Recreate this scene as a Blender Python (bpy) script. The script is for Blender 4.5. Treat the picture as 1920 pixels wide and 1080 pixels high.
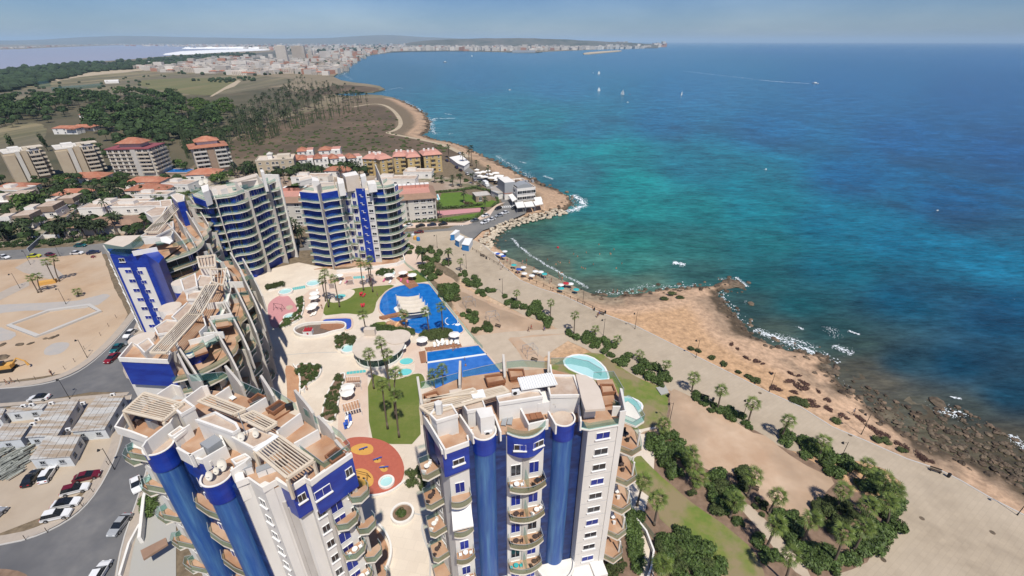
import bpy,math,random
import numpy as np
from mathutils import Vector,Matrix
from math import sin,cos,pi,radians as R
random.seed(7);rng=np.random.default_rng(7)
for o in list(bpy.data.objects):bpy.data.objects.remove(o)
sc=bpy.context.scene;col=sc.collection
CAM_H=77.0;PITCH=R(28.1);FPX=866.0
cd=bpy.data.cameras.new('drone_camera');cam=bpy.data.objects.new('drone_camera',cd);col.objects.link(cam)
cd.sensor_width=36;cd.lens=FPX/1920*36;cd.clip_start=0.5;cd.clip_end=150000
cam.location=(0,0,CAM_H);cam.rotation_euler=(pi/2-PITCH,0,0)
sc.camera=cam
SUN_EL=R(58);SUN_AZ=R(160)
w=bpy.data.worlds.new('World');sc.world=w;w.use_nodes=True
nt=w.node_tree;bg=nt.nodes['Background']
sky=nt.nodes.new('ShaderNodeTexSky');sky.sky_type='NISHITA';sky.sun_disc=False
sky.sun_elevation=SUN_EL;sky.sun_rotation=SUN_AZ;sky.altitude=0;sky.air_density=1.0;sky.dust_density=0.6;sky.ozone_density=3.0
wtc=nt.nodes.new('ShaderNodeTexCoord');wmp=nt.nodes.new('ShaderNodeMapping');wmp.inputs['Scale'].default_value=(1.0,1.0,3.5)
wn=nt.nodes.new('ShaderNodeTexNoise');wn.inputs['Scale'].default_value=3.0;wn.inputs['Detail'].default_value=5;wn.inputs['Roughness'].default_value=.55
wr=nt.nodes.new('ShaderNodeValToRGB');wr.color_ramp.elements[0].position=.42;wr.color_ramp.elements[0].color=(.46,.63,.95,1)
wr.color_ramp.elements[1].position=.72;wr.color_ramp.elements[1].color=(.66,.80,1.10,1)
wm=nt.nodes.new('ShaderNodeMix');wm.data_type='RGBA';wm.blend_type='MULTIPLY';wm.inputs[0].default_value=1
nt.links.new(wtc.outputs['Generated'],wmp.inputs[0]);nt.links.new(wmp.outputs[0],wn.inputs['Vector']);nt.links.new(wn.outputs[0],wr.inputs[0])
nt.links.new(sky.outputs[0],wm.inputs[6]);nt.links.new(wr.outputs[0],wm.inputs[7]);
wsx=nt.nodes.new('ShaderNodeSeparateXYZ');whr=nt.nodes.new('ShaderNodeValToRGB');whr.color_ramp.elements[0].position=0.0;whr.color_ramp.elements[0].color=(1.42,1.30,1.18,1);whr.color_ramp.elements[1].position=.07;whr.color_ramp.elements[1].color=(.92,.95,1,1)
wm2=nt.nodes.new('ShaderNodeMix');wm2.data_type='RGBA';wm2.blend_type='MULTIPLY';wm2.inputs[0].default_value=1
nt.links.new(wtc.outputs['Generated'],wsx.inputs[0]);nt.links.new(wsx.outputs[2],whr.inputs[0]);nt.links.new(wm.outputs[2],wm2.inputs[6]);nt.links.new(whr.outputs[0],wm2.inputs[7]);nt.links.new(wm2.outputs[2],bg.inputs['Color'])
bg.inputs['Strength'].default_value=0.086
sd=bpy.data.lights.new('sun','SUN');sun=bpy.data.objects.new('sun',sd);col.objects.link(sun)
sd.energy=4.9;sd.angle=R(0.9);sd.color=(1,.95,.86)
sdir=Vector((sin(SUN_AZ)*cos(SUN_EL),cos(SUN_AZ)*cos(SUN_EL),sin(SUN_EL)))
sun.rotation_euler=sdir.to_track_quat('Z','Y').to_euler()
sc.render.engine='CYCLES'
sc.view_settings.view_transform='Standard';sc.view_settings.look='None';sc.view_settings.gamma=1;sc.view_settings.exposure=0.06
sc.view_settings.use_curve_mapping=False
sc.cycles.max_bounces=6;sc.cycles.transparent_max_bounces=12;sc.cycles.volume_bounces=0;sc.cycles.volume_max_steps=64
sc.render.resolution_x=1920;sc.render.resolution_y=1080
_c,_s=cos(PITCH),sin(PITCH)
def at(x,y,z=0.0):
 d=FPX*_s+(y-540)*_c;f=FPX*_c-(y-540)*_s;h=CAM_H-z
 return((x-960)/d*h,f/d*h)
def at3(x,y,z=0.0):a=at(x,y,z);return(a[0],a[1],z)
def pix(X,Y,z):
 h=CAM_H-z;dep=Y*_c+h*_s
 return 960+FPX*X/dep,540+FPX*(h*_c-Y*_s)/dep
def zm(ox,oy,k):return lambda pts:[(ox+x/k,oy+y/k)for x,y in pts]
def ats(pts,z=0.0):return[at(x,y,z)for x,y in pts]
MATS={}
def M(name,c,rough=.85,c2=None,scale=1.0,bump=0.0,bscale=None,metal=0.0,spec=.3,lo=.35,hi=.65,c3=None,s3=.1,w3=.5,detail=5,stretch=None,island=0.0,objrand=0.0,bdist=.05,tiles=None):
 m=bpy.data.materials.new(name);m.use_nodes=True;n=m.node_tree.nodes;l=m.node_tree.links
 b=n['Principled BSDF'];b.inputs['Roughness'].default_value=rough;b.inputs['Metallic'].default_value=metal
 b.inputs['Specular IOR Level'].default_value=spec
 b.inputs['Base Color'].default_value=(*c,1)
 geo=n.new('ShaderNodeNewGeometry');pos=geo.outputs['Position']
 if stretch:
  mp=n.new('ShaderNodeMapping');mp.inputs['Scale'].default_value=stretch[:3]
  if len(stretch)>3:mp.inputs['Rotation'].default_value=(0,0,stretch[3])
  l.new(pos,mp.inputs[0]);pos=mp.outputs[0]
 out=None
 def noise(s,d=detail,r=.6):
  t=n.new('ShaderNodeTexNoise');t.inputs['Scale'].default_value=s;t.inputs['Detail'].default_value=d;t.inputs['Roughness'].default_value=r
  l.new(pos,t.inputs['Vector']);return t.outputs[0]
 def mix(fac,a,b_,mode='MIX'):
  x=n.new('ShaderNodeMix');x.data_type='RGBA';x.blend_type=mode
  if isinstance(fac,(int,float)):x.inputs[0].default_value=fac
  else:l.new(fac,x.inputs[0])
  for i,v in((6,a),(7,b_)):
   if isinstance(v,tuple):x.inputs[i].default_value=(*v[:3],1)
   else:l.new(v,x.inputs[i])
  return x.outputs[2]
 def rng_(v,a,b_,c_=0.,d=1.):
  x=n.new('ShaderNodeMapRange');x.inputs[1].default_value=a;x.inputs[2].default_value=b_;x.inputs[3].default_value=c_;x.inputs[4].default_value=d
  l.new(v,x.inputs[0]);return x.outputs[0]
 cc=c
 if c2 is not None:cc=mix(rng_(noise(scale),lo,hi),c,c2)
 if c3 is not None:cc=mix(rng_(noise(s3,4),.5-w3*.3,.5+w3*.3),cc,c3)
 if tiles:
  mp=n.new('ShaderNodeMapping');mp.inputs['Rotation'].default_value=(0,0,R(tiles[2]));l.new(geo.outputs['Position'],mp.inputs[0]);bt=n.new('ShaderNodeTexBrick');bt.inputs['Scale'].default_value=1;bt.inputs['Brick Width'].default_value=tiles[0];bt.inputs['Row Height'].default_value=tiles[1];bt.inputs['Mortar Size'].default_value=.03
  bt.inputs['Color1'].default_value=(.965,.965,.965,1);bt.inputs['Color2'].default_value=(1.03,1.03,1.03,1);bt.inputs['Mortar'].default_value=(.9,.9,.9,1);l.new(mp.outputs[0],bt.inputs['Vector']);cc=mix(1.0,cc,bt.outputs[0],'MULTIPLY')
 if island:
  cc=mix(1.0,cc,rng_(geo.outputs['Random Per Island'],0,1,1-island,1+island*.7),'MULTIPLY')
 if objrand:
  oi=n.new('ShaderNodeObjectInfo');cc=mix(1.0,cc,rng_(oi.outputs['Random'],0,1,1-objrand,1+objrand),'MULTIPLY')
 if not isinstance(cc,tuple):l.new(cc,b.inputs['Base Color'])
 if bump:
  bp=n.new('ShaderNodeBump');bp.inputs['Strength'].default_value=bump;bp.inputs['Distance'].default_value=bdist
  l.new(noise(bscale or scale*3),bp.inputs['Height']);l.new(bp.outputs[0],b.inputs['Normal'])
 MATS[name]=m;return m
def glassmat(name,tint,trans=.92,rough=.04):
 m=bpy.data.materials.new(name);m.use_nodes=True;n=m.node_tree.nodes;l=m.node_tree.links
 b=n['Principled BSDF'];b.inputs['Base Color'].default_value=(*tint,1);b.inputs['Roughness'].default_value=rough;b.inputs['Specular IOR Level'].default_value=.6
 t=n.new('ShaderNodeBsdfTransparent');t.inputs[0].default_value=(.74+tint[0]*.4,.90,.88,1)
 x=n.new('ShaderNodeMixShader');x.inputs[0].default_value=1-trans
 l.new(t.outputs[0],x.inputs[1]);l.new(b.outputs[0],x.inputs[2]);l.new(x.outputs[0],n['Material Output'].inputs[0])
 MATS[name]=m;return m
def tag(o,label=None,cat=None,group=None,kind=None):
 if label:o['label']=label
 if cat:o['category']=cat
 if group:o['group']=group
 if kind:o['kind']=kind
 return o
def empty(name,loc=(0,0,0),rz=0.0,label=None,cat=None,group=None):
 o=bpy.data.objects.new(name,None);col.objects.link(o);o.location=loc;o.rotation_euler=(0,0,rz);o.empty_display_size=.5
 return tag(o,label,cat,group)
KIDS={}
def link(name,me,parent=None,loc=None,rz=None,scale=None,rot=None):
 o=bpy.data.objects.new(name,me);col.objects.link(o)
 if parent is not None:o.parent=parent;KIDS.setdefault(parent.name,[]).append(o)
 if loc is not None:o.location=loc
 if rz is not None:o.rotation_euler=(0,0,rz)
 if rot is not None:o.rotation_euler=rot
 if scale is not None:o.scale=scale if hasattr(scale,'__len__')else(scale,)*3
 return o
def dup(o,parent=None,loc=None,rz=None,scale=None,label=None,group=None):
 c=o.copy();col.objects.link(c);c.parent=parent
 if parent is not None:KIDS.setdefault(parent.name,[]).append(c)
 for ch in list(KIDS.get(o.name,[])):dup(ch,c)
 if loc is not None:c.location=loc
 if rz is not None:c.rotation_euler=(c.rotation_euler[0],c.rotation_euler[1],rz)
 if scale is not None:c.scale=scale if hasattr(scale,'__len__')else(scale,)*3
 if label:c['label']=label
 if group:c['group']=group
 return c
class MB:
 def __init__(s):s.v=[];s.f=[];s.m=[];s.mats=[];s.cur=0
 def use(s,m):
  if m not in s.mats:s.mats.append(m)
  s.cur=s.mats.index(m);return s
 def face(s,pts):
  i=len(s.v);s.v+=[tuple(p)for p in pts];s.f.append(tuple(range(i,i+len(pts))));s.m.append(s.cur)
 def raw(s,vs,fs):
  i=len(s.v);s.v+=[tuple(p)for p in vs]
  for f in fs:s.f.append(tuple(i+k for k in f));s.m.append(s.cur)
 def box(s,x0,y0,z0,x1,y1,z1,rz=0.0,c=None):
  vs=[(x0,y0,z0),(x1,y0,z0),(x1,y1,z0),(x0,y1,z0),(x0,y0,z1),(x1,y0,z1),(x1,y1,z1),(x0,y1,z1)]
  if rz:
   cx,cy=c if c else((x0+x1)/2,(y0+y1)/2);a,b=cos(rz),sin(rz)
   vs=[(cx+(x-cx)*a-(y-cy)*b,cy+(x-cx)*b+(y-cy)*a,z)for x,y,z in vs]
  s.raw(vs,[(0,3,2,1),(4,5,6,7),(0,1,5,4),(1,2,6,5),(2,3,7,6),(3,0,4,7)])
 def prism(s,poly,z0,z1,bottom=True,topmat=None):
  n=len(poly)
  A=sum(poly[i][0]*poly[(i+1)%n][1]-poly[(i+1)%n][0]*poly[i][1]for i in range(n))
  if A<0:poly=poly[::-1]
  i=len(s.v);s.v+=[(x,y,z0)for x,y in poly]+[(x,y,z1)for x,y in poly]
  for k in range(n):s.f.append((i+k,i+(k+1)%n,i+n+(k+1)%n,i+n+k));s.m.append(s.cur)
  cm=s.cur
  if topmat:s.use(topmat)
  s.f.append(tuple(range(i+n,i+2*n)));s.m.append(s.cur);s.cur=cm
  if bottom:s.f.append(tuple(range(i+n-1,i-1,-1)));s.m.append(s.cur)
 def wall(s,pts,t,z0,z1,closed=False):
  """strip wall of thickness t along a polyline of (x,y)"""
  L=len(pts);off=[]
  for k in range(L):
   a=pts[k-1]if(k>0 or closed)else pts[k];b=pts[(k+1)%L]if(k<L-1 or closed)else pts[k]
   d=Vector((b[0]-a[0],b[1]-a[1]));d=d.normalized()if d.length>1e-9 else Vector((1,0));off.append((-d.y*t/2,d.x*t/2))
  i=len(s.v)
  for(x,y),(ox,oy)in zip(pts,off):s.v+=[(x+ox,y+oy,z0),(x-ox,y-oy,z0),(x-ox,y-oy,z1),(x+ox,y+oy,z1)]
  for k in range(L if closed else L-1):
   a=i+4*k;b=i+4*((k+1)%L)
   for p,q in((0,1),(1,2),(2,3),(3,0)):s.f.append((a+p,a+q,b+q,b+p));s.m.append(s.cur)
  if not closed:
   s.f.append((i,i+3,i+2,i+1));a=i+4*(L-1);s.f.append((a,a+1,a+2,a+3));s.m+=[s.cur]*2
 def tube(s,p0,p1,r0,r1=None,n=8,cap=True):
  r1=r0 if r1 is None else r1;p0=Vector(p0);p1=Vector(p1);d=(p1-p0).normalized()
  u=d.orthogonal().normalized();w_=d.cross(u);i=len(s.v)
  for p,r in((p0,r0),(p1,r1)):
   for k in range(n):s.v.append(tuple(p+(u*cos(2*pi*k/n)+w_*sin(2*pi*k/n))*r))
  for k in range(n):s.f.append((i+k,i+(k+1)%n,i+n+(k+1)%n,i+n+k));s.m.append(s.cur)
  if cap:s.f.append(tuple(range(i+n-1,i-1,-1)));s.f.append(tuple(range(i+n,i+2*n)));s.m+=[s.cur]*2
 def path(s,pts,rs,n=7):
  for k in range(len(pts)-1):s.tube(pts[k],pts[k+1],rs[k],rs[k+1],n,cap=(k==0 or k==len(pts)-2))
 def ball(s,c,r,n=8,m=5,sz=1.0):
  i=len(s.v)
  for a in range(m+1):
   t=pi*a/m
   for k in range(n):s.v.append((c[0]+r*sin(t)*cos(2*pi*k/n),c[1]+r*sin(t)*sin(2*pi*k/n),c[2]+r*sz*cos(t)))
  for a in range(m):
   for k in range(n):s.f.append((i+a*n+k,i+(a+1)*n+k,i+(a+1)*n+(k+1)%n,i+a*n+(k+1)%n));s.m.append(s.cur)
 def mesh(s,name,mat=None,smooth=False):
  me=bpy.data.meshes.new(name);me.from_pydata(s.v,[],s.f)
  ms=s.mats if s.mats else[mat]
  for m_ in ms:me.materials.append(m_ if not isinstance(m_,str)else MATS[m_])
  if len(ms)>1:me.polygons.foreach_set('material_index',s.m)
  if smooth:me.polygons.foreach_set('use_smooth',[True]*len(me.polygons))
  me.update();return me
 def build(s,name,mat=None,parent=None,loc=None,rz=None,smooth=False,label=None):
  if isinstance(mat,str):mat=MATS[mat]
  o=link(name,s.mesh(name,mat,smooth),parent,loc,rz)
  if label:o['label']=label
  return o
def npmesh(name,verts,faces,mats,smooth=False):
 verts=np.asarray(verts,dtype=np.float32);faces=np.asarray(faces,dtype=np.int32);k=faces.shape[1]
 me=bpy.data.meshes.new(name);me.vertices.add(len(verts));me.vertices.foreach_set('co',verts.ravel())
 me.loops.add(faces.size);me.loops.foreach_set('vertex_index',faces.ravel())
 me.polygons.add(len(faces));me.polygons.foreach_set('loop_start',np.arange(0,faces.size,k,dtype=np.int32))
 try:me.polygons.foreach_set('loop_total',np.full(len(faces),k,dtype=np.int32))
 except Exception:pass
 if smooth:me.polygons.foreach_set('use_smooth',np.ones(len(faces),dtype=bool))
 for m in(mats if isinstance(mats,(list,tuple))else[mats]):me.materials.append(MATS[m]if isinstance(m,str)else m)
 me.update(calc_edges=True);return me
def chaikin(p,n=2,closed=True):
 for _ in range(n):
  q=[];L=len(p)
  if not closed:q.append(p[0])
  for i in range(L if closed else L-1):
   a,b=p[i],p[(i+1)%L]
   q+=[(a[0]*.75+b[0]*.25,a[1]*.75+b[1]*.25),(a[0]*.25+b[0]*.75,a[1]*.25+b[1]*.75)]
  if not closed:q.append(p[-1])
  p=q
 return p
def rough_edge(p,amp,step):
 out=[];L=len(p)
 for i in range(L):
  a,b=p[i],p[(i+1)%L];d=math.dist(a,b);n=max(1,min(40,int(d/step)))
  for k in range(n):
   t=k/n;j=amp
   out.append((a[0]+(b[0]-a[0])*t+random.uniform(-j,j),a[1]+(b[1]-a[1])*t+random.uniform(-j,j)))
 return out
def sheet(name,px,mat,z,smooth=0,rough=0.0,step=3.0,kind='structure',world=False,thick=0.0,**kw):
 p=px if world else ats(px,z)
 if smooth:p=chaikin(p,smooth)
 if rough:p=rough_edge(p,rough,step)
 mb=MB();n=len(p)
 A=sum(p[i][0]*p[(i+1)%n][1]-p[(i+1)%n][0]*p[i][1]for i in range(n))
 if A<0:p=p[::-1]
 if thick:mb.prism(p,z-thick,z)
 else:mb.face([(x,y,z)for x,y in p])
 o=mb.build(name,mat);tag(o,kind=kind,**kw);return o
def strip(pts,w0,w1=None):
 """polygon of a band of width w along a world polyline"""
 w1=w0 if w1 is None else w1;a=[];b=[];L=len(pts)
 for k in range(L):
  p=pts[max(k-1,0)];q=pts[min(k+1,L-1)];d=Vector((q[0]-p[0],q[1]-p[1])).normalized();wd=(w0+(w1-w0)*k/max(1,L-1))/2
  a.append((pts[k][0]-d.y*wd,pts[k][1]+d.x*wd));b.append((pts[k][0]+d.y*wd,pts[k][1]-d.x*wd))
 return a+b[::-1]
COAST=[(2150,1090),(2050,1000),(1980,950),(1925,915),(1880,885),(1830,868),(1780,850),(1735,828),(1690,800),(1640,768),(1595,728),(1566,705),(1548,690),(1562,678),(1552,668),(1520,664),(1480,656),(1440,643),(1415,628),(1396,612),(1380,592),(1362,572),(1346,552),(1350,543),(1374,541),(1396,535),(1388,525),(1362,526),(1330,533),(1295,538),(1260,541),(1220,545),(1175,552),(1140,554),(1112,547),(1075,528),(1040,513),(1005,498),(972,486),(950,474),(935,462),(926,452),(930,440),(948,428),(975,416),(1010,407),(1042,400),(1066,392),(1076,384),(1066,366),(1040,354),(1012,345),(990,334),(962,319),(935,306),(908,292),(882,279),(850,268),(815,262),(792,254),(806,242),(808,230),(796,214),(780,202),(760,192),(742,186)]
COAST_FAR=[(715,180.5),(690,179),(660,182),(630,180),(626,176),(660,174.5),(700,174),(722,169),(712,163),(690,159),(662,156),(640,152),(625,145),(640,134),(652,124),(664,113),(684,106),(712,101),(745,97.5),(800,95.6),(870,96.4),(950,98),(1020,97.2),(1090,94),(1160,91.5),(1215,90.5),(1247,88),(1251,84.5),(1225,82.2),(1100,80.4)]
SEA_Z=-2.0
cw=np.array(ats(COAST,SEA_Z))
def ragged(p,amp,step):
 out=[]
 for i in range(len(p)-1):
  a,b=p[i],p[i+1];d=np.linalg.norm(b-a);n=max(1,int(d/step))
  for k in range(n):
   q=a+(b-a)*k/n;out.append(q+rng.normal(0,amp*(0.25 if 133<q[1]<180 and q[0]<35 and q[0]>-9 else 1),2))
 out.append(p[-1]);return np.array(out)
coast=ragged(cw,.55,3.0)
def vnoise(x,y,s,seed=0):
 r=np.random.default_rng(seed);T=r.random((256,256));u=x/s;v=y/s
 iu=np.floor(u).astype(int);iv=np.floor(v).astype(int);fu=u-iu;fv=v-iv;fu=fu*fu*(3-2*fu);fv=fv*fv*(3-2*fv)
 g=lambda a,b:T[a%256,b%256]
 return(g(iu,iv)*(1-fu)+g(iu+1,iv)*fu)*(1-fv)+(g(iu,iv+1)*(1-fu)+g(iu+1,iv+1)*fu)*fv
def fbm(x,y,s,seed=0,o=4):
 t=0;a=1;n=0
 for k in range(o):t=t+a*vnoise(x,y,s/2**k,seed+k);n+=a;a*=.55
 return t/n
def polydist(P,C):
 best=np.full(len(P),1e18)
 for i in range(len(C)-1):
  a=C[i];d=C[i+1]-a;L=max((d**2).sum(),1e-9);r=P-a
  t=np.clip((r@d)/L,0,1);q=r-t[:,None]*d;best=np.minimum(best,(q**2).sum(1))
 return np.sqrt(best)
def inpoly(P,C):
 c=np.zeros(len(P),bool);n=len(C);j=n-1
 for i in range(n):
  xi,yi=C[i];xj,yj=C[j]
  if yi!=yj:c^=((yi>P[:,1])!=(yj>P[:,1]))&(P[:,0]<(xj-xi)*(P[:,1]-yi)/(yj-yi)+xi)
  j=i
 return c
GX0,GY0,GY1=-250.0,-60.0,float(coast[-1][1])
xs=np.concatenate([np.arange(GX0,-60,4.0),np.arange(-60,200,1.25)])
ys=[GY0]
while ys[-1]<GY1:ys.append(ys[-1]+(5 if ys[-1]<20 else max(1.2,ys[-1]/130)))
ys[-1]=GY1;ys=np.array(ys)
X,Y=np.meshgrid(xs,ys);P=np.stack([X.ravel(),Y.ravel()],1)
landpoly=np.vstack([coast,[[GX0-50,GY1+.01],[GX0-50,GY0-50],[coast[0][0],GY0-50]]])
sd=polydist(P,coast);ins=inpoly(P,landpoly);sd=np.where(ins,sd,-sd)
x,y=P[:,0],P[:,1]
beach=np.clip(1-np.abs((y-155)/24),0,1)**.4*(x>-12)*(x<38)*(y<180)
near=y<200
n1=fbm(x,y,9,3);n2=fbm(x,y,2.6,9);n3=fbm(x,y,30,21);n4=fbm(x,y,1.4,33,2)
wid=7+10*n3+5*beach
t=np.clip(sd/wid,0,1);base=-2.25+2.2*np.where(beach>.2,t,t**.6)
rockf=np.clip(1-sd/22,0,1)*(1-beach)*np.clip(sd/1.5,0.15,1)
z=base+rockf*((n2-.5)*1.1+(n1-.5)*1.0)*.75
reef=np.clip((x-78)/14,0,1)*np.clip((104-y)/20,0,1)*np.clip(1+sd/27,0,1)
zsea=-2.35+np.clip(sd,-20,0)*.12
zsea=np.where(reef>.03,-2.22+(n2-.46)*1.5*reef**.5+(n1-.5)*.9*reef+(n4-.5)*.5,zsea)
z=np.where(sd>0,np.minimum(z,-.06),zsea);z=np.where(sd>wid*1.4,-.06,z)
C=np.zeros((len(P),4),np.float32);C[:,3]=1
def lay(mask,c):
 m=np.clip(mask,0,1)[:,None];C[:,:3]=C[:,:3]*(1-m)+np.array(c)*m
C[:,:3]=(.17,.13,.085)
lay(near*np.clip((sd+2)/2,0,1)*(x>-20),(.46,.29,.165))
lay((n3-.5)*5*near*(x>-20),(.50,.38,.27))
lay(np.clip((15+6*n3-sd)/4,0,1)*np.where(near,1,.8),(.47,.315,.205))
lay(np.clip((n1-.52)*9,0,1)*np.clip((13-sd)/4,0,1),(.30,.21,.14))
lay(beach*np.clip((sd)/2,0,1),(.48,.33,.205))
lay(beach*np.clip((11-sd)/4,0,1),(.27,.225,.16))
lay(np.clip((3.6+3*(n1-.5)*4-sd)/2,0,1)*(1-beach)*(sd<12),(.085,.062,.04))
lay(sd<0,(.075,.06,.04));lay((sd<0)*np.clip((n1-.5)*6,0,1),(.13,.11,.075))
ny,nx=X.shape;idx=np.arange(nx*ny).reshape(ny,nx)
F=np.stack([idx[:-1,:-1],idx[:-1,1:],idx[1:,1:],idx[1:,:-1]],-1).reshape(-1,4)
keep=(sd[F].max(1)>-34);F=F[keep]
def attrmat(name,rough=.9,n_scale=.6,amt=(.6,1.35),bump=.35,bscale=1.5,spec=.2,n2=None):
 m=M(name,(.5,.5,.5),rough=rough,spec=spec);n=m.node_tree.nodes;l=m.node_tree.links;b=n['Principled BSDF']
 a=n.new('ShaderNodeAttribute');a.attribute_name='tone';g=n['Geometry']if 'Geometry' in n else n.new('ShaderNodeNewGeometry')
 t=n.new('ShaderNodeTexNoise');t.inputs['Scale'].default_value=n_scale;t.inputs['Detail'].default_value=7;t.inputs['Roughness'].default_value=.68
 r=n.new('ShaderNodeMapRange');r.inputs[1].default_value=.3;r.inputs[2].default_value=.7;r.inputs[3].default_value=amt[0];r.inputs[4].default_value=amt[1]
 x_=n.new('ShaderNodeMix');x_.data_type='RGBA';x_.blend_type='MULTIPLY';x_.inputs[0].default_value=1
 l.new(g.outputs['Position'],t.inputs['Vector']);l.new(t.outputs[0],r.inputs[0]);l.new(a.outputs['Color'],x_.inputs[6]);l.new(r.outputs[0],x_.inputs[7]);l.new(x_.outputs[2],b.inputs['Base Color'])
 bp=n.new('ShaderNodeBump');bp.inputs['Strength'].default_value=bump;bp.inputs['Distance'].default_value=.3
 t2=n.new('ShaderNodeTexNoise');t2.inputs['Scale'].default_value=bscale;t2.inputs['Detail'].default_value=6;l.new(g.outputs['Position'],t2.inputs['Vector'])
 l.new(t2.outputs[0],bp.inputs['Height']);l.new(bp.outputs[0],b.inputs['Normal']);return m
def setcol(me,C):
 at_=me.color_attributes.new('tone','FLOAT_COLOR','POINT');at_.data.foreach_set('color',np.asarray(C,np.float32).ravel())
attrmat('shore_soil')
me=npmesh('ground',np.stack([x,y,z],1),F,'shore_soil',True);setcol(me,C)
tag(link('ground',me),kind='structure')
GZ=z;NXG=nx
def ground_z(px_,py_):
 i=np.argmin(np.abs(xs-px_));j=np.argmin(np.abs(ys-py_));return float(GZ[j*NXG+i])
M('far_soil',(.21,.165,.10),c2=(.13,.115,.065),scale=.012,lo=.4,hi=.6,c3=(.24,.19,.125),s3=.0025,w3=.5,detail=9)
fw=ats([(742,186)]+COAST_FAR,SEA_Z);fw[0]=tuple(coast[-1])
landp=fw+[(-9000,24000),(-45000,22000),(-45000,-2500),(GX0,-2500),(GX0,GY1)]
mb=MB();mb.prism(landp,-3.0,-.3);tag(mb.build('land','far_soil'),kind='structure')
mb=MB();mb.face([(GX0,-2500,-.3),(400,-2500,-.3),(400,GY0,-.3),(GX0,GY0,-.3)]);tag(mb.build('ground','far_soil'),kind='structure')
SC=[(1300,84,.045,.16,.27),(1500,90,.03,.13,.26),(1700,95,.025,.12,.25),(1900,105,.02,.11,.25),(1000,105,.06,.17,.26),(800,110,.055,.15,.22),(1200,110,.045,.16,.27),(750,140,.035,.12,.17),(900,150,.03,.135,.22),(1050,160,.03,.15,.25),(1300,170,.024,.14,.26),(1600,170,.016,.11,.24),(1850,180,.012,.085,.21),(850,200,.025,.15,.19),(950,210,.025,.17,.21),(1010,225,.02,.22,.24),(900,250,.04,.15,.17),(1100,240,.022,.14,.20),(1250,230,.018,.12,.22),(1450,240,.012,.11,.23),(1700,260,.009,.085,.21),(1900,280,.007,.07,.19),(1040,280,.012,.25,.26),(1150,290,.012,.26,.26),(960,290,.05,.14,.15),(1080,330,.03,.15,.17),(1180,340,.012,.25,.24),(1300,310,.012,.17,.22),(1400,340,.01,.20,.25),(1600,330,.008,.10,.22),(1800,380,.006,.085,.20),(1120,390,.02,.19,.19),(1200,400,.014,.25,.23),(1300,390,.014,.19,.19),(1420,390,.01,.19,.23),(1560,420,.006,.13,.20),(1700,450,.006,.12,.20),(1880,470,.006,.13,.22),(1000,430,.035,.10,.075),(960,450,.05,.075,.06),(1080,440,.03,.15,.115),(1180,450,.02,.18,.15),(1300,460,.02,.12,.11),(1420,460,.012,.13,.14),(1560,500,.006,.10,.14),(1700,560,.006,.075,.13),(1880,590,.004,.06,.12),(1000,480,.10,.13,.09),(1050,505,.10,.13,.09),(1100,500,.045,.15,.12),(1120,535,.09,.12,.085),(1180,500,.03,.15,.125),(1200,530,.07,.12,.09),(1300,510,.03,.095,.085),(1420,520,.012,.085,.09),(1400,570,.03,.07,.065),(1500,570,.01,.075,.085),(1450,620,.05,.07,.055),(1560,620,.02,.06,.06),(1600,690,.075,.07,.05),(1590,650,.035,.06,.05),(1700,680,.015,.05,.07),(1800,680,.006,.05,.09),(1640,720,.08,.07,.05),(1700,770,.075,.07,.05),(1750,800,.08,.07,.045),(1800,770,.05,.06,.05),(1900,740,.008,.045,.075),(1850,830,.085,.07,.045),(1900,860,.08,.065,.04),(1980,890,.06,.06,.04),(2200,700,.006,.05,.1),(-300,100,.03,.12,.18),(2600,300,.006,.07,.18)]
SC=np.array(SC)
ang=np.radians(np.concatenate([np.linspace(-64,-30,50),np.linspace(-29.6,72,300),np.linspace(74,110,12)]))
rad=[30.0]
while rad[-1]<70000:rad.append(rad[-1]*1.022)
rad=np.array(rad);A_,R_=np.meshgrid(ang,rad);sx=(R_*np.sin(A_)).ravel();sy=(R_*np.cos(A_)).ravel()
h=CAM_H-SEA_Z;dep=np.maximum(sy*_c+h*_s,1);qx=960+FPX*sx/dep;qy=540+FPX*(h*_c-sy*_s)/dep
qx=np.clip(qx,-600,2700);wq=np.clip((qy-77)/60,.12,1)
SC[:,2:5]*=np.where(SC[:,3:4]>.17,.84,1);wsum=np.zeros(len(sx));cs=np.zeros((len(sx),3))
for a in SC:
 k=np.clip((a[1]-77)/60,.15,1);dd=((qx-a[0])/75)**2+((qy-a[1])/(34*k))**2;ww=1/(dd**1.7+.02);wsum+=ww;cs+=ww[:,None]*a[2:]
cs/=wsum[:,None]
g1=fbm(sx*1.0,sy*.55,38,51,5);g2=fbm(sx+9,sy*.5,120,61,4);mid=np.clip((900-R_.ravel())/500,0,1)
dark=np.clip((g1-.52)*7,0,1)*(.25+.75*np.clip((g2-.35)*3,0,1))*mid
cs=cs*(1-.48*dark[:,None])+np.array([.020,.035,.055])*.48*dark[:,None]
lite=np.clip((.44-g1)*6,0,1)*mid;cs=cs*(1+.22*lite[:,None])*np.array([.85,.88,.86])
nr,na=A_.shape;idx=np.arange(nr*na).reshape(nr,na)
F2=np.stack([idx[:-1,:-1],idx[1:,:-1],idx[1:,1:],idx[:-1,1:]],-1).reshape(-1,4)[:,::-1]
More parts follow.
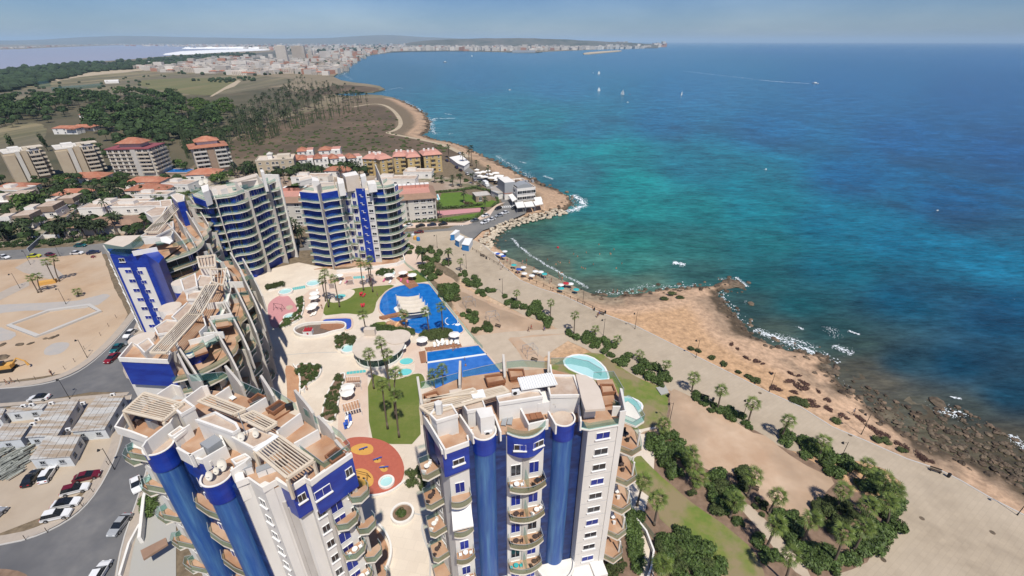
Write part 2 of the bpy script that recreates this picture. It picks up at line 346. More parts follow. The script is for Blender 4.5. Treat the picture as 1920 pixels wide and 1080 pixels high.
def seamat():
 m=M('sea_water',(.02,.1,.2),rough=.24,spec=.28);n=m.node_tree.nodes;l=m.node_tree.links;b=n['Principled BSDF']
 a=n.new('ShaderNodeAttribute');a.attribute_name='tone';g=n['Geometry'];b.inputs['IOR'].default_value=1.33
 def nz(s,st,det=4,r=.6):
  mp=n.new('ShaderNodeMapping');mp.inputs['Scale'].default_value=st;mp.inputs['Rotation'].default_value=(0,0,R(-38));l.new(g.outputs['Position'],mp.inputs[0])
  t=n.new('ShaderNodeTexNoise');t.inputs['Scale'].default_value=s;t.inputs['Detail'].default_value=det;t.inputs['Roughness'].default_value=r;l.new(mp.outputs[0],t.inputs['Vector']);return t.outputs[0]
 t1=nz(.22,(1,3.2,1),6,.65);r=n.new('ShaderNodeMapRange');r.inputs[1].default_value=.3;r.inputs[2].default_value=.7;r.inputs[3].default_value=.62;r.inputs[4].default_value=1.42
 l.new(t1,r.inputs[0]);x_=n.new('ShaderNodeMix');x_.data_type='RGBA';x_.blend_type='MULTIPLY';x_.inputs[0].default_value=1
 l.new(a.outputs['Color'],x_.inputs[6]);l.new(r.outputs[0],x_.inputs[7])
 t4=nz(.035,(1,1.9,1),12,.78);r4=n.new('ShaderNodeMapRange');r4.inputs[1].default_value=.35;r4.inputs[2].default_value=.65;r4.inputs[3].default_value=.62;r4.inputs[4].default_value=1.4;l.new(t4,r4.inputs[0])
 x2=n.new('ShaderNodeMix');x2.data_type='RGBA';x2.blend_type='MULTIPLY';x2.inputs[0].default_value=1;l.new(x_.outputs[2],x2.inputs[6]);l.new(r4.outputs[0],x2.inputs[7]);l.new(x2.outputs[2],b.inputs['Base Color'])
 t2=nz(.45,(1,2.4,1),5,.6);t3=nz(.12,(1,2.6,1),3,.5)
 bp=n.new('ShaderNodeBump');bp.inputs['Strength'].default_value=.55;bp.inputs['Distance'].default_value=.28;l.new(t2,bp.inputs['Height'])
 b2=n.new('ShaderNodeBump');b2.inputs['Strength'].default_value=.5;b2.inputs['Distance'].default_value=.6;l.new(t3,b2.inputs['Height']);l.new(bp.outputs[0],b2.inputs['Normal'])
 l.new(b2.outputs[0],b.inputs['Normal']);return m
seamat()
me=npmesh('sea',np.stack([sx,sy,np.full(len(sx),SEA_Z)],1),F2,'sea_water',True);setcol(me,np.concatenate([cs,np.ones((len(cs),1))],1))
tag(link('sea',me),kind='structure')
M('foam_white',(.74,.78,.80),rough=.6)
foam=MB()
def foam_line(pts,wd,dens,seed,fl=(.25,1.1)):
 r=random.Random(seed);W=ats(pts,SEA_Z)
 for a,b in zip(W[:-1],W[1:]):
  L=math.dist(a,b);n=int(L*dens*(1.5 if wd>=1 else .7))
  for _ in range(n):
   t=r.random();g=(r.gauss(0,.5)+.7*sin(t*L*.35+seed)*sin(t*L*.13))*wd;dx,dy=(b[0]-a[0])/L,(b[1]-a[1])/L
   X_=a[0]+(b[0]-a[0])*t-dy*g;Y_=a[1]+(b[1]-a[1])*t+dx*g;s=r.uniform(*fl)*math.exp(-abs(g)/wd)*(.5 if wd>1 else .36)
   th=r.uniform(0,6.28);k=r.randint(4,6);st=r.uniform(1,2.4);ca,sa=dx,dy
   pts_=[]
   for q in range(k):
    u=cos(th+2*pi*q/k)*s*r.uniform(.5,1)*st;v=sin(th+2*pi*q/k)*s*r.uniform(.4,.9);pts_.append((X_+u*ca-v*sa,Y_+u*sa+v*ca,SEA_Z+.03+r.random()*.05))
   foam.face(pts_)
foam_line([(960,447),(975,463),(1000,482),(1030,500),(1065,520),(1105,540)],1.0,12,1,(.25,.8))
foam_line([(1058,397),(1080,392),(1094,383),(1085,372),(1072,366)],3.4,10,2,(.4,1.4))
foam_line([(1262,492),(1285,496)],2.2,16,3)
foam_line([(1415,618),(1450,632),(1490,645),(1528,662)],2.6,14,4,(.2,.75));foam_line([(1430,626),(1500,640),(1530,655)],2.2,8,44,(.2,.6))
foam_line([(1495,612),(1506,618)],.7,14,5);foam_line([(1590,620),(1612,628)],.8,14,6);foam_line([(1562,648),(1598,665)],2.4,16,7,(.2,.7));foam_line([(1550,612),(1575,635)],2.6,7,8,(.15,.5))
foam_line([(1755,752),(1775,778),(1800,770)],2.0,20,9,(.15,.6));foam_line([(1785,745),(1803,748)],.5,12,10);foam_line([(1895,815),(1935,850)],1.6,16,11,(.2,.6))
foam_line([(1380,520),(1400,538)],1.3,18,12,(.15,.55));foam_line([(1345,524),(1368,522)],1.0,8,13,(.15,.5));foam_line([(1356,572),(1364,584),(1352,565)],.8,8,14,(.15,.4));foam_line([(1399,563),(1396,568)],.6,12,15,(.15,.4))
foam_line([(1175,545),(1210,535),(1260,537)],2.0,5,16,(.15,.5))
foam_line([(1008,348),(985,325),(955,308),(930,292)],4.0,3.6,17,(.3,1.0));foam_line([(1020,330),(1036,336)],1.5,6,18);foam_line([(975,303),(985,306)],1.5,4,19)
foam_line([(805,236),(815,222),(855,222)],5,2.6,20,(.5,1.8));foam_line([(815,252),(806,228),(785,205),(760,190),(735,184)],5,1.6,21,(.6,2));foam_line([(835,213),(845,215)],2,2.2,22,(.5,1.8))
foam_line([(720,170),(748,164),(755,166)],4,1,23,(.6,1.8));foam_line([(660,150),(645,140),(665,118)],6,.35,24,(1,3));foam_line([(838,252),(850,250)],2,1.6,25,(.5,1.5))
foam_line([(1425,150),(1470,154),(1516,156.5)],2.2,1.8,26,(1.5,4));foam_line([(1280,133),(1425,150)],3,.4,27,(1.5,4));foam_line([(1150,121),(1172,121)],3,.3,28,(.8,2))
foam_line([(1900,560),(1905,562)],.5,3,29);foam_line([(1430,318),(1436,318)],.8,3,30);foam_line([(880,283),(900,292)],2.5,3,31)
foam_line([(1540,690),(1565,705),(1590,725)],.8,3,32,(.15,.4));foam_line([(1480,658),(1540,668),(1558,676)],.7,4,33,(.15,.4));foam_line([(1365,575),(1395,608)],.7,3,34,(.1,.4))
fr_=random.Random(77)
for a,b in zip(coast[:-1],coast[1:]):
 L=np.linalg.norm(b-a)
 if L<.3 or(133<a[1]<181 and-9<a[0]<33):continue
 d=(b-a)/L;f0=.35+.65*math.sin(a[0]*.21+a[1]*.13)
 for _ in range(int(L*(4.5 if a[1]<260 else 1.2)*max(0,f0))):
  t_=fr_.random()*L;g=-abs(fr_.gauss(0,1.3))-.1;s=fr_.uniform(.08,.32)*(1 if a[1]<260 else 2.5);c_=a+d*t_+np.array([-d[1],d[0]])*g*(1 if a[1]<260 else 1.6);th=fr_.random()*6
  foam.face([(c_[0]+math.cos(th+q*1.257)*s*fr_.uniform(.5,1.2),c_[1]+math.sin(th+q*1.257)*s*fr_.uniform(.5,1.2),SEA_Z+.04)for q in range(5)])
tag(foam.build('sea_foam','foam_white'),'white foam of small waves breaking along the rocks and the beach','foam',kind='stuff')
sr=MB();r_=random.Random(5)
for a,b in zip(coast[:-1],coast[1:]):
 L=np.linalg.norm(b-a);bch=133<a[1]<181 and-9<a[0]<33
 if bch or L<.3:continue
 n=int(L*(1.5 if a[1]<260 else .5));d=(b-a)/L
 for _ in range(n):
  t_=r_.random()*L;g=r_.gauss(1.0,2.2);s_=r_.uniform(.25,1.0)*(1 if a[1]<260 else 2);c_=a+d*t_+np.array([-d[1],d[0]])*g;i0=len(sr.v);sr.ball((c_[0],c_[1],max(SEA_Z,ground_z(*c_))+.05*s_),s_,6,4,r_.uniform(.35,.7));sr.v[i0:]=[(x_+r_.uniform(-.2,.2)*s_,y_+r_.uniform(-.2,.2)*s_,z_+r_.uniform(-.1,.1)*s_)for x_,y_,z_ in sr.v[i0:]]
M('stone_wet',(.07,.052,.036),c2=(.17,.12,.08),scale=.6,island=.4);tag(sr.build('shore_stones','stone_wet'),'dark broken stones lying all along the waterline','stones',kind='stuff')
M('lagoon_water',(.33,.31,.34),rough=.3,c2=(.29,.30,.35),scale=.0008)
sheet('lagoon',[(-400,98),(0,94),(120,88),(230,84.5),(340,84),(430,84.5),(500,87.5),(400,98),(310,105),(240,112),(170,116),(90,121),(0,130),(-400,165)],'lagoon_water',.4,1)
M('belt_green',(.030,.050,.022),c2=(.045,.065,.03),scale=.02,detail=8,c3=(.05,.05,.035),s3=.006)
sheet('field',[(-400,168),(0,132),(90,123),(170,118),(240,114),(310,107),(400,100),(470,99),(480,104),(400,113),(330,124),(240,131),(180,136),(100,152),(0,178),(-400,260)],'belt_green',.6,1,40,120)
M('grey_green',(.10,.11,.085),c2=(.05,.06,.045),scale=.01,detail=8,lo=.42,hi=.58,c3=(.14,.13,.11),s3=.003)
sheet('land',[(200,80.6),(900,79.8),(1200,81.5),(1240,84),(1150,91),(950,97),(860,95.5),(740,97),(690,102),(655,112),(640,128),(520,140),(420,128),(430,104),(530,95),(500,86),(430,83.6),(200,83)],'grey_green',.3,1)
def ridge(name,prof,dist,depth,mat,base=-.2):
 """a range of hills: skyline profile in photo pixels at a distance, falling to the plain in front and behind"""
 pts=chaikin(prof,2,False);vs=[];n=len(pts)
 for(px_,py_)in pts:
  k=(px_-960)/981;hz=max(4,CAM_H+(77.3-py_)/981*dist+rng.normal(0,2.0))
  vs+=[(k*(dist-depth),dist-depth,base),(k*(dist-depth*.45),dist-depth*.45,hz*(.5+.12*math.sin(px_*.11))),(k*dist,dist,hz),(k*(dist+depth),dist+depth,base)]
 fs=[]
 for i in range(n-1):
  for j in range(3):a=i*4+j;fs.append((a,a+4,a+5,a+1))
 mb=MB();mb.raw(vs,fs);tag(mb.build(name,mat,smooth=True),kind='structure')
M('hill_scrub',(.10,.10,.07),c2=(.16,.14,.10),scale=.002,detail=8)
ridge('hills',[(-700,80),(-300,77),(-100,75),(0,76),(70,75),(140,71),(180,69.5),(230,67.8),(300,69),(360,70.5),(430,71),(520,73),(600,72.2),(650,70),(700,67),(740,67),(790,70),(850,72),(930,74),(1010,76.6)],19000,3500,'hill_scrub')
ridge('hills',[(760,80),(800,76),(850,73.6),(920,72.2),(980,72),(1040,73.3),(1090,75.5),(1150,78),(1200,80.5),(1235,83)],7600,900,'grey_green')
M('salt_white',(.78,.77,.75),rough=.7)
so=MB()
for k in range(26):
 px_=352+k*6.8;a=at(px_,91.5-k*.02);r_=random.uniform(26,60)
 so.raw([(a[0]-1.6*r_,a[1],0),(a[0],a[1]-60,0),(a[0]+1.6*r_,a[1],0),(a[0],a[1]+60,0),(a[0]-r_*.5,a[1],r_*.35),(a[0]+r_*.5,a[1],r_*.38)],[(0,1,4),(1,5,4),(1,2,5),(2,3,5),(3,4,5),(3,0,4)])
tag(so.build('salt_heap','salt_white'),'long white salt heaps on the far shore of the pink lagoon','salt',kind='stuff')
sheet('land',[(290,103),(350,94.5),(525,90),(520,93.5),(400,99),(350,103)],'salt_white',.7,1)
M('straw_field',(.27,.22,.12),c2=(.11,.105,.05),scale=.045,stretch=(1,.07,1,R(20)),detail=5,lo=.44,hi=.56,c3=(.14,.12,.08),s3=.006)
M('olive_field',(.15,.15,.06),c2=(.20,.165,.08),scale=.05,stretch=(1,.1,1,R(-12)),detail=4,lo=.42,hi=.58,c3=(.12,.12,.05),s3=.01)
M('brown_scrub',(.115,.078,.05),c2=(.17,.115,.075),scale=.05,detail=9,lo=.35,hi=.6,c3=(.075,.06,.035),s3=.016,w3=.6,bump=.4,bscale=.4,bdist=.5)
M('pale_track',(.44,.36,.25),c2=(.36,.29,.20),scale=.1)
sheet('field',[(60,152),(180,138),(300,132),(420,138),(520,144),(560,150),(500,165),(420,178),(300,180),(170,178),(60,190),(-60,200),(-80,170)],'straw_field',.12,1,4,20)
sheet('field',[(270,148),(420,146),(455,150),(420,172),(390,181),(290,168),(255,158)],'olive_field',.2,1,2,15)
sheet('field',[(240,118),(300,115),(345,120),(260,134),(160,142),(110,152),(60,156),(120,143),(170,136)],'pale_track',.25,1,4,20)
sheet('path',[(393,181),(398,181),(422,168),(440,162),(452,152),(446,150),(420,164)],'pale_track',.35)
sheet('field',[(0,235),(80,228),(90,255),(70,275),(0,290),(-80,290)],'straw_field',.1,1,1,8)
sheet('field',[(410,285),(440,262),(500,235),(560,212),(630,203),(700,196),(728,204),(745,222),(742,240),(730,248),(760,256),(800,266),(850,276),(890,300),(820,300),(690,285),(560,290),(430,300)],'brown_scrub',.02,1,1.5,12)
sheet('field',[(560,172),(600,165),(640,158),(700,163),(716,168),(690,172),(640,172),(625,176),(560,182)],'brown_scrub',.08,1,2,15)
M('olive_scrub',(.10,.085,.05),c2=(.17,.13,.08),scale=.04,detail=9,c3=(.06,.06,.03),s3=.02,w3=.7)
sheet('field',[(-100,200),(100,190),(250,180),(420,180),(520,160),(560,175),(620,180),(560,205),(480,235),(420,270),(330,330),(-100,400)],'olive_scrub',.02,1,2,15)
trk=[(660,201),(700,194),(722,197),(738,207),(750,222),(752,236),(738,246),(722,249),(760,256),(800,264),(830,271),(850,280),(880,295)]
tw=chaikin(ats(trk,.06),2,False);mb=MB();pl=strip(tw,4.5)
nn=len(pl)//2
for k in range(nn-1):mb.face([(pl[k][0],pl[k][1],.09),(pl[k+1][0],pl[k+1][1],.09),(pl[2*nn-2-k][0],pl[2*nn-2-k][1],.09),(pl[2*nn-1-k][0],pl[2*nn-1-k][1],.09)][::-1])
tag(mb.build('path','pale_track'),kind='structure')
hz=MB();hz.box(-40000,-3000,-6,60000,71000,330)
hm=bpy.data.materials.new('haze_air');hm.use_nodes=True;hn=hm.node_tree.nodes;hn.remove(hn['Principled BSDF'])
pv=hn.new('ShaderNodeVolumePrincipled');pv.inputs['Color'].default_value=(.58,.80,1,1);pv.inputs['Density'].default_value=4.6e-5;pv.inputs['Anisotropy'].default_value=-.15
hm.node_tree.links.new(pv.outputs[0],hn['Material Output'].inputs['Volume'])
tag(hz.build('haze',hm),'pale sea haze between the viewer and the far shore','haze',kind='stuff')
z4=zm(500,480,3.176);z1=zm(1160,640,2.454);zb=zm(740,240,3.375);zc3=zm(800,440,3.376);zs=zm(0,640,2.4545);zl=zm(0,300,2.7)
M('promenade_slab',(.40,.325,.235),c2=(.315,.255,.185),scale=.3,detail=12,c3=(.43,.355,.265),s3=.05,w3=.5,bump=.1,rough=.9,tiles=(1.6,.8,-32))
M('asphalt',(.13,.13,.135),c2=(.185,.18,.175),scale=.3,detail=11,c3=(.095,.095,.10),s3=.05,w3=.5,bump=.1)
M('asphalt_old',(.17,.165,.155),c2=(.13,.13,.13),scale=.3,detail=9,c3=(.20,.19,.175),s3=.06,w3=.4)
M('sandy_lot',(.44,.31,.20),c2=(.37,.25,.155),scale=.12,detail=10,c3=(.47,.37,.27),s3=.035,w3=.5,bump=.3,bscale=1.2,lo=.38,hi=.6)
M('gravel_lot',(.36,.285,.21),c2=(.30,.235,.175),scale=.25,detail=10,c3=(.42,.35,.27),s3=.05,w3=.5,bump=.25)
M('orange_soil',(.42,.26,.155),c2=(.36,.25,.17),scale=.3,detail=9,c3=(.47,.35,.25),s3=.08,w3=.5,bump=.2)
M('pale_soil',(.52,.38,.265),c2=(.42,.28,.18),scale=.14,detail=12,c3=(.30,.215,.145),s3=.05,w3=.4,bump=.3,bscale=1.)
M('path_sand',(.47,.385,.29),c2=(.42,.34,.255),scale=.4)
M('brown_bed',(.16,.105,.07),c2=(.24,.16,.11),scale=.8,detail=9,bump=.5)
M('plaza_concrete',(.60,.51,.41),c2=(.56,.47,.375),scale=.5,detail=7,c3=(.64,.56,.46),s3=.07,w3=.5,rough=.8,tiles=(1.8,1.8,10))
M('plaza_pink',(.56,.42,.33),c2=(.52,.39,.31),scale=.5,c3=(.6,.48,.39),s3=.1)
M('lawn_green',(.125,.155,.028),c2=(.165,.175,.05),scale=1.1,detail=9,c3=(.10,.14,.022),s3=.1,w3=.4,bump=.3,bscale=6)
M('lawn_dry',(.18,.19,.05),c2=(.125,.175,.03),scale=.5,detail=10,c3=(.24,.19,.10),s3=.13,w3=.22,bump=.3,bscale=5,lo=.4,hi=.6)
M('lawn_bright',(.10,.17,.02),c2=(.08,.14,.02),scale=.5)
M('pavement',(.40,.34,.28),c2=(.35,.30,.25),scale=.8,detail=7)
M('white_wall',(.74,.71,.66),c2=(.67,.64,.59),scale=.6,detail=6,rough=.7)
M('white_paint',(.72,.72,.70),rough=.6)
M('kerb_stone',(.45,.43,.40),rough=.85)
M('wood_deck',(.33,.16,.09),c2=(.25,.12,.07),scale=1.2,stretch=(8,.6,1,.3),detail=3)
M('terracotta',(.42,.24,.15),c2=(.38,.19,.10),scale=2.0,c3=(.46,.27,.16),s3=.4)
def water(name,c,c2,sc_=.3):
 m=M(name,c,rough=.06,c2=c2,scale=sc_,lo=.35,hi=.65,spec=.5,bump=.12,bscale=1.1,bdist=.1,detail=3);return m
water('pool_blue',(.006,.11,.38),(.014,.16,.48),.5);water('pool_light',(.05,.17,.50),(.03,.13,.42),.5);water('pool_pale',(.36,.60,.60),(.42,.65,.64));water('pool_violet',(.045,.07,.36),(.03,.10,.42));water('pool_aqua',(.12,.50,.50),(.16,.55,.54))
sheet('promenade',[(745,452),(790,436),(852,432),(905,458),(922,472),(942,497),(975,525),(1010,540),(1060,556),(1110,580),(1190,610),(1250,640),(1310,670),(1380,705),(1440,735),(1500,762),(1560,800),(1620,825),(1700,860),(1760,880),(1800,900),(1860,935),(1925,968),(2010,1012),(2350,1300),(1500,1300),(1480,1092),(1570,1072),(1620,1052),(1672,1005),(1685,960),(1690,905),(1660,880),(1620,866),(1545,858),(1470,842),(1410,815),(1375,800),(1330,785),(1285,750),(1262,735),(1215,715),(1160,695),(1100,655),(1060,637),(1038,612),(980,590),(925,560),(880,538),(850,508),(800,478),(770,462)],'promenade_slab',.02)
def band(name,px,w,mat,z,h=.0,kind='structure',sm=2,closed=False,**kw):
 p=ats(px,z);p=chaikin(p,sm,closed)if sm else p
 mb=MB()
 if h:mb.wall(p,w,z-.05,z+h,closed)
 else:
  pl=strip(p,w);k=len(p)
  for i in range(k-1):mb.face([(*pl[2*k-1-i],z),(*pl[2*k-2-i],z),(*pl[i+1],z),(*pl[i],z)])
 o=mb.build(name,mat);tag(o,kind=kind,**kw);return o
PE=[(905,458),(922,472),(942,497),(975,525),(1010,540),(1060,556),(1110,580),(1190,610),(1250,640),(1310,670),(1380,705),(1440,735),(1500,762),(1560,800),(1620,825),(1700,860),(1760,880),(1800,900),(1860,935),(1925,968),(2010,1012)]
band('kerb',PE,.3,'kerb_stone',.02,.06,sm=0)
sheet('dirt',z1([(225,230),(330,265),(560,380),(640,420),(760,490),(930,570),(1010,620),(1100,700),(1240,760),(1240,900),(1180,990),(1030,1070),(900,1120),(500,1160),(250,1160),(100,1010),(60,900),(30,700),(20,560),(110,400),(200,380)]),'brown_bed',.03,1,.5,3)
sheet('dirt',z1([(235,205),(330,250),(470,330),(600,410),(690,445),(760,500),(900,590),(1000,640),(960,700),(900,760),(860,830),(760,770),(660,740),(640,650),(530,600),(430,610),(360,560),(300,470),(150,430),(90,425),(190,395),(232,380),(245,300)]),'pale_soil',.04,1,.35,2)
sheet('path',z1([(540,745),(580,735),(680,820),(760,920),(900,1080),(840,1090),(740,980),(640,860)]),'path_sand',.05,1,.1,2)
sheet('lawn',z1([(-250,80),(-100,40),(0,110),(80,165),(200,215),(232,250),(225,330),(222,385),(120,400),(60,410),(0,395),(-60,300),(-90,200),(-330,165),(-340,130)]),'lawn_dry',.06,1,.15,2,kind='stuff',label='patchy lawn around the two pale ponds by the promenade',cat='grass')
sheet('lawn',z1([(95,515),(130,560),(230,650),(320,730),(420,800),(520,870),(620,960),(670,1050),(660,1130),(430,1130),(380,1020),(300,940),(230,850),(180,800),(170,740),(80,670),(40,560)]),'lawn_dry',.06,1,.15,2,kind='stuff',label='long strip of patchy lawn curving along the seaward garden',cat='grass')
sheet('dirt',[(758,468),(800,492),(832,512),(880,545),(930,572),(985,592),(1038,614),(1062,622),(1060,632),(1000,640),(900,652),(878,620),(850,570),(812,520),(770,490)],'orange_soil',.03,1,.3,2)
sheet('dirt',[(838,530),(862,545),(930,577),(1005,603),(1042,618),(1000,622),(935,620),(905,600),(880,590),(858,570)],'pale_soil',.045,1,.3,2)
sheet('path',[(886,630),(950,622),(1060,616),(1066,625),(1000,628),(925,640),(890,644)],'path_sand',.055)
sheet('path',[(892,645),(950,633),(1000,690),(1015,720),(960,715),(925,690)],'path_sand',.05)
sheet('path',[(972,634),(1064,626),(1070,636),(1040,655),(1018,672),(985,650)],'path_sand',.06)
sheet('dirt',[(955,633),(972,632),(1020,672),(1025,715),(1005,712)],'orange_soil',.065)
sheet('plaza',[(470,520),(490,508),(560,492),(640,508),(742,480),(765,482),(800,520),(855,590),(885,628),(905,650),(945,700),(975,740),(1180,770),(1230,800),(1225,900),(1195,1010),(1225,1040),(1230,1300),(560,1300),(540,900),(470,760),(480,650),(470,560)],'plaza_concrete',.035)
sheet('dirt',[(1120,1020),(1160,960),(1200,1000),(1225,1040),(1215,1180),(1100,1180)],'brown_bed',.05)
sheet('dirt',[(1168,980),(1182,975),(1200,1010),(1205,1060),(1195,1080),(1185,1040)],'lawn_green',.06)
band('path',[(1185,985),(1207,1010),(1215,1035),(1208,1075),(1200,1100)],1.1,'plaza_concrete',.08)
band('wall',[(1190,975),(1213,1005),(1223,1035),(1216,1075),(1208,1110)],.25,'white_wall',.1,.9,kind='thing',label='white curved garden wall beside the path at the foot of the right tower',category='wall')if 0 else None
LG=dict(kind='stuff',cat='grass')
sheet('lawn',z4([(335,355),(342,300),(372,250),(430,215),(520,192),(640,180),(775,168),(715,205),(655,262),(645,320),(625,345),(560,350),(470,340),(400,348)]),'lawn_green',.07,1,label='green lawn of sunbathers beside the arched end of the big pool',**LG)
sheet('lawn',z4([(600,690),(740,738),(800,730),(860,705),(915,697),(935,715),(948,760),(905,800),(910,900),(920,1120),(700,1120),(612,1100)]),'lawn_green',.07,1,label='green lawn with tall palms beside the playground',**LG)
sheet('lawn',z4([(838,92),(895,82),(965,150),(885,162)]),'lawn_green',.07,label='small wedge of lawn at the far corner of the big pool',**LG)
sheet('lawn',z4([(650,395),(700,390),(745,415),(740,430),(650,425),(625,420)]),'lawn_green',.08,label='small green patch behind the water slide',**LG)
sheet('patio',z4([(440,700),(600,692),(608,1100),(420,1100),(430,900)]),'plaza_pink',.06)
sheet('patio',z4([(200,250),(260,200),(345,190),(345,290),(335,355),(320,390),(230,390),(210,330)]),'plaza_pink',.06)
sheet('patio',z4([(300,165),(420,110),(560,105),(760,120),(770,165),(520,188),(420,210),(350,220)]),'plaza_pink',.055)
sheet('patio',z4([(770,510),(905,520),(945,640),(960,700),(990,790),(930,700),(860,690),(770,700),(740,640),(750,560)]),'plaza_pink',.06)
sheet('patio',z4([(820,10),(880,70),(960,150),(840,95),(770,120),(640,110),(420,105),(560,60)]),'plaza_pink',.05)
def pool(name,px,mat,z=.10,lip=.5,liph=.14,sm=1,label='',cat='pool',lipmat='plaza_pink',lipside=None):
 t=empty(name,at3(*px[0],0),label=label,cat=cat);t.location=(0,0,0)
 p=ats(px,z);p=chaikin(p,sm)if sm else p
 mb=MB();n=len(p);A=sum(p[i][0]*p[(i+1)%n][1]-p[(i+1)%n][0]*p[i][1]for i in range(n));p=p[::-1]if A<0 else p
 mb.face([(x_,y_,z)for x_,y_ in p]);mb.build('water_surface',mat,t)
 mb=MB();mb.wall(p,lip,0,z+liph,True);mb.build('coping',lipmat,t);return t
mp=pool('swimming_pool',z4([(668,325),(668,285),(685,240),(718,205),(765,182),(850,165),(962,160),(990,190),(1060,285),(1120,360),(1180,435),(1165,460),(1120,468),(1040,452),(960,458),(885,470),(868,432),(800,405),(740,385),(690,350)]),'pool_blue',label='large deep blue pool with an arched end and a tented island bar',sm=1)
lp=pool('swimming_pool',z4([(950,572),(1100,550),(1262,530),(1330,605),(1400,690),(1420,740),(1300,800),(1060,840),(985,780),(955,720)]),'pool_blue',label='blue rectangular lap pool with a white dividing wall behind the right tower',sm=0)
o=sheet('shallow_water',z4([(952,636),(1110,614),(1309,590),(1400,690),(1420,740),(1300,800),(1060,840),(985,782),(956,720)]),'pool_light',.106,kind=None);o.parent=lp
o=band('dividing_wall',z4([(945,637),(1310,584)]),.6,'white_paint',.12,.12,kind=None,sm=0);o.parent=lp
pool('swimming_pool',z4([(332,376),(400,370),(500,368),(512,385),(510,430),(470,445),(400,415),(330,405)]),'pool_violet',label='small violet blue paddling pool above the curved white playground wall',lip=.6)
pool('pond',z1([(-255,82),(-200,60),(-130,68),(-70,110),(-45,160),(-50,185),(-110,175),(-180,150),(-245,120)]),'pool_pale',label='large pale shallow pond in the dry lawn behind the right tower roof',lipmat='white_paint')
pool('pond',z1([(5,258),(50,256),(100,280),(112,305),(90,328),(40,332),(0,325),(-30,300)]),'pool_pale',label='small round pale pond on the lawn beside the right tower',lipmat='white_paint')
for(x_,y_,lb)in((832,628,'small jacuzzi in the pink patio nearer the lap pool'),(825,692,'small jacuzzi in the pink patio nearer the palm lawn'),(440,240,'round whirlpool set in the white slab of the sunbathers lawn')):
 a,b=z4([(x_,y_)])[0];c_=at(a,b,.1);pts=[pix(c_[0]+2.0*cos(k*pi/6),c_[1]+1.7*sin(k*pi/6),.1)for k in range(12)]
 pool('jacuzzi',pts,'pool_aqua',label=lb,lipmat='plaza_concrete',lip=.4,sm=0,z=.14)
sheet('patio',z4([(370,265),(400,225),(470,195),(520,200),(528,220),(490,255),(430,275),(385,278)]),'plaza_concrete',.085,1)
sheet('patio',z4([(790,615),(870,600),(885,640),(880,690),(840,720),(790,728),(750,700),(760,640)]),'plaza_concrete',.07,1)
M('aqua_tile',(.10,.42,.42),rough=.4)
for pts in([(150,190),(228,175),(232,190),(155,203)],[(515,122),(580,118),(585,132),(517,135)],[(476,690),(590,677),(592,692),(474,705)]):
 c=ats(z4(pts),.09);mb=MB();n=6
 t=empty('tile_strip',(0,0,0),label={150:'turquoise tile strip near the pink playground',515:'turquoise tile strip between the red pergolas',476:'turquoise tile strip at the end of the palm lawn patio'}[pts[0][0]],cat='tiles')
 for k in range(n):
  a,b=k/n+.01,(k+1)/n-.01;L=lambda p,q,t_:(p[0]+(q[0]-p[0])*t_,p[1]+(q[1]-p[1])*t_)
  q=MB();q.prism([L(c[0],c[1],a),L(c[0],c[1],b),L(c[3],c[2],b),L(c[3],c[2],a)],.05,.12);q.build('tile','aqua_tile',t)
M('rubber_red',(.42,.115,.075),c2=(.38,.10,.065),scale=1.5,rough=.8);M('rubber_yellow',(.58,.32,.08),c2=(.55,.29,.07),scale=2);M('rubber_pink',(.52,.25,.25),c2=(.48,.23,.24),scale=1)
t=empty('playground_floor',(0,0,0),label='round red rubber playground floor with yellow patches behind the left front tower',cat='playground')
zz2=zm(200,680,2.7)
def child_sheet(name,px,mat,z,par,sm=2):
 p=chaikin(ats(px,z),sm);mb=MB();mb.prism(p,.03,z);return mb.build(name,mat,par)
child_sheet('base',zz2([(1200,385),(1290,372),(1400,390),(1470,440),(1510,520),(1500,600),(1440,650),(1340,672),(1250,665),(1180,600),(1150,480)]),'rubber_red',.10,t)
for p in([(1230,430),(1290,405),(1350,415),(1350,460),(1290,470),(1240,455)],[(1240,545),(1300,530),(1352,570),(1350,625),(1290,635),(1240,610)],[(1350,485),(1385,478),(1390,505),(1355,508)],[(1375,530),(1400,515),(1430,540),(1400,558)],[(1225,470),(1250,480),(1250,515),(1225,515)]):
 child_sheet('patch',zz2(p),'rubber_yellow',.112,t)
band('kerb',zz2([(1180,600),(1250,668),(1340,680),(1440,658),(1510,600)]),.35,'white_wall',.1,.35)
t=empty('playground_floor',(0,0,0),label='pink rubber playground floor between planted white walls',cat='playground')
child_sheet('base',z4([(30,260),(80,232),(130,235),(150,262),(185,305),(188,335),(165,352),(120,380),(80,410),(60,430),(20,420),(0,300)]),'rubber_pink',.09,t)
child_sheet('patch',z4([(110,300),(150,290),(160,310),(125,325)]),'path_sand',.1,t)
def bed(px,label,wallh=.7,soil='brown_bed'):
 t=empty('planter',(0,0,0),label=label,cat='planter')
 p=chaikin(ats(z4(px),.1),2);mb=MB();mb.wall(p,.35,0,wallh,True);mb.build('planter_wall','white_wall',t)
 mb=MB();mb.prism(p,.0,wallh-.15);mb.build('soil',soil,t);return p
M('sand_bed',(.42,.31,.17),c2=(.2,.16,.09),scale=1.2)
BEDS=[]
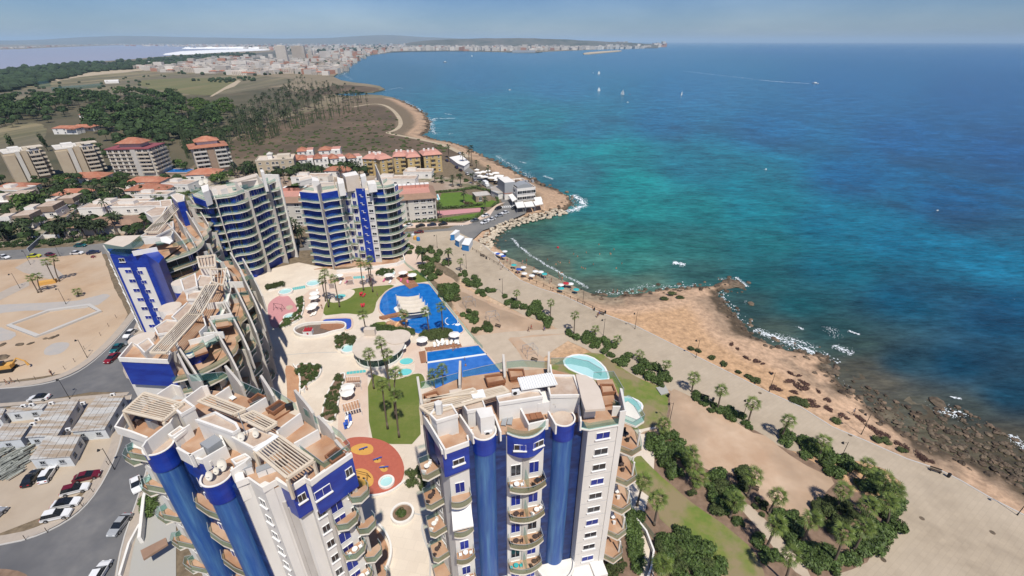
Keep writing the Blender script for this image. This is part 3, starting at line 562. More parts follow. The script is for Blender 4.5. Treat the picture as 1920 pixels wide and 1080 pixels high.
for px,lb in(([(190,250),(225,260),(222,320),(205,370),(170,400),(90,435),(75,420),(100,390),(170,365),(192,330),(180,290)],'curving sand planter wrapped round the pink playground'),([(420,480),(460,470),(530,500),(548,525),(540,545),(500,530),(460,545),(430,570),(410,540)],'white walled planter beside the cafe terrace'),([(175,655),(250,648),(310,660),(328,695),(300,735),(240,770),(215,810),(195,800),(205,730),(185,690)],'hook shaped white planter in front of the stepped block'),([(460,700),(470,720),(440,800),(425,900),(400,1000),(345,990),(330,960),(350,860),(390,770),(430,720)],'long sand planter between plaza path and sun terrace'),([(640,425),(760,440),(880,455),(875,480),(780,488),(680,460),(620,445)],'hedge planter along the near edge of the big pool'),([(910,478),(1000,452),(1100,455),(1110,480),(1040,500),(960,508)],'stone walled planter at the near corner of the big pool'),([(650,95),(740,85),(765,100),(720,125),(660,122)],'round planter behind the far red pergolas'),([(0,180),(90,165),(110,175),(70,195),(0,215)],'pointed planter near the far curved tower')):
 BEDS.append((bed(px,lb),lb))
def ring(cx,cy,rx,ry,label,inner='pool_pale',h=.9,name='fountain',W=z4):
 a,b=W([(cx,cy)])[0];e,f=W([(cx+rx,cy)])[0];_,g=W([(cx,cy+ry)])[0]
 c_=at(a,b,.1);r1=abs(at(e,f,.1)[0]-c_[0]);t=empty(name,(c_[0],c_[1],0),label=label,cat=name.replace('_',' '))
 mb=MB();p=[(r1*cos(k*pi/12),r1*sin(k*pi/12))for k in range(24)];mb.wall(p,.4,0,h,True);mb.build('rim','white_wall',t)
 mb=MB();mb.prism([(x_*.95,y_*.95)for x_,y_ in p],.02,h*.6);mb.build('basin',inner,t)
 return t
ring(280,170,40,15,'round white fountain basin beside the turquoise tile strip near the loungers');ring(115,220,38,16,'round white seat basin at the top of the pink playground');ring(145,370,38,14,'round white basin at the foot of the pink playground')
ring(730,112,35,14,'round white fountain basin near the far end of the pool terrace');ring(492,560,45,22,'round white basin in front of the cafe planter')
ring(755,965,20,14,'small oval planter with a dark bush in the near plaza','brown_bed',.8,'planter',lambda p:p);ring(725,905,13,8,'white ringed wading basin beside the red playground','pool_pale',.6,'fountain',lambda p:p)
ring(600,1075,60,26,'round white planter rim at the foot of the left front tower','brown_bed',.6,'planter',lambda p:p)if 0 else None
M('dark_sand',(.14,.105,.085),c2=(.18,.13,.10),scale=1)
t=empty('play_pit',(0,0,0),label='sunken play pit with red deck inside a long curved white wall',cat='play area')
p=chaikin(ats(z4([(160,440),(230,410),(330,405),(470,400),(475,445),(390,460),(340,480),(250,490),(175,475)]),.1),2)
mb=MB();mb.wall(p,.45,0,1.0,True);mb.build('pit_wall','white_wall',t);mb=MB();mb.prism(p,0,.12);mb.build('pit_floor','dark_sand',t)
mb=MB();mb.prism(ats(z4([(325,405),(465,395),(472,440),(400,450),(318,430)]),.2),0,.3);mb.build('deck','wood_deck',t)
def deck(px,label,z=.25,mat='wood_deck',W=z4,rot=0,n=10):
 t=empty('timber_deck',(0,0,0),label=label,cat='deck');c=ats(W(px),z)
 L=lambda p,q,t_:(p[0]+(q[0]-p[0])*t_,p[1]+(q[1]-p[1])*t_)
 for k in range(n):
  a,b=k/n+.004,(k+1)/n-.004;q=MB();q.prism([L(c[0],c[1],a),L(c[0],c[1],b),L(c[3],c[2],b),L(c[3],c[2],a)],.04,z+random.uniform(-.012,.012));q.build('plank',mat,t)
 return t
deck([(905,570),(945,562),(952,632),(918,636)],'small square brown deck at the corner of the lap pool',n=6)
deck([(940,545),(1150,512),(1165,540),(950,568)],'long reddish deck with loungers along the lap pool',n=14)
deck([(770,130),(830,90),(905,175),(850,195)],'reddish timber jetty reaching into the far end of the big pool',n=12)
deck([(668,360),(790,332),(805,345),(690,368)],'curved timber footbridge to the island in the big pool',z=.9,n=12)
sheet('road',[(-200,780),(-200,728),(0,722),(120,705),(180,668),(232,605),(262,575),(330,600),(420,700),(330,800),(285,900),(262,1000),(215,1120),(215,1400),(-400,1400),(-400,1040),(0,1022),(70,1000),(160,935),(205,865),(214,800),(238,735),(170,735),(0,765)],'asphalt',.0)
sheet('road',[(-200,475),(0,470),(140,462),(200,455),(330,450),(520,452),(560,450),(760,435),(840,428),(900,405),(945,385),(935,368),(880,330),(845,300),(820,278),(835,275),(862,300),(920,345),(965,372),(992,388),(985,400),(940,420),(905,432),(880,455),(800,462),(745,460),(560,470),(540,485),(360,470),(250,472),(140,480),(0,492),(-200,500)],'asphalt_old',.0)
sheet('dirt',[(-200,492),(0,488),(120,480),(190,472),(215,540),(240,590),(205,640),(150,685),(120,700),(0,716),(-200,722)],'sandy_lot',.01,0,.2,4)
sheet('dirt',[(-400,790),(0,768),(120,752),(232,742),(228,800),(213,842),(190,880),(150,925),(90,965),(0,1000),(-400,1022)],'gravel_lot',.012,0)
band('pavement',[(262,572),(236,606),(205,642),(150,690),(90,714),(0,724),(-200,730)],2.2,'pavement',.06,sm=2);band('kerb',[(268,577),(242,610),(211,647),(155,696),(93,720),(0,730),(-200,737)],.25,'kerb_stone',.0,.13)
band('pavement',[(238,742),(226,800),(212,852),(165,935),(100,985),(0,1018),(-300,1036)],2.0,'pavement',.06);band('kerb',[(246,744),(232,802),(219,856),(172,943),(106,993),(0,1027),(-300,1046)],.25,'kerb_stone',.0,.13)
band('pavement',[(-100,764),(0,760),(130,748),(240,738)],1.3,'pavement',.06)
band('pavement',[(215,1200),(232,1040),(262,950),(285,880),(300,800),(300,740)],2.0,'pavement',.06);band('kerb',[(207,1200),(222,1040),(253,950),(277,880),(290,800)],.25,'kerb_stone',.0,.13)
sheet('pavement',[(262,590),(240,640),(228,690),(240,715),(300,720),(330,700),(300,640)],'pavement',.08,1)
sheet('dirt',[(-200,1068),(0,1065),(45,1072),(60,1090),(0,1200),(-200,1200)],'brown_bed',.02,1)
sheet('patch',zl([(75,545),(150,505),(230,500),(330,590),(280,610),(120,570)]),'pavement',.03);sheet('path',zl([(-60,700),(60,640),(145,612),(150,635),(40,690),(-60,740)]),'pavement',.03)
M('grey_dust',(.36,.34,.32),c2=(.40,.36,.32),scale=.4)
sheet('path',zl([(380,715),(470,690),(540,675),(560,690),(480,745),(300,760),(60,765),(-100,800),(-100,740),(120,725),(250,722)]),'grey_dust',.03,1,.3,3)
sheet('patch',zl([(220,960),(270,925),(340,920),(355,940),(300,985),(225,992)]),'grey_dust',.03,2,.15,1)
sheet('patch',zl([(-60,850),(0,840),(90,880),(60,910),(-60,930)]),'grey_dust',.03,2,.3,2)
p=ats(zl([(45,835),(250,760),(450,733),(505,765),(280,855),(190,890)]),.4);mb=MB();mb.wall(p,1.2,0,.6,True)
o=mb.build('kerb_ring','kerb_stone');tag(o,'concrete kerb ring round a bare earth bed on the building site','kerb')
M('road_paint',(.66,.66,.64),rough=.7)
def zebra(c0,c1,n,ln,wd,label):
 t=empty('zebra_crossing',(0,0,0),label=label,cat='zebra crossing');a=at(*c0);b=at(*c1);d=Vector((b[0]-a[0],b[1]-a[1]));u=d.normalized();v=Vector((-u.y,u.x))
 for k in range(n):
  c_=Vector(a)+d*(k/(n-1));q=MB();q.face([(*(c_+u*s1*wd/2+v*s2*ln/2),.012)for s1,s2 in((-1,-1),(1,-1),(1,1),(-1,1))]);q.build('stripe','road_paint',t)
zebra((942,388),(968,386),8,3.4,.5,'white zebra crossing in front of the seafront restaurants');zebra((838,420),(868,421),9,3.0,.5,'white zebra crossing below the grey apartment block')
sheet('lawn',zb([(298,412),(420,405),(500,430),(640,462),(650,475),(610,498),(290,512),(262,500)]),'lawn_bright',.05,label='bright green lawn behind the small stone hut',**LG)
sheet('lawn',zb([(285,572),(540,535),(555,545),(520,575),(400,590),(280,590)]),'lawn_bright',.05,label='bright green verge beside the red sports court',**LG)
sheet('sports_court',zb([(270,525),(545,505),(548,528),(275,556)]),'rubber_pink',.05)
sheet('pavement',zb([(-30,600),(440,600),(560,548),(650,480),(700,470),(640,500),(600,560),(460,612),(-30,640)]),'plaza_pink',.05)
sheet('patio',zb([(0,700),(80,712),(140,745),(200,840),(215,980),(120,900),(0,880)]),'plaza_pink',.06)
for p in([(100,590),(240,578),(420,572)],[(225,815),(232,745),(290,715),(335,690),(325,650)],[(335,1000),(345,880),(385,780),(445,705)]):band('paving_line',z4(p),.28,'kerb_stone',.045)
band('paving_line',[(800,968),(790,985),(795,1010),(808,1040),(806,1090)],.35,'kerb_stone',.045);band('paving_line',[(775,962),(800,968),(812,964)],.3,'kerb_stone',.047)
M('garden_mix',(.42,.35,.28),c2=(.07,.09,.03),scale=.09,detail=9,lo=.42,hi=.56,c3=(.30,.22,.16),s3=.03,w3=.3)
sheet('gardens',[(-150,335),(120,345),(330,325),(500,322),(690,318),(735,345),(735,400),(560,425),(520,448),(330,446),(200,450),(140,457),(-150,465)],'garden_mix',-.02,1,.5,6)
sheet('gardens',zb([(-40,330),(230,300),(470,330),(560,380),(480,390),(250,400),(-40,420)]),'garden_mix',.03,1,.3,4)
sheet('terrace',z4([(105,655),(150,650),(178,690),(198,745),(192,840),(180,870),(120,880),(122,770)]),'terracotta',.06,1);band('garden_wall',z4([(160,655),(185,690),(205,745),(200,830),(188,875)]),.3,'white_wall',.1,.8,kind='thing',label='curved white wall edging the terracotta terrace of the stepped block',cat='wall')
sheet('terrace',[(690,985),(705,990),(722,1010),(730,1035),(722,1065),(705,1085),(690,1085)],'terracotta',.06,1);band('garden_wall',[(698,980),(715,990),(730,1012),(736,1037),(728,1068),(712,1090)],.35,'white_wall',.1,.9,kind='thing',label='curved white wall round the terracotta terrace at the left tower foot',cat='wall')
M('tile_cobalt',(.006,.03,.27),c2=(.005,.02,.20),scale=.8,stretch=(1,1,3),rough=.35,spec=.4,c3=(.010,.045,.32),s3=.25,w3=.4)
M('tile_light',(.035,.10,.26),c2=(.075,.19,.37),scale=.75,stretch=(3.2,3.2,.22),rough=.4,detail=6,c3=(.018,.075,.28),s3=.45,w3=.5,bump=.08,bscale=9)
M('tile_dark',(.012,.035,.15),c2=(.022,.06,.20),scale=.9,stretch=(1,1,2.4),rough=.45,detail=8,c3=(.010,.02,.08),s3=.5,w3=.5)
M('render_white',(.68,.65,.60),c2=(.60,.575,.53),scale=.35,stretch=(1,1,.35),rough=.75,detail=7,bump=.05)
M('concrete_fin',(.50,.465,.42),c2=(.43,.40,.36),scale=.6,stretch=(1,1,.4),rough=.85,detail=7)
M('slab_edge',(.74,.70,.61),c2=(.68,.64,.55),scale=1.0,rough=.7)
M('roof_gravel',(.44,.33,.25),c2=(.36,.26,.20),scale=3.0,detail=9,bump=.4,bscale=8,c3=(.50,.41,.33),s3=.4,w3=.4)
M('roof_beige',(.58,.50,.42),c2=(.54,.46,.38),scale=.5)
M('terrace_tile',(.37,.205,.115),c2=(.31,.165,.095),scale=1.2,detail=6,c3=(.46,.31,.21),s3=.3,w3=.4)
M('pergola_cream',(.62,.53,.41),c2=(.56,.47,.36),scale=1.5,rough=.7)
M('shutter_navy',(.010,.02,.17),c2=(.012,.03,.24),scale=1.0,rough=.4,objrand=.35)
M('window_dark',(.016,.02,.028),rough=.12,spec=.6,objrand=.3)
M('frame_white',(.70,.69,.67),rough=.5);M('frame_grey',(.30,.31,.32),rough=.5)
M('tub_wood',(.27,.12,.06),c2=(.20,.09,.05),scale=2,rough=.6);M('canvas',(.74,.71,.66),rough=.8);M('grey_metal',(.28,.29,.30),rough=.5);M('dark_wicker',(.06,.04,.035),rough=.8)
M('dish_cream',(.62,.58,.50),rough=.5);M('black_plastic',(.02,.02,.022),rough=.5)
glassmat('glass_teal',(.16,.42,.40),.91)
glassmat('glass_green',(.22,.34,.27),.91)
class Tower:
 def __init__(s,label,O,ang=0.0,group='blue and white apartment towers round the pools'):
  s.t=empty('apartment_tower',(O[0],O[1],0),ang,label,'apartment tower',group);s.O=O;s.a=ang;s.memo={}
 def loc(s,p):
  dx,dy=p[0]-s.O[0],p[1]-s.O[1];ca,sa=cos(-s.a),sin(-s.a);return(dx*ca-dy*sa,dx*sa+dy*ca)
 def px(s,pts,z):return[s.loc(at(x,y,z))for x,y in pts]
 def prism(s,name,poly,z0,z1,mat,top=None,label=None):
  mb=MB();mb.use(MATS[mat]);mb.prism(poly,z0,z1,topmat=MATS[top]if top else None);return mb.build(name,None,s.t,label=label)
 def block(s,name,px_,z1,z0,mat,top=None,lip=.0,coping='white_wall'):
  p=s.px(px_,z1);mb=MB();mb.use(MATS[mat]);mb.prism(p,z0,z1-(.3 if lip else 0),topmat=MATS[top]if top else None)
  if lip:mb.use(MATS[coping]);mb.wall(p,.28,z1-.45,z1+.02,True)
  return mb.build(name,None,s.t)
 def wall(s,name,px_,z0,z1,mat='white_wall',th=.22):mb=MB();mb.wall(s.px(px_,z1),th,z0,z1);return mb.build(name,mat,s.t)
 def glass(s,px_,z0,h=1.1,mat='glass_teal',par=None):
  p=s.px(px_,z0);mb=MB();mb.use(MATS[mat]);mb.wall(p,.05,z0,z0+h);mb.use(MATS['frame_grey']);mb.wall(p,.07,z0+h,z0+h+.04);return mb.build('glass_railing',None,par or s.t)
 def pergola(s,e0,e1,n,z,zf,th=.22,hgt=.3,posts=True):
  """frame between the edges e0 and e1 (two photo points each) with n slats running across"""
  a,d=s.px(e0,z);b,c=s.px(e1,z);L=lambda p,q,t_:(p[0]+(q[0]-p[0])*t_,p[1]+(q[1]-p[1])*t_)
  mb=MB();mb.wall([a,d],th*1.5,z-hgt,z+.05)
  pg=mb.build('pergola','pergola_cream',s.t);m2=MB();m2.wall([b,c],th*1.5,z-hgt,z+.05);m2.build('beam','pergola_cream',pg)
  for p in(a,b,c,d)if posts else():m2=MB();m2.box(p[0]-.15,p[1]-.15,zf,p[0]+.15,p[1]+.15,z-hgt);m2.build('post','pergola_cream',pg)
  for k in range(n):
   t_=k/(n-1);q=MB();q.wall([L(a,d,t_),L(b,c,t_)],th*(1.4 if k in(0,n-1)else .5),z-.06,z+.1);o=q.build('slat','pergola_cream',pg)
 def fin(s,pa,pb,z0,za,zb_,th=.32,mat='concrete_fin',zref=34):
  a,b=s.px([pa,pb],zref);d=Vector((b[0]-a[0],b[1]-a[1]));n_=Vector((-d.y,d.x)).normalized()*th/2
  prof=[(0,z0),(1,z0)]+[(1-k/6,zb_+(za-zb_)*(k/6)**.6)for k in range(7)]
  mb=MB();A=[(a[0]+d.x*u+n_.x,a[1]+d.y*u+n_.y,z)for u,z in prof];B=[(a[0]+d.x*u-n_.x,a[1]+d.y*u-n_.y,z)for u,z in prof]
  mb.face(A);mb.face(B[::-1]);m_=len(prof)
  for k in range(m_):mb.face([A[k],B[k],B[(k+1)%m_],A[(k+1)%m_]])
  return mb.build('fin_wall',mat,s.t)
 def window(s,p,ang,z,w=1.7,h=1.15,kind='dark',sill=True,proud=.05):
  """window centred at local p on a wall running at angle ang (outward normal to the right of the direction)"""
  key=(w,h,sill,kind)
  if key not in s.memo:
   mb=MB();f=.035
   for x0,z0,x1,z1 in((-w/2,h/2-f,w/2,h/2),(-w/2,-h/2,w/2,-h/2+f),(-w/2,-h/2+f,-w/2+f,h/2-f),(w/2-f,-h/2+f,w/2,h/2-f),(-f/2,-h/2+f,f/2,h/2-f)):mb.box(x0,-.1,z0,x1,.02,z1)
   if sill:mb.box(-w/2-.12,-.24,-h/2-.12,w/2+.12,.02,-h/2)
   g=MB();g.box(-w/2+f,-.035,-h/2+f,w/2-f,.01,h/2-f)
   s.memo[key]=(mb.mesh('window',MATS['frame_white']),g.mesh('pane',MATS['window_dark']if kind=='dark' else MATS['shutter_navy']))
  me,g=s.memo[key];o=link('window',me,s.t,(p[0],p[1],z),ang);link('pane',g,o);return o
 def balcony(s,pts,z,rail_pts=None,depth_in=0,thick=.3,floor='terrace_tile',glass='glass_green',edge='slab_edge',h=1.05):
  """pts: local outline, the first and last point on the wall, the rest the outer edge"""
  mb=MB();mb.use(MATS[edge]);mb.prism(pts,z-thick,z,topmat=MATS[floor]);o=mb.build('balcony',None,s.t)
  r=pts if rail_pts is None else rail_pts;cx=sum(p[0]for p in pts)/len(pts);cy=sum(p[1]for p in pts)/len(pts)
  r=[(cx+(x-cx)*.965,cy+(y-cy)*.965)for x,y in r]
  g=MB();g.use(MATS[glass]);g.wall(r,.04,z,z+h);g.use(MATS['frame_grey']);g.wall(r,.06,z+h,z+h+.04);g.build('glass_railing',None,o);return o
def arc(x0,y0,x1,y1,bulge,n=8):
 """points from a to b bowed to the right of the direction"""
 d=Vector((x1-x0,y1-y0));nn=Vector((d.y,-d.x)).normalized()
 return[(x0+d.x*k/n+nn.x*bulge*(1-(2*k/n-1)**2),y0+d.y*k/n+nn.y*bulge*(1-(2*k/n-1)**2))for k in range(n+1)]
z3=zm(760,660,2.572);zz2=zm(200,680,2.7)
A=Tower('right front blue and white tower with two blue columns and a beige roof deck',(-8,39.6),R(12.8))
body=[(.25,.7),(2.8,.9),(2.9,1.7),(7.7,1.7),(7.8,1.3),(12.8,1.3),(12.9,1.7),(18.2,1.7),(18.2,0),(23.1,0),(24.2,3.2),(24.6,5.5),(22.4,9.3),(17.2,13.2),(10.3,14.2),(3.8,14.2),(-2.2,11.7),(-1.9,6.8),(-.9,5.2),(-.6,2.4)]
A.prism('wall',body,0,33,'render_white','terrace_tile')
for a,b in((2.85,7.75),(12.85,18.15)):mb=MB();mb.box(a,1.5,3,b,1.72,33.0);mb.build('tile_cladding','tile_dark',A.t)
for cu in(5.0,15.4):
 mb=MB();c24=[(cu+1.45*cos(k*pi/16),1.9+1.45*sin(k*pi/16))for k in range(32)];mb.prism(c24,0,31.2);mb.build('round_column','tile_light',A.t)
 mb=MB();c2=[(cu+1.56*cos(k*pi/16),1.9+1.56*sin(k*pi/16))for k in range(32)];mb.use(MATS['tile_cobalt']);mb.prism(c2,31.2,33.7,topmat=MATS['roof_gravel']);mb.wall(c2[14:]+c2[:3],.12,33.65,34.0);mb.use(MATS['white_wall']);mb.wall([(cu+(x-cu)*.99,1.9+(y-1.9)*.99)for x,y in c2[14:]+c2[:3]],.2,34.0,34.1);mb.build('column_cap',None,A.t)
bx=arc(7.85,1.2,12.85,1.2,1.3);mb=MB();mb.use(MATS['tile_cobalt']);mb.prism(bx+[(12.85,1.6),(7.85,1.6)],30.1,33.6,topmat=MATS['terrace_tile']);mb.build('bay_box',None,A.t)
g=MB();g.use(MATS['white_wall']);g.wall(bx,.22,33.6,33.8);g.use(MATS['glass_green']);g.wall(bx,.05,33.8,34.8);g.build('glass_railing',None,A.t)
mb=MB();q=[(-.35,-.1),(0,-.15),(2.9,.55),(2.9,1.6),(-.2,3.5),(-1.2,5.6),(-1.6,5.6),(-.8,2.4)];mb.use(MATS['tile_cobalt']);mb.prism(q,29.4,33.4,topmat=MATS['terrace_tile']);mb.use(MATS['white_wall']);mb.wall(q[7:]+q[:4],.24,33.4,34.1);mb.build('bay_box',None,A.t)
A.window((1.5,.18),R(13.5),31.4,1.5,.95)
for u_,v_,a_ in((9.3,.32,-14),(11.7,.38,16)):A.window((u_,v_-.12),R(a_),31.9,1.5,1.0)
for k in range(10):
 zf=27.5-3.0*k
 if zf<0:break
 for u_ in(9.0,11.5):A.window((u_,1.27),0,zf-.9+.05,1.35,2.1,'navy' if(k*7+int(u_))%3 else 'dark',False)
mb=MB();mb.box(9.95,1.12,0,10.75,1.28,30.1);mb.build('pilaster','concrete_fin',A.t)
for z in(24.6,18.6,12.6,6.6):
 o=A.balcony([(7.85,1.25)]+arc(7.85,-.2,12.9,-.2,.8)+[(12.9,1.25)],z)
 mb=MB();mb.box(10.3,-.7,z,10.36,1.1,z+2.0);mb.build('divider','glass_teal',o)
for z in(24.6,18.6,12.6,6.6):A.balcony([(.2,.8)]+arc(.1,-.9,2.8,-.45,.5)+[(2.75,.9)],z)
for k in range(9):A.window((1.45,.78),R(4),26.0-3*k,1.25,1.9,'navy',False)
mb=MB();mb.wall(A.px(z3([(205,745),(292,745)]),23.2),.05,23.2,23.25)
mb=MB();mb.face([(.1,.7,22.4),(2.7,.9,22.4),(2.7,-1.4,20.9),(.0,-1.5,20.9)]);mb.face([(.0,-1.5,20.9),(2.7,-1.4,20.9),(2.7,-1.38,20.6),(.0,-1.48,20.6)]);mb.build('awning','canvas',A.t)
for z in(26.2,20.2,14.2,8.2,2.2):A.balcony([(-1.7,6.2),(-3.6,5.6),(-3.2,3.0),(-2.5,2.6),(-.6,3.4)],z)
mb=MB();mb.wall([(-2.45,11.7),(-2.15,6.7)],.3,0,34.2);mb.build('fin_wall','concrete_fin',A.t)
mb=MB();mb.prism([(-1.9,6.6),(-2.25,6.6),(-1.9,5.2),(-1.0,3.6),(-.7,3.7)],27.5,33.2);mb.build('tile_cladding','tile_dark',A.t)
for k in range(8):A.window((-1.32,5.6),R(-62),28.5-3*k,1.1,1.7,'dark',False)
for k in range(11):mb=MB();mb.box(18.25,-.012,30.2-2.93*k,22.25,0,30.24-2.93*k);mb.build('panel_joint','frame_grey',A.t)
for k in range(11):A.window((20.35,-.02),0,31.7-2.93*k,1.9,1.15,'dark' if k%3 else 'navy')
mb=MB();mb.prism([(22.3,-.12),(23.15,-.12),(24.5,4),(24.2,4.2),(23.0,.05),(22.3,.05)],0,35.4);mb.build('corner_pier','render_white',A.t)
mb=MB();mb.use(MATS['glass_teal']);mb.wall([(17.3,.5),(18.3,-.05),(22.3,-.05)],.05,33.2,34.3);mb.use(MATS['white_wall']);mb.wall([(17.3,.5),(18.3,-.05),(22.3,-.05)],.28,33.0,33.2);mb.build('glass_railing',None,A.t)
for k,z in enumerate((27.6,21.6,15.6,9.6,3.6)):
 A.balcony([(23.3,.4)]+[(24.6,-.8),(26.4,-.1),(27.2,2.6),(26.9,5.5)]+[(24.6,4.9)],z)
 A.balcony([(24.0,2.6),(25.6,2.0),(26.6,4.6),(26.2,7.0),(24.4,6.2)],z-3.0)
 mb=MB();mb.tube((25.9,.8,z-2.9),(25.9,.8,z-.3),.14);mb.tube((26.2,.8,z),(26.2,.8,z+2.7),.14);mb.build('post','render_white',A.t)
A.balcony([(23.2,.6),(24.5,-.7),(26.0,-.1),(26.1,2.6),(25.6,4.0),(24.6,3.8)],33.0,floor='render_white',glass='glass_teal')
A.block('stair_house',z3([(122,300),(150,262),(222,252),(252,300),(150,330)]),36.2,33,'render_white','roof_gravel',1)
A.block('chimney',z3([(138,240),(160,230),(178,240),(170,256),(145,258)]),37.6,36,'render_white')
A.block('lift_house',z3([(342,278),(415,262),(430,308),(362,320)]),36.4,33,'white_wall');A.block('roof_room',z3([(272,240),(368,220),(385,268),(300,282)]),36.0,33,'render_white','roof_gravel',1)
A.block('roof_room',z3([(440,215),(600,180),(646,185),(662,212),(452,244)]),36.2,33,'white_wall','roof_gravel',1);A.block('roof_room',z3([(690,165),(715,110),(812,112),(845,205),(700,208)]),36.2,33,'render_white','roof_gravel',1)
A.block('beige_roof',z3([(822,106),(870,112),(910,135),(940,180),(965,272),(868,280),(850,225)]),36.6,36.25,'roof_beige');A.block('roof_room',z3([(836,120),(880,125),(915,180),(925,225),(868,232),(850,200)]),36.2,33,'white_wall')
o=A.block('white_canopy',z3([(540,125),(708,98),(735,155),(560,182)]),36.75,36.6,'white_paint');a_,b_,c_,d_=A.px(z3([(540,125),(708,98),(735,155),(560,182)]),36.75)
for k in range(15):
 t_=(k+.5)/15;q=MB();L=lambda p,r,t:(p[0]+(r[0]-p[0])*t,p[1]+(r[1]-p[1])*t);q.wall([L(a_,b_,t_),L(d_,c_,t_)],.12,36.75,36.84);q.build('slat','white_paint',o)
A.block('roof_room',z3([(560,190),(660,180),(700,200),(700,240),(640,250),(600,240)]),35.0,33,'white_wall')
A.block('white_canopy',z3([(312,190),(375,178),(388,215),(325,222)]),36.3,36.15,'white_paint')
for p in([(555,268),(598,352)],[(690,285),(728,352)],[(692,240),(830,200),(848,335)],[(262,300),(328,398)],[(428,300),(460,385)],[(1000,262),(1048,262)],[(700,60),(705,100)],[(600,345),(690,325)],[(78,285),(120,350),(192,470)]):A.wall('parapet',z3(p),33,34.6)
A.pergola(z3([(70,262),(120,300)]),z3([(470,166),(500,192)]),6,36.05,33);A.pergola(z3([(85,235),(120,225)]),z3([(330,176),(345,196)]),3,36.3,33,posts=False)
for pa,pb in(((268,100),(262,165)),((473,68),(480,125)),((690,55),(690,100)),((66,178),(78,250))):A.fin(z3([pa])[0],z3([pb])[0],30,36.2,34.2)
for p in([(78,178),(135,165),(262,130)],[(280,124),(385,98),(478,80)],[(488,78),(560,70),(686,78)],[(700,60),(800,58),(880,75),(945,115)],[(905,130),(1000,124),(1048,208),(1046,285),(1000,262)]):A.glass(z3(p),33.0,1.2)
for p in([(385,115),(468,104),(482,135),(398,150)],[(497,82),(568,82),(575,115),(508,122)],[(92,205),(150,190),(170,215),(110,235)],[(942,155),(1000,155),(1014,190),(952,196)]):A.block('hot_tub',z3(p),34.0,33,'tub_wood','terrace_tile',1,'tub_wood')
A.block('deck',z3([(922,135),(998,130),(1042,240),(962,256)]),33.4,33,'tub_wood','terrace_tile')
A.block('deck',z3([(212,185),(270,172),(275,195),(215,205)]),33.5,33,'roof_beige')
mb=MB();mb.prism([(17.6,-1.9),(22.8,-1.9),(22.8,0),(17.6,0)],3.0,3.3);mb.box(20.9,-2.3,1.6,23,0,3.9);mb.build('entrance_canopy','white_wall',A.t)
mb=MB();cr=[(12.9+2.4+3.0*cos(R(180+k*18)),1.0+3.2*sin(R(180+k*18)))for k in range(11)];mb.prism(cr,4.2,4.5);mb.wall(cr,.25,4.5,4.95);mb.build('porch_roof','white_wall',A.t)
def dish(T,px_,z,r,zref=None,label='',az=R(200)):
 p=at(*px_,z);t=empty('satellite_dish',(p[0],p[1],z-.5),az,label,'satellite dish','satellite dishes on the tower roofs');mb=MB();vs=[(0,0,.7)]
 n=14;rings=3
 for a in range(1,rings+1):
  for k in range(n):rr=r*a/rings;vs.append((rr*cos(2*pi*k/n),-.35*(rr/r)**2*r+rr*sin(2*pi*k/n)*.5,.7+rr*sin(2*pi*k/n)*.86))
 fs=[(0,1+k,1+(k+1)%n)for k in range(n)]
 for a in range(rings-1):
  for k in range(n):b=1+a*n;fs.append((b+k,b+n+k,b+n+(k+1)%n,b+(k+1)%n))
 mb.raw(vs,fs);mb.build('reflector','dish_cream',t);m2=MB();m2.tube((0,0,-.05),(0,.05,.7),.05);m2.tube((0,-.1,.35),(0,-r*.9,.75),.025);m2.build('mount','grey_metal',t);return t
dish(A,z3([(722,262)])[0],34.2,.42,label='white satellite dish beside the gravel roof over the right blue column')
def acunit(px_,z,label,s=1.0,rz=.2):
 p=at(*px_,z);t=empty('air_conditioner',(p[0],p[1],z),rz,label,'air conditioner','air conditioning units on the roofs');t.scale=(s,)*3;mb=MB();mb.box(-.5,-.2,0,.5,.2,.75);mb.build('casing','frame_white',t)
 mb=MB();mb.tube((-.12,-.21,.38),(-.12,-.23,.38),.28,n=14);mb.build('fan_grille','black_plastic',t);return t
acunit(z3([(400,400)])[0],33.4,'air conditioner on the left blue column of the right tower');acunit(z3([(532,205)])[0],36.0,'air conditioner on the gravel roof room of the right tower')
def lounger(p,z,rz,label,group,mat='canvas',name='sun_lounger'):
 t=empty(name,(p[0],p[1],z),rz,label,'sun lounger',group);mb=MB();mb.box(-.32,-.9,.26,.32,.3,.34)
 mb.raw([(-.32,.3,.26),(.32,.3,.26),(.32,.95,.62),(-.32,.95,.62),(-.32,.3,.34),(.32,.3,.34),(.32,.9,.70),(-.32,.9,.70)],[(0,3,2,1),(4,5,6,7),(0,1,5,4),(1,2,6,5),(2,3,7,6),(3,0,4,7)]);mb.build('bed',mat,t)
 for x_,y_ in((-.28,-.8),(.28,-.8),(-.28,.35),(.28,.35)):mb=MB();mb.box(x_-.03,y_-.03,0,x_+.03,y_+.03,.26);mb.build('leg','grey_metal',t)
 return t
lounger(at(*z3([(478,338)])[0],33),33.02,R(-8),'grey lounger on the roof terrace of the right tower, nearer the white wall box','loungers on the right tower roof','grey_metal')
lounger(at(*z3([(506,334)])[0],33),33.02,R(-8),'grey lounger on the roof terrace of the right tower, nearer the brown sofa','loungers on the right tower roof','grey_metal')
p=at(*z3([(615,322)])[0],33);t=empty('outdoor_sofa',(p[0],p[1],33.02),R(15),'dark brown wicker sofa set on the right tower roof terrace','sofa');mb=MB();mb.box(-1.3,-.7,0,1.3,.7,.4);mb.build('seat','dark_wicker',t);mb=MB();mb.box(-1.3,.7,0,1.3,.95,.85);mb.build('backrest','dark_wicker',t)
for k in range(3):mb=MB();mb.box(-1.25+k*.85,-.6,.4,-.45+k*.85,.65,.52);mb.build('cushion','tub_wood',t)
B=Tower('left front blue and white tower with pergolas and a dark blue shaded side',(-27.3,34.3),0.0)
P34=lambda pts,z=34.0:B.px(zz2(pts),z)
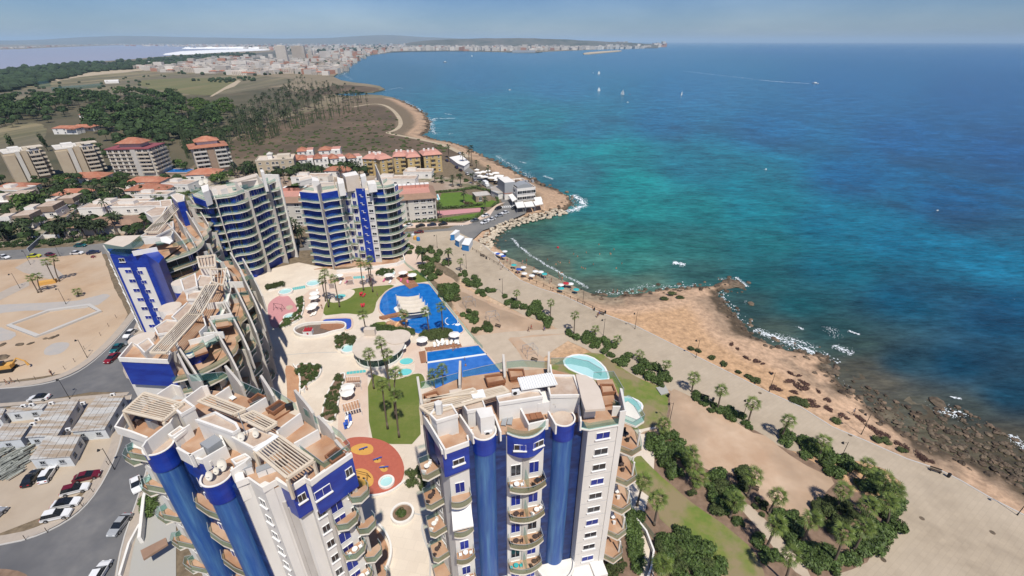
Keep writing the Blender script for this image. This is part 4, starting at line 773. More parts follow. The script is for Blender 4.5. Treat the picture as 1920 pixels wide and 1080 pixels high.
outline=P34([(45,322),(205,385),(350,405),(372,428),(455,478),(528,498),(560,540),(640,575),(652,605),(716,578),(790,630),(858,588),(1000,560),(1105,537),(1228,452),(1180,385),(1085,322),(965,240),(800,178),(640,120),(520,105),(380,150),(190,152)])
def inset(poly,d):
 cx=sum(p[0]for p in poly)/len(poly);cy=sum(p[1]for p in poly)/len(poly);return[(x+(cx-x)/math.dist((x,y),(cx,cy))*d,y+(cy-y)/math.dist((x,y),(cx,cy))*d)for x,y in poly]
bodyB=P34([(80,318),(210,360),(352,385),(372,398),(455,440),(528,462),(575,510),(645,560),(652,602),(716,580),(790,630),(870,592),(930,600),(985,570),(1000,586),(1210,462),(1165,395),(1085,332),(965,245),(800,182),(640,125),(520,112),(380,158),(200,165)])
B.prism('wall',bodyB,0,33,'render_white','terrace_tile')
def cyl(T,c,r,mat1='tile_light'):
 pts=[(c[0]+r*cos(k*pi/16),c[1]+r*sin(k*pi/16))for k in range(32)];T.prism('round_column',pts,0,31.2,mat1)
 c2=[(c[0]+(r+.15)*cos(k*pi/16),c[1]+(r+.15)*sin(k*pi/16))for k in range(32)];mb=MB();mb.use(MATS['tile_cobalt']);mb.prism(c2,31.0,33.7,topmat=MATS['roof_gravel']);mb.wall(c2[16:]+c2[:5],.12,33.65,34);mb.use(MATS['white_wall']);mb.wall(c2[16:]+c2[:5],.2,34,34.1);mb.build('column_cap',None,T.t)
for fp in((280,452),(575,612)):
 f_=P34([fp])[0];wld=(f_[0]+B.O[0],f_[1]+B.O[1]);d=Vector(wld).normalized();cyl(B,(f_[0]+d.x*1.5,f_[1]+d.y*1.5),1.42)
B.prism('tile_cladding',P34([(200,378),(212,345),(352,372),(350,400)]),0,33,'tile_dark');B.prism('tile_cladding',P34([(352,384),(372,396),(455,438),(528,460),(525,475),(452,452),(368,410),(350,398)]),0,33.0,'tile_dark')
B.prism('tile_cladding',P34([(560,500),(580,505),(650,560),(655,602),(640,600),(560,540)]),0,32.6,'tile_dark')
q=P34([(358,430),(400,456),(455,484),(528,503),(545,470),(460,432),(372,395)]);mb=MB();mb.use(MATS['tile_cobalt']);mb.prism(q,29.6,33.4,topmat=MATS['terrace_tile']);mb.use(MATS['white_wall']);mb.wall(q[:4],.25,33.4,34.1);mb.build('bay_box',None,B.t)
for z in(24.6,18.6,12.6,6.6):
 zr=P34([(440,650),(455,735),(520,780),(590,806),(640,740),(560,640)],24.4);B.balcony(zr,z,glass='glass_teal')
for k in range(9):
 for pt in((405,428),(485,462)):p_=P34([pt])[0];B.window((p_[0],p_[1]-.12),R(-22),28-3*k,1.2,1.9,'navy',False)
q=P34([(645,560),(655,606),(700,586),(690,555)]);B.prism('corbel',q,30.8,34.1,'white_wall')
fa,fb=P34([(716,580),(790,630)]);ang=math.atan2(fb[1]-fa[1],fb[0]-fa[0]);nx_,ny_=sin(ang),-cos(ang)
mid=((fa[0]*.42+fb[0]*.58)+nx_*.06,(fa[1]*.42+fb[1]*.58)+ny_*.06)
for k in range(11):B.window(mid,ang,30.8-2.93*k,1.1,1.15,'dark')
B.prism('pier',P34([(790,630),(772,612),(800,596),(838,610)]),0,33.9,'render_white');B.prism('pier',P34([(872,600),(866,575),(905,575),(910,600)]),0,29.5,'concrete_fin')
B.prism('wall',P34([(800,606),(840,585),(880,580),(870,600)]),0,30.5,'concrete_fin')
for q,zb0 in((P34([(858,584),(925,632),(1002,584),(1010,555),(900,540)]),28.7),(P34([(1022,590),(1032,600),(1108,548),(1240,458),(1215,430),(1080,500),(1010,560)]),28.3)):
 mb=MB();mb.use(MATS['tile_cobalt']);mb.prism(q,zb0,33.4,topmat=MATS['terrace_tile']);mb.use(MATS['white_wall']);mb.wall(q[:4],.25,33.4,34.1);mb.build('bay_box',None,B.t)
fr0,fr1=P34([(1000,586),(1210,462)]);angR=math.atan2(fr1[1]-fr0[1],fr1[0]-fr0[0]);eR=(cos(angR),sin(angR));nR=(sin(angR),-cos(angR));LR=math.dist(fr0,fr1)
RP=lambda s_,o_:(fr0[0]+eR[0]*s_+nR[0]*o_,fr0[1]+eR[1]*s_+nR[1]*o_)
wa,wb=P34([(925,632),(1002,584)]);aW=math.atan2(wb[1]-wa[1],wb[0]-wa[0]);B.window(((wa[0]+wb[0])/2+sin(aW)*.05,(wa[1]+wb[1])/2-cos(aW)*.05),aW,31.6,.9,1.2)
wa,wb=P34([(1032,600),(1108,548)]);B.window(((wa[0]+wb[0])/2+sin(aW)*.05,(wa[1]+wb[1])/2-cos(aW)*.05),aW,31.4,1.9,1.3,'navy')
wa,wb=P34([(1108,548),(1240,458)]);aW=math.atan2(wb[1]-wa[1],wb[0]-wa[0]);B.window((wa[0]*.25+wb[0]*.75+sin(aW)*.05,wa[1]*.25+wb[1]*.75-cos(aW)*.05),aW,31.6,.9,1.3)
for k in range(10):
 B.window(RP(.7,.05),angR,27.6-2.95*k,.95,1.3,'dark');B.window(RP(LR*.5,.05),angR,27.2-2.95*k,1.5,2.0,'navy',False);B.window(RP(LR-.6,.05),angR,27.6-2.95*k,.7,1.1,'dark')
mb=MB();a1=RP(1.5,0);mb.tube((a1[0],a1[1],0),(a1[0],a1[1],29.2),.28,n=10);mb.build('pier','concrete_fin',B.t)
mb=MB();mb.wall([RP(LR+.15,.25),RP(LR+.15,-3.0)],.35,0,34.0);mb.build('fin_wall','concrete_fin',B.t)
for z in(24.4,18.4,12.4,6.4):B.balcony([RP(1.7,0),RP(1.6,1.2),RP(2.6,1.9),RP(3.9,1.7),RP(4.5,1.0),RP(4.5,0)],z,glass='glass_teal')
for z in(27.4,21.4,15.4,9.4,3.4):B.balcony([RP(4.0,0),RP(3.9,1.3),RP(4.8,2.0),RP(6.0,1.7),RP(6.5,.9),RP(6.5,0)],z,glass='glass_teal')
for k,z in enumerate((30.2,24.2,18.2,12.2,6.2)):
 B.balcony(P34([(190,372),(150,388),(60,372),(52,338),(85,320)]),z,glass='glass_teal');B.balcony(P34([(90,330),(40,345),(-6,318),(10,285),(110,270)]),z-2.4,glass='glass_teal')
 p_=P34([(140,340)])[0];B.window((p_[0],p_[1]-.35),R(-28),z-1.6,1.4,1.9,'dark',False)
B.prism('tile_cladding',P34([(120,326),(200,352),(205,372),(118,340)]),0,29,'concrete_fin')
mb=MB();q=P34([(112,398),(190,412),(200,392),(128,382)],31.5);mb.face([(*q[0],30.4),(*q[1],30.4),(*q[2],31.6),(*q[3],31.6)]);mb.build('awning','canvas',B.t)
zb=zb if False else zm(740,240,3.375)
B.wall('parapet',zz2([(95,240),(42,322),(120,345),(205,378)]),33,34.3);B.wall('parapet',zz2([(180,425),(200,395),(320,300),(345,255)]),33.4,35.6,'render_white');B.wall('parapet',zz2([(652,604),(716,580),(790,630),(860,590),(925,630),(1000,580),(1030,598),(1105,540)]),33.3,34.15)
for p in([(330,372),(420,312)],[(355,430),(430,470)],[(412,470),(490,430)],[(480,490),(600,420),(570,360)],[(385,190),(480,120),(510,115)],[(370,120),(330,110),(255,160)],[(545,170),(620,120)],[(690,245),(805,175)],[(862,342),(980,255)],[(948,408),(1070,338)],[(880,385),(860,345)],[(625,548),(700,500),(720,480)]):B.wall('parapet',zz2(p),33,34.9)
B.block('roof_room',zz2([(330,218),(395,188),(442,222),(378,258)]),36.2,33,'render_white','roof_gravel',1);B.block('roof_room',zz2([(452,285),(548,250),(652,306),(668,335),(640,352)]),36.4,33,'white_wall','roof_gravel',1)
B.block('roof_room',zz2([(635,375),(755,328),(860,368),(742,430)]),35.6,33,'render_white','roof_gravel',1);B.block('storage_box',zz2([(470,408),(545,362),(582,388),(512,436)]),35.2,33,'grey_metal')
B.block('storage_box',zz2([(315,362),(370,322),(400,338),(345,382)]),34.6,33,'render_white','roof_gravel',1);B.block('storage_box',zz2([(632,490),(700,462),(725,478),(655,512)]),34.8,33,'render_white','roof_gravel',1)
B.pergola(zz2([(188,152),(85,245)]),zz2([(385,208),(285,292)]),11,36.2,33);B.pergola(zz2([(462,195),(522,165)]),zz2([(640,262),(702,235)]),5,36.2,33,posts=False);B.pergola(zz2([(665,275),(740,245)]),zz2([(800,342),(860,305)]),6,36.3,33,posts=False)
B.pergola(zz2([(745,442),(865,365)]),zz2([(912,582),(1045,492)]),10,36.3,33)
B.block('white_canopy',zz2([(738,440),(852,362),(872,372),(757,450)]),36.5,36.42,'white_paint')
for p in([(718,190),(765,155),(802,170),(748,212)],[(808,232),(872,190),(905,205),(842,250)],[(1108,470),(1162,428),(1215,452),(1142,502)]):B.block('hot_tub',zz2(p),34.0,33,'tub_wood','dark_wicker',1,'tub_wood')
B.block('deck',zz2([(985,435),(1120,360),(1180,385),(1232,442),(1105,536)]),33.35,33,'terrace_tile');B.block('deck',zz2([(795,275),(900,215),(935,235),(830,300)]),33.3,33,'tub_wood','terrace_tile')
for pa,pb in(((620,70),(690,135)),((798,120),(850,185)),((968,195),(1050,272)),((1085,328),(1150,372))):B.fin(zz2([pa])[0],zz2([pb])[0],29,36.0,34.6)
for p in([(668,118),(790,172)],[(845,160),(965,242)],[(1005,262),(1085,322)],[(1150,358),(1190,385),(1238,445),(1105,542),(985,452)],[(430,95),(600,80),(668,118)],[(735,245),(800,215)]):B.glass(zz2(p),33.1,1.2)
for(x_,y_,r_,lb)in((595,515,.75,'large cream satellite dish on the second blue column of the left tower'),(562,548,.45,'middle cream satellite dish on the second blue column'),(528,572,.55,'front cream satellite dish at the rim of the second blue column'),(690,375,.55,'white satellite dish on the roof room beside the thin mast'),(762,360,.5,'white satellite dish on the roof room nearer the pergola')):dish(B,zz2([(x_,y_)])[0],34.4 if y_>400 else 35.9,r_,label=lb,az=R(-20))
p=at(*zz2([(712,380)])[0],35.4);mb=MB();mb.tube((0,0,0),(0,0,4),.05);o=mb.build('mast','grey_metal',None,(p[0],p[1],35.3));tag(o,'thin metal mast between two dishes on the left tower roof','mast')
def cabinet(px_,z,w,d,h,rz,label,mat='frame_white',top='grey_metal',name='outdoor_kitchen',cat='kitchen unit'):
 p=at(*px_,z);t=empty(name,(p[0],p[1],z+.02),rz,label,cat);mb=MB();mb.box(-w/2,-d/2,0,w/2,d/2,h);mb.build('body',mat,t);mb=MB();mb.box(-w/2-.04,-d/2-.04,h,w/2+.04,d/2+.04,h+.06);mb.build('worktop',top,t)
 mb=MB();mb.box(-.05,-d/2-.03,.1,.05,-d/2,h-.1);mb.build('door_gap',top,t);return t
cabinet(zz2([(710,560)])[0],33,1.5,.8,1.1,R(28),'grey barbecue cabinet under the right end of the left tower pergola');cabinet(zz2([(815,555)])[0],33,1.9,.8,.9,R(30),'white marble kitchen island under the left tower pergola')
cabinet(zz2([(875,520)])[0],33,1.6,.8,.4,R(28),'low brown lounge table under the left tower pergola','dark_wicker','dark_wicker','lounge_table','table');cabinet(zz2([(930,240)])[0],33,.9,.6,.9,R(28),'dark grill on the terrace beside the second hot tub','black_plastic','black_plastic','grill','grill')
cabinet(zz2([(150,300)])[0],33,2.0,1.0,.7,R(-15),'dark dining table under the big cream pergola','dark_wicker','dark_wicker','dining_table','table');cabinet(zz2([(240,325)])[0],33,1.0,.7,1.3,R(-20),'grey cupboard under the big cream pergola','frame_grey','frame_grey','cupboard','cupboard')
lounger(at(*zz2([(598,440)])[0],33),33.02,R(60),'white folded lounger on the left tower roof behind the dishes',None,'white_paint');lounger(at(*zz2([(630,180)])[0],33),33.02,R(60),'white lounger on the far terrace of the left tower roof',None,'white_paint')
class Front:
 def __init__(s,T,pts,side=1,sm=2):
  s.T=T;p=chaikin(pts,sm,False);s.p=p;s.side=side;s.c=[0]
  for a,b in zip(p[:-1],p[1:]):s.c.append(s.c[-1]+math.dist(a,b))
  s.L=s.c[-1]
 def at(s,u,off=0):
  d=u*s.L;k=0
  while k<len(s.c)-2 and s.c[k+1]<d:k+=1
  a,b=s.p[k],s.p[k+1];t_=(d-s.c[k])/max(1e-6,s.c[k+1]-s.c[k]);e=Vector((b[0]-a[0],b[1]-a[1])).normalized()
  lo_,hi_=s.p[max(0,k-1)],s.p[min(len(s.p)-1,k+2)];e2=Vector((hi_[0]-lo_[0],hi_[1]-lo_[1])).normalized();n_=Vector((e2.y,-e2.x))*s.side
  return(a[0]+(b[0]-a[0])*t_+n_.x*off,a[1]+(b[1]-a[1])*t_+n_.y*off),math.atan2(e2.y,e2.x)
 def bays(s,cuts,levels,d0=1.7,amp=.7,winds=2,glass='glass_teal',floor='roof_gravel',edge='slab_edge',wave=None,kinds=('navy','navy','dark'),top_open=True,clutter=.35):
  for li,z in enumerate(levels):
   for bi,(u0,u1)in enumerate(zip(cuts[:-1],cuts[1:])):
    n=max(6,int((u1-u0)*s.L/1.2));ph=(0 if li%2 else pi)if wave is None else wave
    out=[]
    for k in range(n+1):
     u=u0+(u1-u0)*k/n;out.append(s.at(u,d0+amp*sin(2*pi*k/n+ph+bi*pi))[0])
    inn=[s.at(u0+(u1-u0)*k/n,-.1)[0]for k in range(n+1)]
    mb=MB();mb.use(MATS[edge])
    i0=len(mb.v);mb.v+=[(x_,y_,z-.3)for x_,y_ in inn]+[(x_,y_,z-.3)for x_,y_ in out]+[(x_,y_,z)for x_,y_ in inn]+[(x_,y_,z)for x_,y_ in out];m_=n+1
    for k in range(n):
     for q in((m_+k,m_+k+1,3*m_+k+1,3*m_+k),(k,k+1,m_+k+1,m_+k)):mb.f.append(q);mb.m.append(mb.cur)
    mb.use(MATS[floor])
    for k in range(n):mb.f.append((2*m_+k,3*m_+k,3*m_+k+1,2*m_+k+1));mb.m.append(mb.cur)
    o=mb.build('balcony',None,s.T.t)
    rl=[]
    for k in range(n+1):u=u0+(u1-u0)*k/n;rl.append(s.at(u,d0-.12+amp*sin(2*pi*k/n+ph+bi*pi))[0])
    g=MB();g.use(MATS[glass]);g.wall(rl,.04,z,z+1.0);g.build('glass_railing',None,o)
    if top_open or li:
     for q in range(winds):
      u=u0+(u1-u0)*(q+.5)/winds;p_,a_=s.at(u,.04);w_=(u1-u0)*s.L/winds*.78;s.T.window(p_,a_ if s.side>0 else a_+pi,z+1.15,round(w_,1),2.2,kinds[(li*3+bi+q)%len(kinds)],False)
 def fins(s,us,z0,z1,d=2.6,th=.32,back=.3,mat='concrete_fin',dr=3.2):
  for i,u in enumerate(us):
   zt=z1[i]if hasattr(z1,'__len__')else z1;(a,_),(b,_)=s.at(u,-back),s.at(u,d);e=Vector((b[0]-a[0],b[1]-a[1]));n_=Vector((-e.y,e.x)).normalized()*th/2
   prof=[(0,z0),(1,z0),(1,zt-dr)]+[(1-.85*sin(k/8*pi/2),zt-dr+dr*(1-cos(k/8*pi/2))**.8)for k in range(1,9)]+[(0,zt)]
   mb=MB();AA=[(a[0]+e.x*u_+n_.x,a[1]+e.y*u_+n_.y,z)for u_,z in prof];BB=[(a[0]+e.x*u_-n_.x,a[1]+e.y*u_-n_.y,z)for u_,z in prof];mb.face(AA);mb.face(BB[::-1]);m_=len(prof)
   for k in range(m_):mb.face([AA[k],BB[k],BB[(k+1)%m_],AA[(k+1)%m_]])
   mb.build('fin_wall',mat,s.T.t)
def lev(z1,n,st=3.0):return[z1-st*k for k in range(n)]
z5=zm(380,440,3.378);zcc=zm(190,300,2.4545)
c0=at(*zcc([(310,900)])[0],26);C=Tower('long stepped block with curved fins and pale pergolas above the street bend',c0,0)
PC=lambda pts,z,W=zcc:C.px(W(pts),z)
back=PC([(450,470),(350,590),(275,690),(205,770),(140,835),(80,912)],26)
fpath=PC([(345,985),(440,965),(560,880),(600,800),(640,700),(660,600),(640,520),(600,470),(560,450)],23)
frontC=PC([(345,960),(420,955),(520,900),(560,820),(610,720),(640,610),(625,530),(590,480),(530,455)],24)
bodyC=frontC+[PC([(480,455)],24)[0]]+back
C.prism('wall',bodyC,0,22.6,'render_white','terrace_tile')
fc=Front(C,frontC,1)
cutsC=[0,.22,.38,.52,.66,.8,.92,1]
fc.bays(cutsC,lev(19.6,7),2.2,.8,2,floor='terrace_tile',kinds=('dark','navy','dark'))
fc.bays(cutsC,[22.6],2.2,.8,2,floor='terrace_tile',top_open=False)
fc.fins(cutsC[1:-1]+[1],0,[26.8,27,27.2,27.2,27.2,27.2,27],3.2,back=2.5,dr=6.5)
up=[fc.at(k/20,-2.0-.8*(k%3==1))[0]for k in range(21)]
C.prism('penthouse_wall',up+[PC([(480,470)],25.4)[0]]+PC([(400,570),(330,670),(250,790),(210,850),(260,900),(320,890)],25.4),22.6,25.5,'tile_cobalt','terrace_tile')
up2=[fc.at(k/20,-2.2)[0]for k in range(21)];g=MB();g.wall([fc.at(k/20,-1.9)[0]for k in range(21)],.05,25.5,26.5);g.build('glass_railing','glass_teal',C.t)
g=MB();g.wall([fc.at(k/20,-1.7)[0]for k in range(21)],.7,25.0,25.52);g.build('cornice','white_wall',C.t)
C.prism('end_wall',PC([(78,912),(155,915),(305,905),(345,1028),(120,1012)],26.4),14,22.4,'render_white')if 0 else None
q=PC([(80,908),(170,912),(305,918),(318,880),(180,860),(140,838)],26.8);mb=MB();mb.use(MATS['tile_cobalt']);mb.prism(q,20.6,26.0,topmat=MATS['terrace_tile']);mb.use(MATS['white_wall']);mb.wall(q,.3,25.9,26.8,True);mb.build('bay_box',None,C.t)
for k in range(6):w_=PC([(185,912)],26)[0];C.window((w_[0],w_[1]+.0),R(3),18.5-3*k,2.4,2.1,'navy',False)
mb=MB();q=PC([(310,895),(345,880),(400,985),(460,1020)],26.5);mb.wall(q,.35,0,26.6);mb.build('fin_wall','concrete_fin',C.t)
for(pa,pb,za)in(((345,855),(455,990),28.4),((505,755),(600,890),28.6),((572,668),(655,800),28.6),((615,590),(690,720),28.6),((645,530),(712,640),28.6),((655,470),(722,560),28.4),((595,430),(640,480),27.6)):C.fin(zcc([pa])[0],zcc([pb])[0],18,za-.8,22.6,zref=26.5)
def roofC(T,W,rooms,walls,pergs,zz=28.5,zf=25.5):
 for p,z in rooms:T.block('roof_room',W(p),z,zf,'render_white','roof_gravel',1)
 for p,z in walls:T.wall('parapet',W(p),zf,z)
 for e0,e1,n in pergs:T.pergola(W(e0),W(e1),n,zz+.2,zf,th=.26,posts=False)
roofC(C,zcc,[([(325,720),(395,655),(430,665),(360,745)],28.6),([(430,580),(455,530),(520,535),(490,585)],28.6),([(245,770),(300,735),(360,740),(330,790),(260,800)],28.3),([(395,610),(465,600),(462,640),(395,640)],28.2),([(365,550),(430,520),(440,580),(380,600)],29.2),([(165,850),(215,820),(240,850),(200,885)],28),([(440,445),(520,440),(525,480),(450,490)],28.2)],[([(500,720),(600,705)],27),([(470,795),(560,790)],27),([(560,560),(650,560)],27),([(400,830),(520,800)],27),([(480,660),(585,650)],27),([(460,690),(480,760),(450,790)],27.6),([(560,500),(580,560)],27)],[([(225,885),(300,885)],[(395,705),(455,712)],8),([(400,705),(460,710)],[(480,575),(540,570)],7),([(500,500),(575,500)],[(510,560),(560,575)],5),([(440,445),(520,435)],[(455,495),(525,490)],6)])
def halfround(T,W,c,r,z0,z1,lid='roof_beige'):
 p=T.px(W([c]),z1)[0];pts=[(p[0]+r*cos(k*pi/8),p[1]+r*sin(k*pi/8))for k in range(16)];T.prism('round_bay',pts,0,z0,'tile_cobalt');T.prism('round_roof',pts,z0,z1,'white_wall',lid)
for c in((185,820),(315,675),(370,560)):halfround(C,zcc,c,2.2,24.4,26.4)
for p in([(505,760),(640,740)],[(420,900),(545,830)],[(600,640),(680,620)],[(640,560),(700,545)]):C.glass(zcc(p),25.5,1.1)
for p in([(410,850),(470,840),(490,880),(430,900)],[(520,735),(580,730),(590,760),(530,770)]):C.block('deck',zcc(p),25.9,25.5,'tub_wood','terrace_tile')
zd=zm(200,380,4.1538)
D=Tower('left blue gabled block with a white window strip above the building site',at(*zcc([(150,440)])[0],26),0)
PD=lambda pts,z,W=zcc:D.px(W(pts),z)
frontD=PD([(262,470),(330,450),(400,425),(420,400),(450,360),(480,320),(470,270),(450,240)],23)
bodyD=PD([(50,418),(150,408),(262,425)],26)+[frontD[0]]+frontD[1:]+PD([(400,220),(330,225),(230,300),(170,350),(10,395)],26)
D.prism('wall',bodyD,0,22.9,'tile_cobalt','terrace_tile')
fd=Front(D,frontD,1);cutsD=[0,.35,.55,.75,1]
fd.bays(cutsD,lev(20,7),2.5,.8,2,floor='terrace_tile',kinds=('dark','navy','dark'));fd.bays(cutsD,[23.0],2.0,.6,2,floor='roof_gravel',top_open=False);fd.fins(cutsD[1:],0,27.6,3.2,back=2.5,dr=6)
g0,g1,g2=PD([(36,430),(200,427),(262,468)],26)
mb=MB();mb.use(MATS['tile_cobalt']);mb.prism([g0,g1,g2,PD([(285,440)],26)[0],PD([(250,405)],26)[0],PD([(20,402)],26)[0]],0,25.6);mb.build('gable_wall',None,D.t)
e=Vector((g1[0]-g0[0],g1[1]-g0[1]));aG=math.atan2(e.y,e.x)
def gpt(u,off=.1):return(g0[0]+e.x*u+sin(aG)*off,g0[1]+e.y*u-cos(aG)*off)
for u0,u1 in((.08,.42),(.62,.86)):mb=MB();mb.wall([gpt(u0,.06),gpt(u1,.06)],.14,0,21.6);mb.build('wall_strip','render_white',D.t)
for k in range(8):
 D.window(gpt(.34,.16),aG,20.6-3*k,1.8,1.1,'navy',False);D.window(gpt(.66,.16),aG,20.2-3*k,1.4,1.1,'navy',False)
D.window(gpt(.28,.05),aG,24.0,1.5,1.1)
q0,q1=g0,PD([(10,395)],26)[0]
mb=MB();mb.wall([q0,q1],.3,0,26.2);mb.build('side_wall','concrete_fin',D.t)
a90=math.atan2(q0[1]-q1[1],q0[0]-q1[0])
for k in range(8):D.window(((q0[0]+q1[0])/2-.2,(q0[1]+q1[1])/2-.2),a90,22-3*k,3.2,1.6,'dark',True)
D.block('roof_room',zcc([(10,385),(70,350),(180,345),(130,385),(100,400)]),28.4,25.6,'glass_teal','roof_beige',0)
roofC(D,zcc,[([(200,240),(250,215),(300,215),(280,250),(230,260)],28),([(270,185),(320,180),(325,210),(275,215)],28),([(180,350),(250,310),(330,280),(330,310),(250,350)],27.6)],[([(140,420),(255,400)],26.9),([(190,360),(320,350),(330,330)],27.4),([(290,300),(330,330)],27)],[([(200,330),(260,330)],[(285,250),(330,250)],7),([(285,250),(330,250)],[(330,200),(380,200)],6)],28.2)
for pa,pb in(((320,325),(385,380)),((350,280),(420,365)),((385,240),(455,330)),((415,195),(485,275))):D.fin(zcc([pa])[0],zcc([pb])[0],18,28.2,24.5,zref=26)
for p in([(145,405),(180,375)],[(255,395),(300,385)],[(330,400),(420,375)]):D.glass(zcc(p),25.6,1.1)
mb=MB();q=PD([(275,375),(315,385),(330,370),(300,350),(270,355)],27.8);mb.prism(q,27.6,27.75);mb.build('awning','canvas',D.t)
ze=zm(320,310,5.1417)
E_=Tower('curved blue tower behind with wavy balconies on every storey',at(*ze([(600,880)])[0],0),0)
PE_=lambda pts,z:E_.px(ze(pts),z)
frontE=PE_([(205,290),(330,330),(480,300),(600,290),(730,235),(860,200),(960,165),(992,150)],31)
backE=PE_([(960,110),(860,70),(700,105),(500,140),(320,170),(200,230)],32)
E_.prism('wall',frontE+backE,0,30.2,'tile_cobalt','roof_beige')
fe=Front(E_,frontE,1);cutsE=[0,.30,.58,.84,1]
fe.bays(cutsE,lev(28.2,9,3.05),1.9,.55,3,floor='roof_gravel',kinds=('navy','navy','dark'),wave=0.0)
fe.bays(cutsE,[31.0],1.2,.3,2,top_open=False)
fe.fins(cutsE[1:-1],0,34.4,2.7,back=2)
q=fe.at(1)[0];mb=MB();mb.wall([fe.at(1,-3)[0],fe.at(1,2.6)[0]],.6,0,33.4);mb.build('fin_wall','white_wall',E_.t)
for p,z in(([(0,285),(60,265),(130,290),(125,330),(60,345)],31.5),):E_.block('round_bay',ze(p),z,0,'tile_cobalt','roof_beige',1)
E_.block('roof_room',ze([(290,200),(360,180),(370,240),(310,265)]),34.5,30,'white_wall');E_.block('roof_room',ze([(560,150),(830,75),(850,100),(640,160)]),34,33.6,'roof_beige');E_.block('chimney',ze([(862,45),(890,40),(900,60),(870,66)]),37,30,'white_wall')
for p in([(205,260),(330,300),(340,270),(240,240)],[(600,250),(750,215)],[(850,180),(975,140),(930,120)],[(540,200),(650,190)]):E_.glass(ze(p),31,1.3)
E_.wall('parapet',ze([(205,275),(215,300),(335,345)]),29.5,31.6,'tile_cobalt')
for p in([(360,240),(440,225)],[(480,235),(540,215)],[(680,160),(840,140)]):E_.wall('parapet',ze(p),30.2,32.6)
dish(E_,ze([(305,165)])[0],35,1.1,label='left white satellite dish on the curved back tower',az=R(-20));dish(E_,ze([(350,155)])[0],35,1.1,label='right white satellite dish on the curved back tower',az=R(-20))
zf=zm(550,310,5.1429)
Ft=Tower('white and blue back tower with rounded right balconies by the car park',at(*zf([(560,1010)])[0],0),0)
PF=lambda pts,z:Ft.px(zf(pts),z)
FB=[(60,252),(160,262),(262,268),(450,235),(470,228),(540,235),(605,238),(690,238),(755,240),(762,215),(870,215)]
fl=PF(FB,29.2);bk=[(x_+2.0,y_+11)for x_,y_ in fl]
Ft.prism('wall',fl+[fl[-1],(fl[-1][0]+2.5,fl[-1][1]+6),(fl[-1][0],fl[-1][1]+11),(fl[0][0]+2,fl[0][1]+12)],0,29.2,'render_white','roof_beige')
dz=3.03
for seg,u_,wn in((fl[0:3],(0,1),3),(fl[2:4],(0,1),3)):
 mb=MB();mb.wall([(x_,y_-.1)for x_,y_ in seg],.16,0,29.1);mb.build('tile_cladding','tile_cobalt',Ft.t);ff=Front(Ft,seg,1,1);ff.bays([0,1],lev(26.2,9,dz),1.5,.35,wn,kinds=('navy','navy','navy','dark'),wave=pi*.9)
seg=[fl[9],fl[10],(fl[10][0]+3.0,fl[10][1]+3),(fl[10][0]+3.4,fl[10][1]+8)];mb=MB();mb.wall([(x_,y_-.1)for x_,y_ in seg[:2]],.16,0,29.1);mb.build('tile_cladding','tile_cobalt',Ft.t)
ff=Front(Ft,seg,1,2);ff.bays([0,1],lev(26.2,9,dz),1.9,.2,3,kinds=('navy','dark','navy'),wave=0);ff.bays([0,.6],[29.2],1.2,.1,1,top_open=False)
mb=MB();mb.wall([(x_,y_-.12)for x_,y_ in fl[6:8]],.3,0,29.8);mb.build('tile_cladding','tile_cobalt',Ft.t)
for k in range(9):
 z=27.2-dz*k
 for a_,b_,w_,kk in((fl[4],fl[5],1.5,'navy'),(fl[5],fl[6],1.4,'navy'),(fl[7],fl[8],1.6,'dark')):
  Ft.window(((a_[0]+b_[0])/2,(a_[1]+b_[1])/2-.06),0,z+(.2 if kk=='dark' else 0),w_,1.9 if kk=='navy' else 1.0,kk,kk=='dark')
 c_=((fl[6][0]+fl[7][0])/2,fl[6][1]-.4)
 mb=MB();mb.box(-.1,-.08,0,.75,.06,.14);mb.box(-.1,-.08,.14,.06,.06,.75);mb.box(-.75,-.08,.75,.1,.06,.87);mb.build('white_bracket','frame_white',Ft.t,(c_[0],c_[1],z-.5))
 a_,b_=(fl[4],fl[5])if k%2==0 else(fl[5],fl[6]);Ft.balcony([(a_[0],a_[1])]+arc(a_[0],a_[1]-1.0,b_[0],b_[1]-1.0,.4,4)+[(b_[0],b_[1])],z-1.3,glass='glass_teal')
for i in(2,3):mb=MB();mb.wall([(fl[i][0],fl[i][1]+1.5),(fl[i][0]+.05,fl[i][1]-2.1)],.35,0,32.4);mb.build('fin_wall','concrete_fin',Ft.t)
mb=MB();mb.wall([(fl[4][0]-.3,fl[4][1]+2),(fl[4][0]-.3,fl[4][1]-.6)],.4,0,31.5);mb.build('fin_wall','white_wall',Ft.t)
Ft.block('roof_room',zf([(180,110),(240,125),(250,150),(180,150)]),33,29,'white_wall');Ft.block('roof_room',zf([(420,110),(480,130),(490,170),(430,180)]),33.4,29,'white_wall');Ft.block('roof_room',zf([(470,80),(600,55),(630,90),(500,110)]),34.5,29,'roof_beige','white_wall');Ft.block('roof_room',zf([(640,90),(690,75),(700,100),(650,115)]),34,29,'white_wall')
Ft.block('roof_room',zf([(710,150),(780,140),(800,175),(720,185)]),32,29,'white_wall');Ft.block('roof_room',zf([(50,120),(170,95),(180,120),(60,150)]),31,29,'render_white','roof_beige',1)
Ft.pergola(zf([(240,110),(245,145)]),zf([(385,105),(390,140)]),4,32.4,29,posts=True);Ft.pergola(zf([(495,125),(655,108)]),zf([(510,155),(665,135)]),12,32.6,29)
Ft.fin(zf([(800,75)])[0],zf([(865,175)])[0],26,34.5,30.5,zref=31)
for p in([(60,230),(240,250)],[(265,240),(440,215)],[(480,215),(600,225)],[(700,200),(860,185),(905,150)]):Ft.glass(zf(p),29.2,1.1)
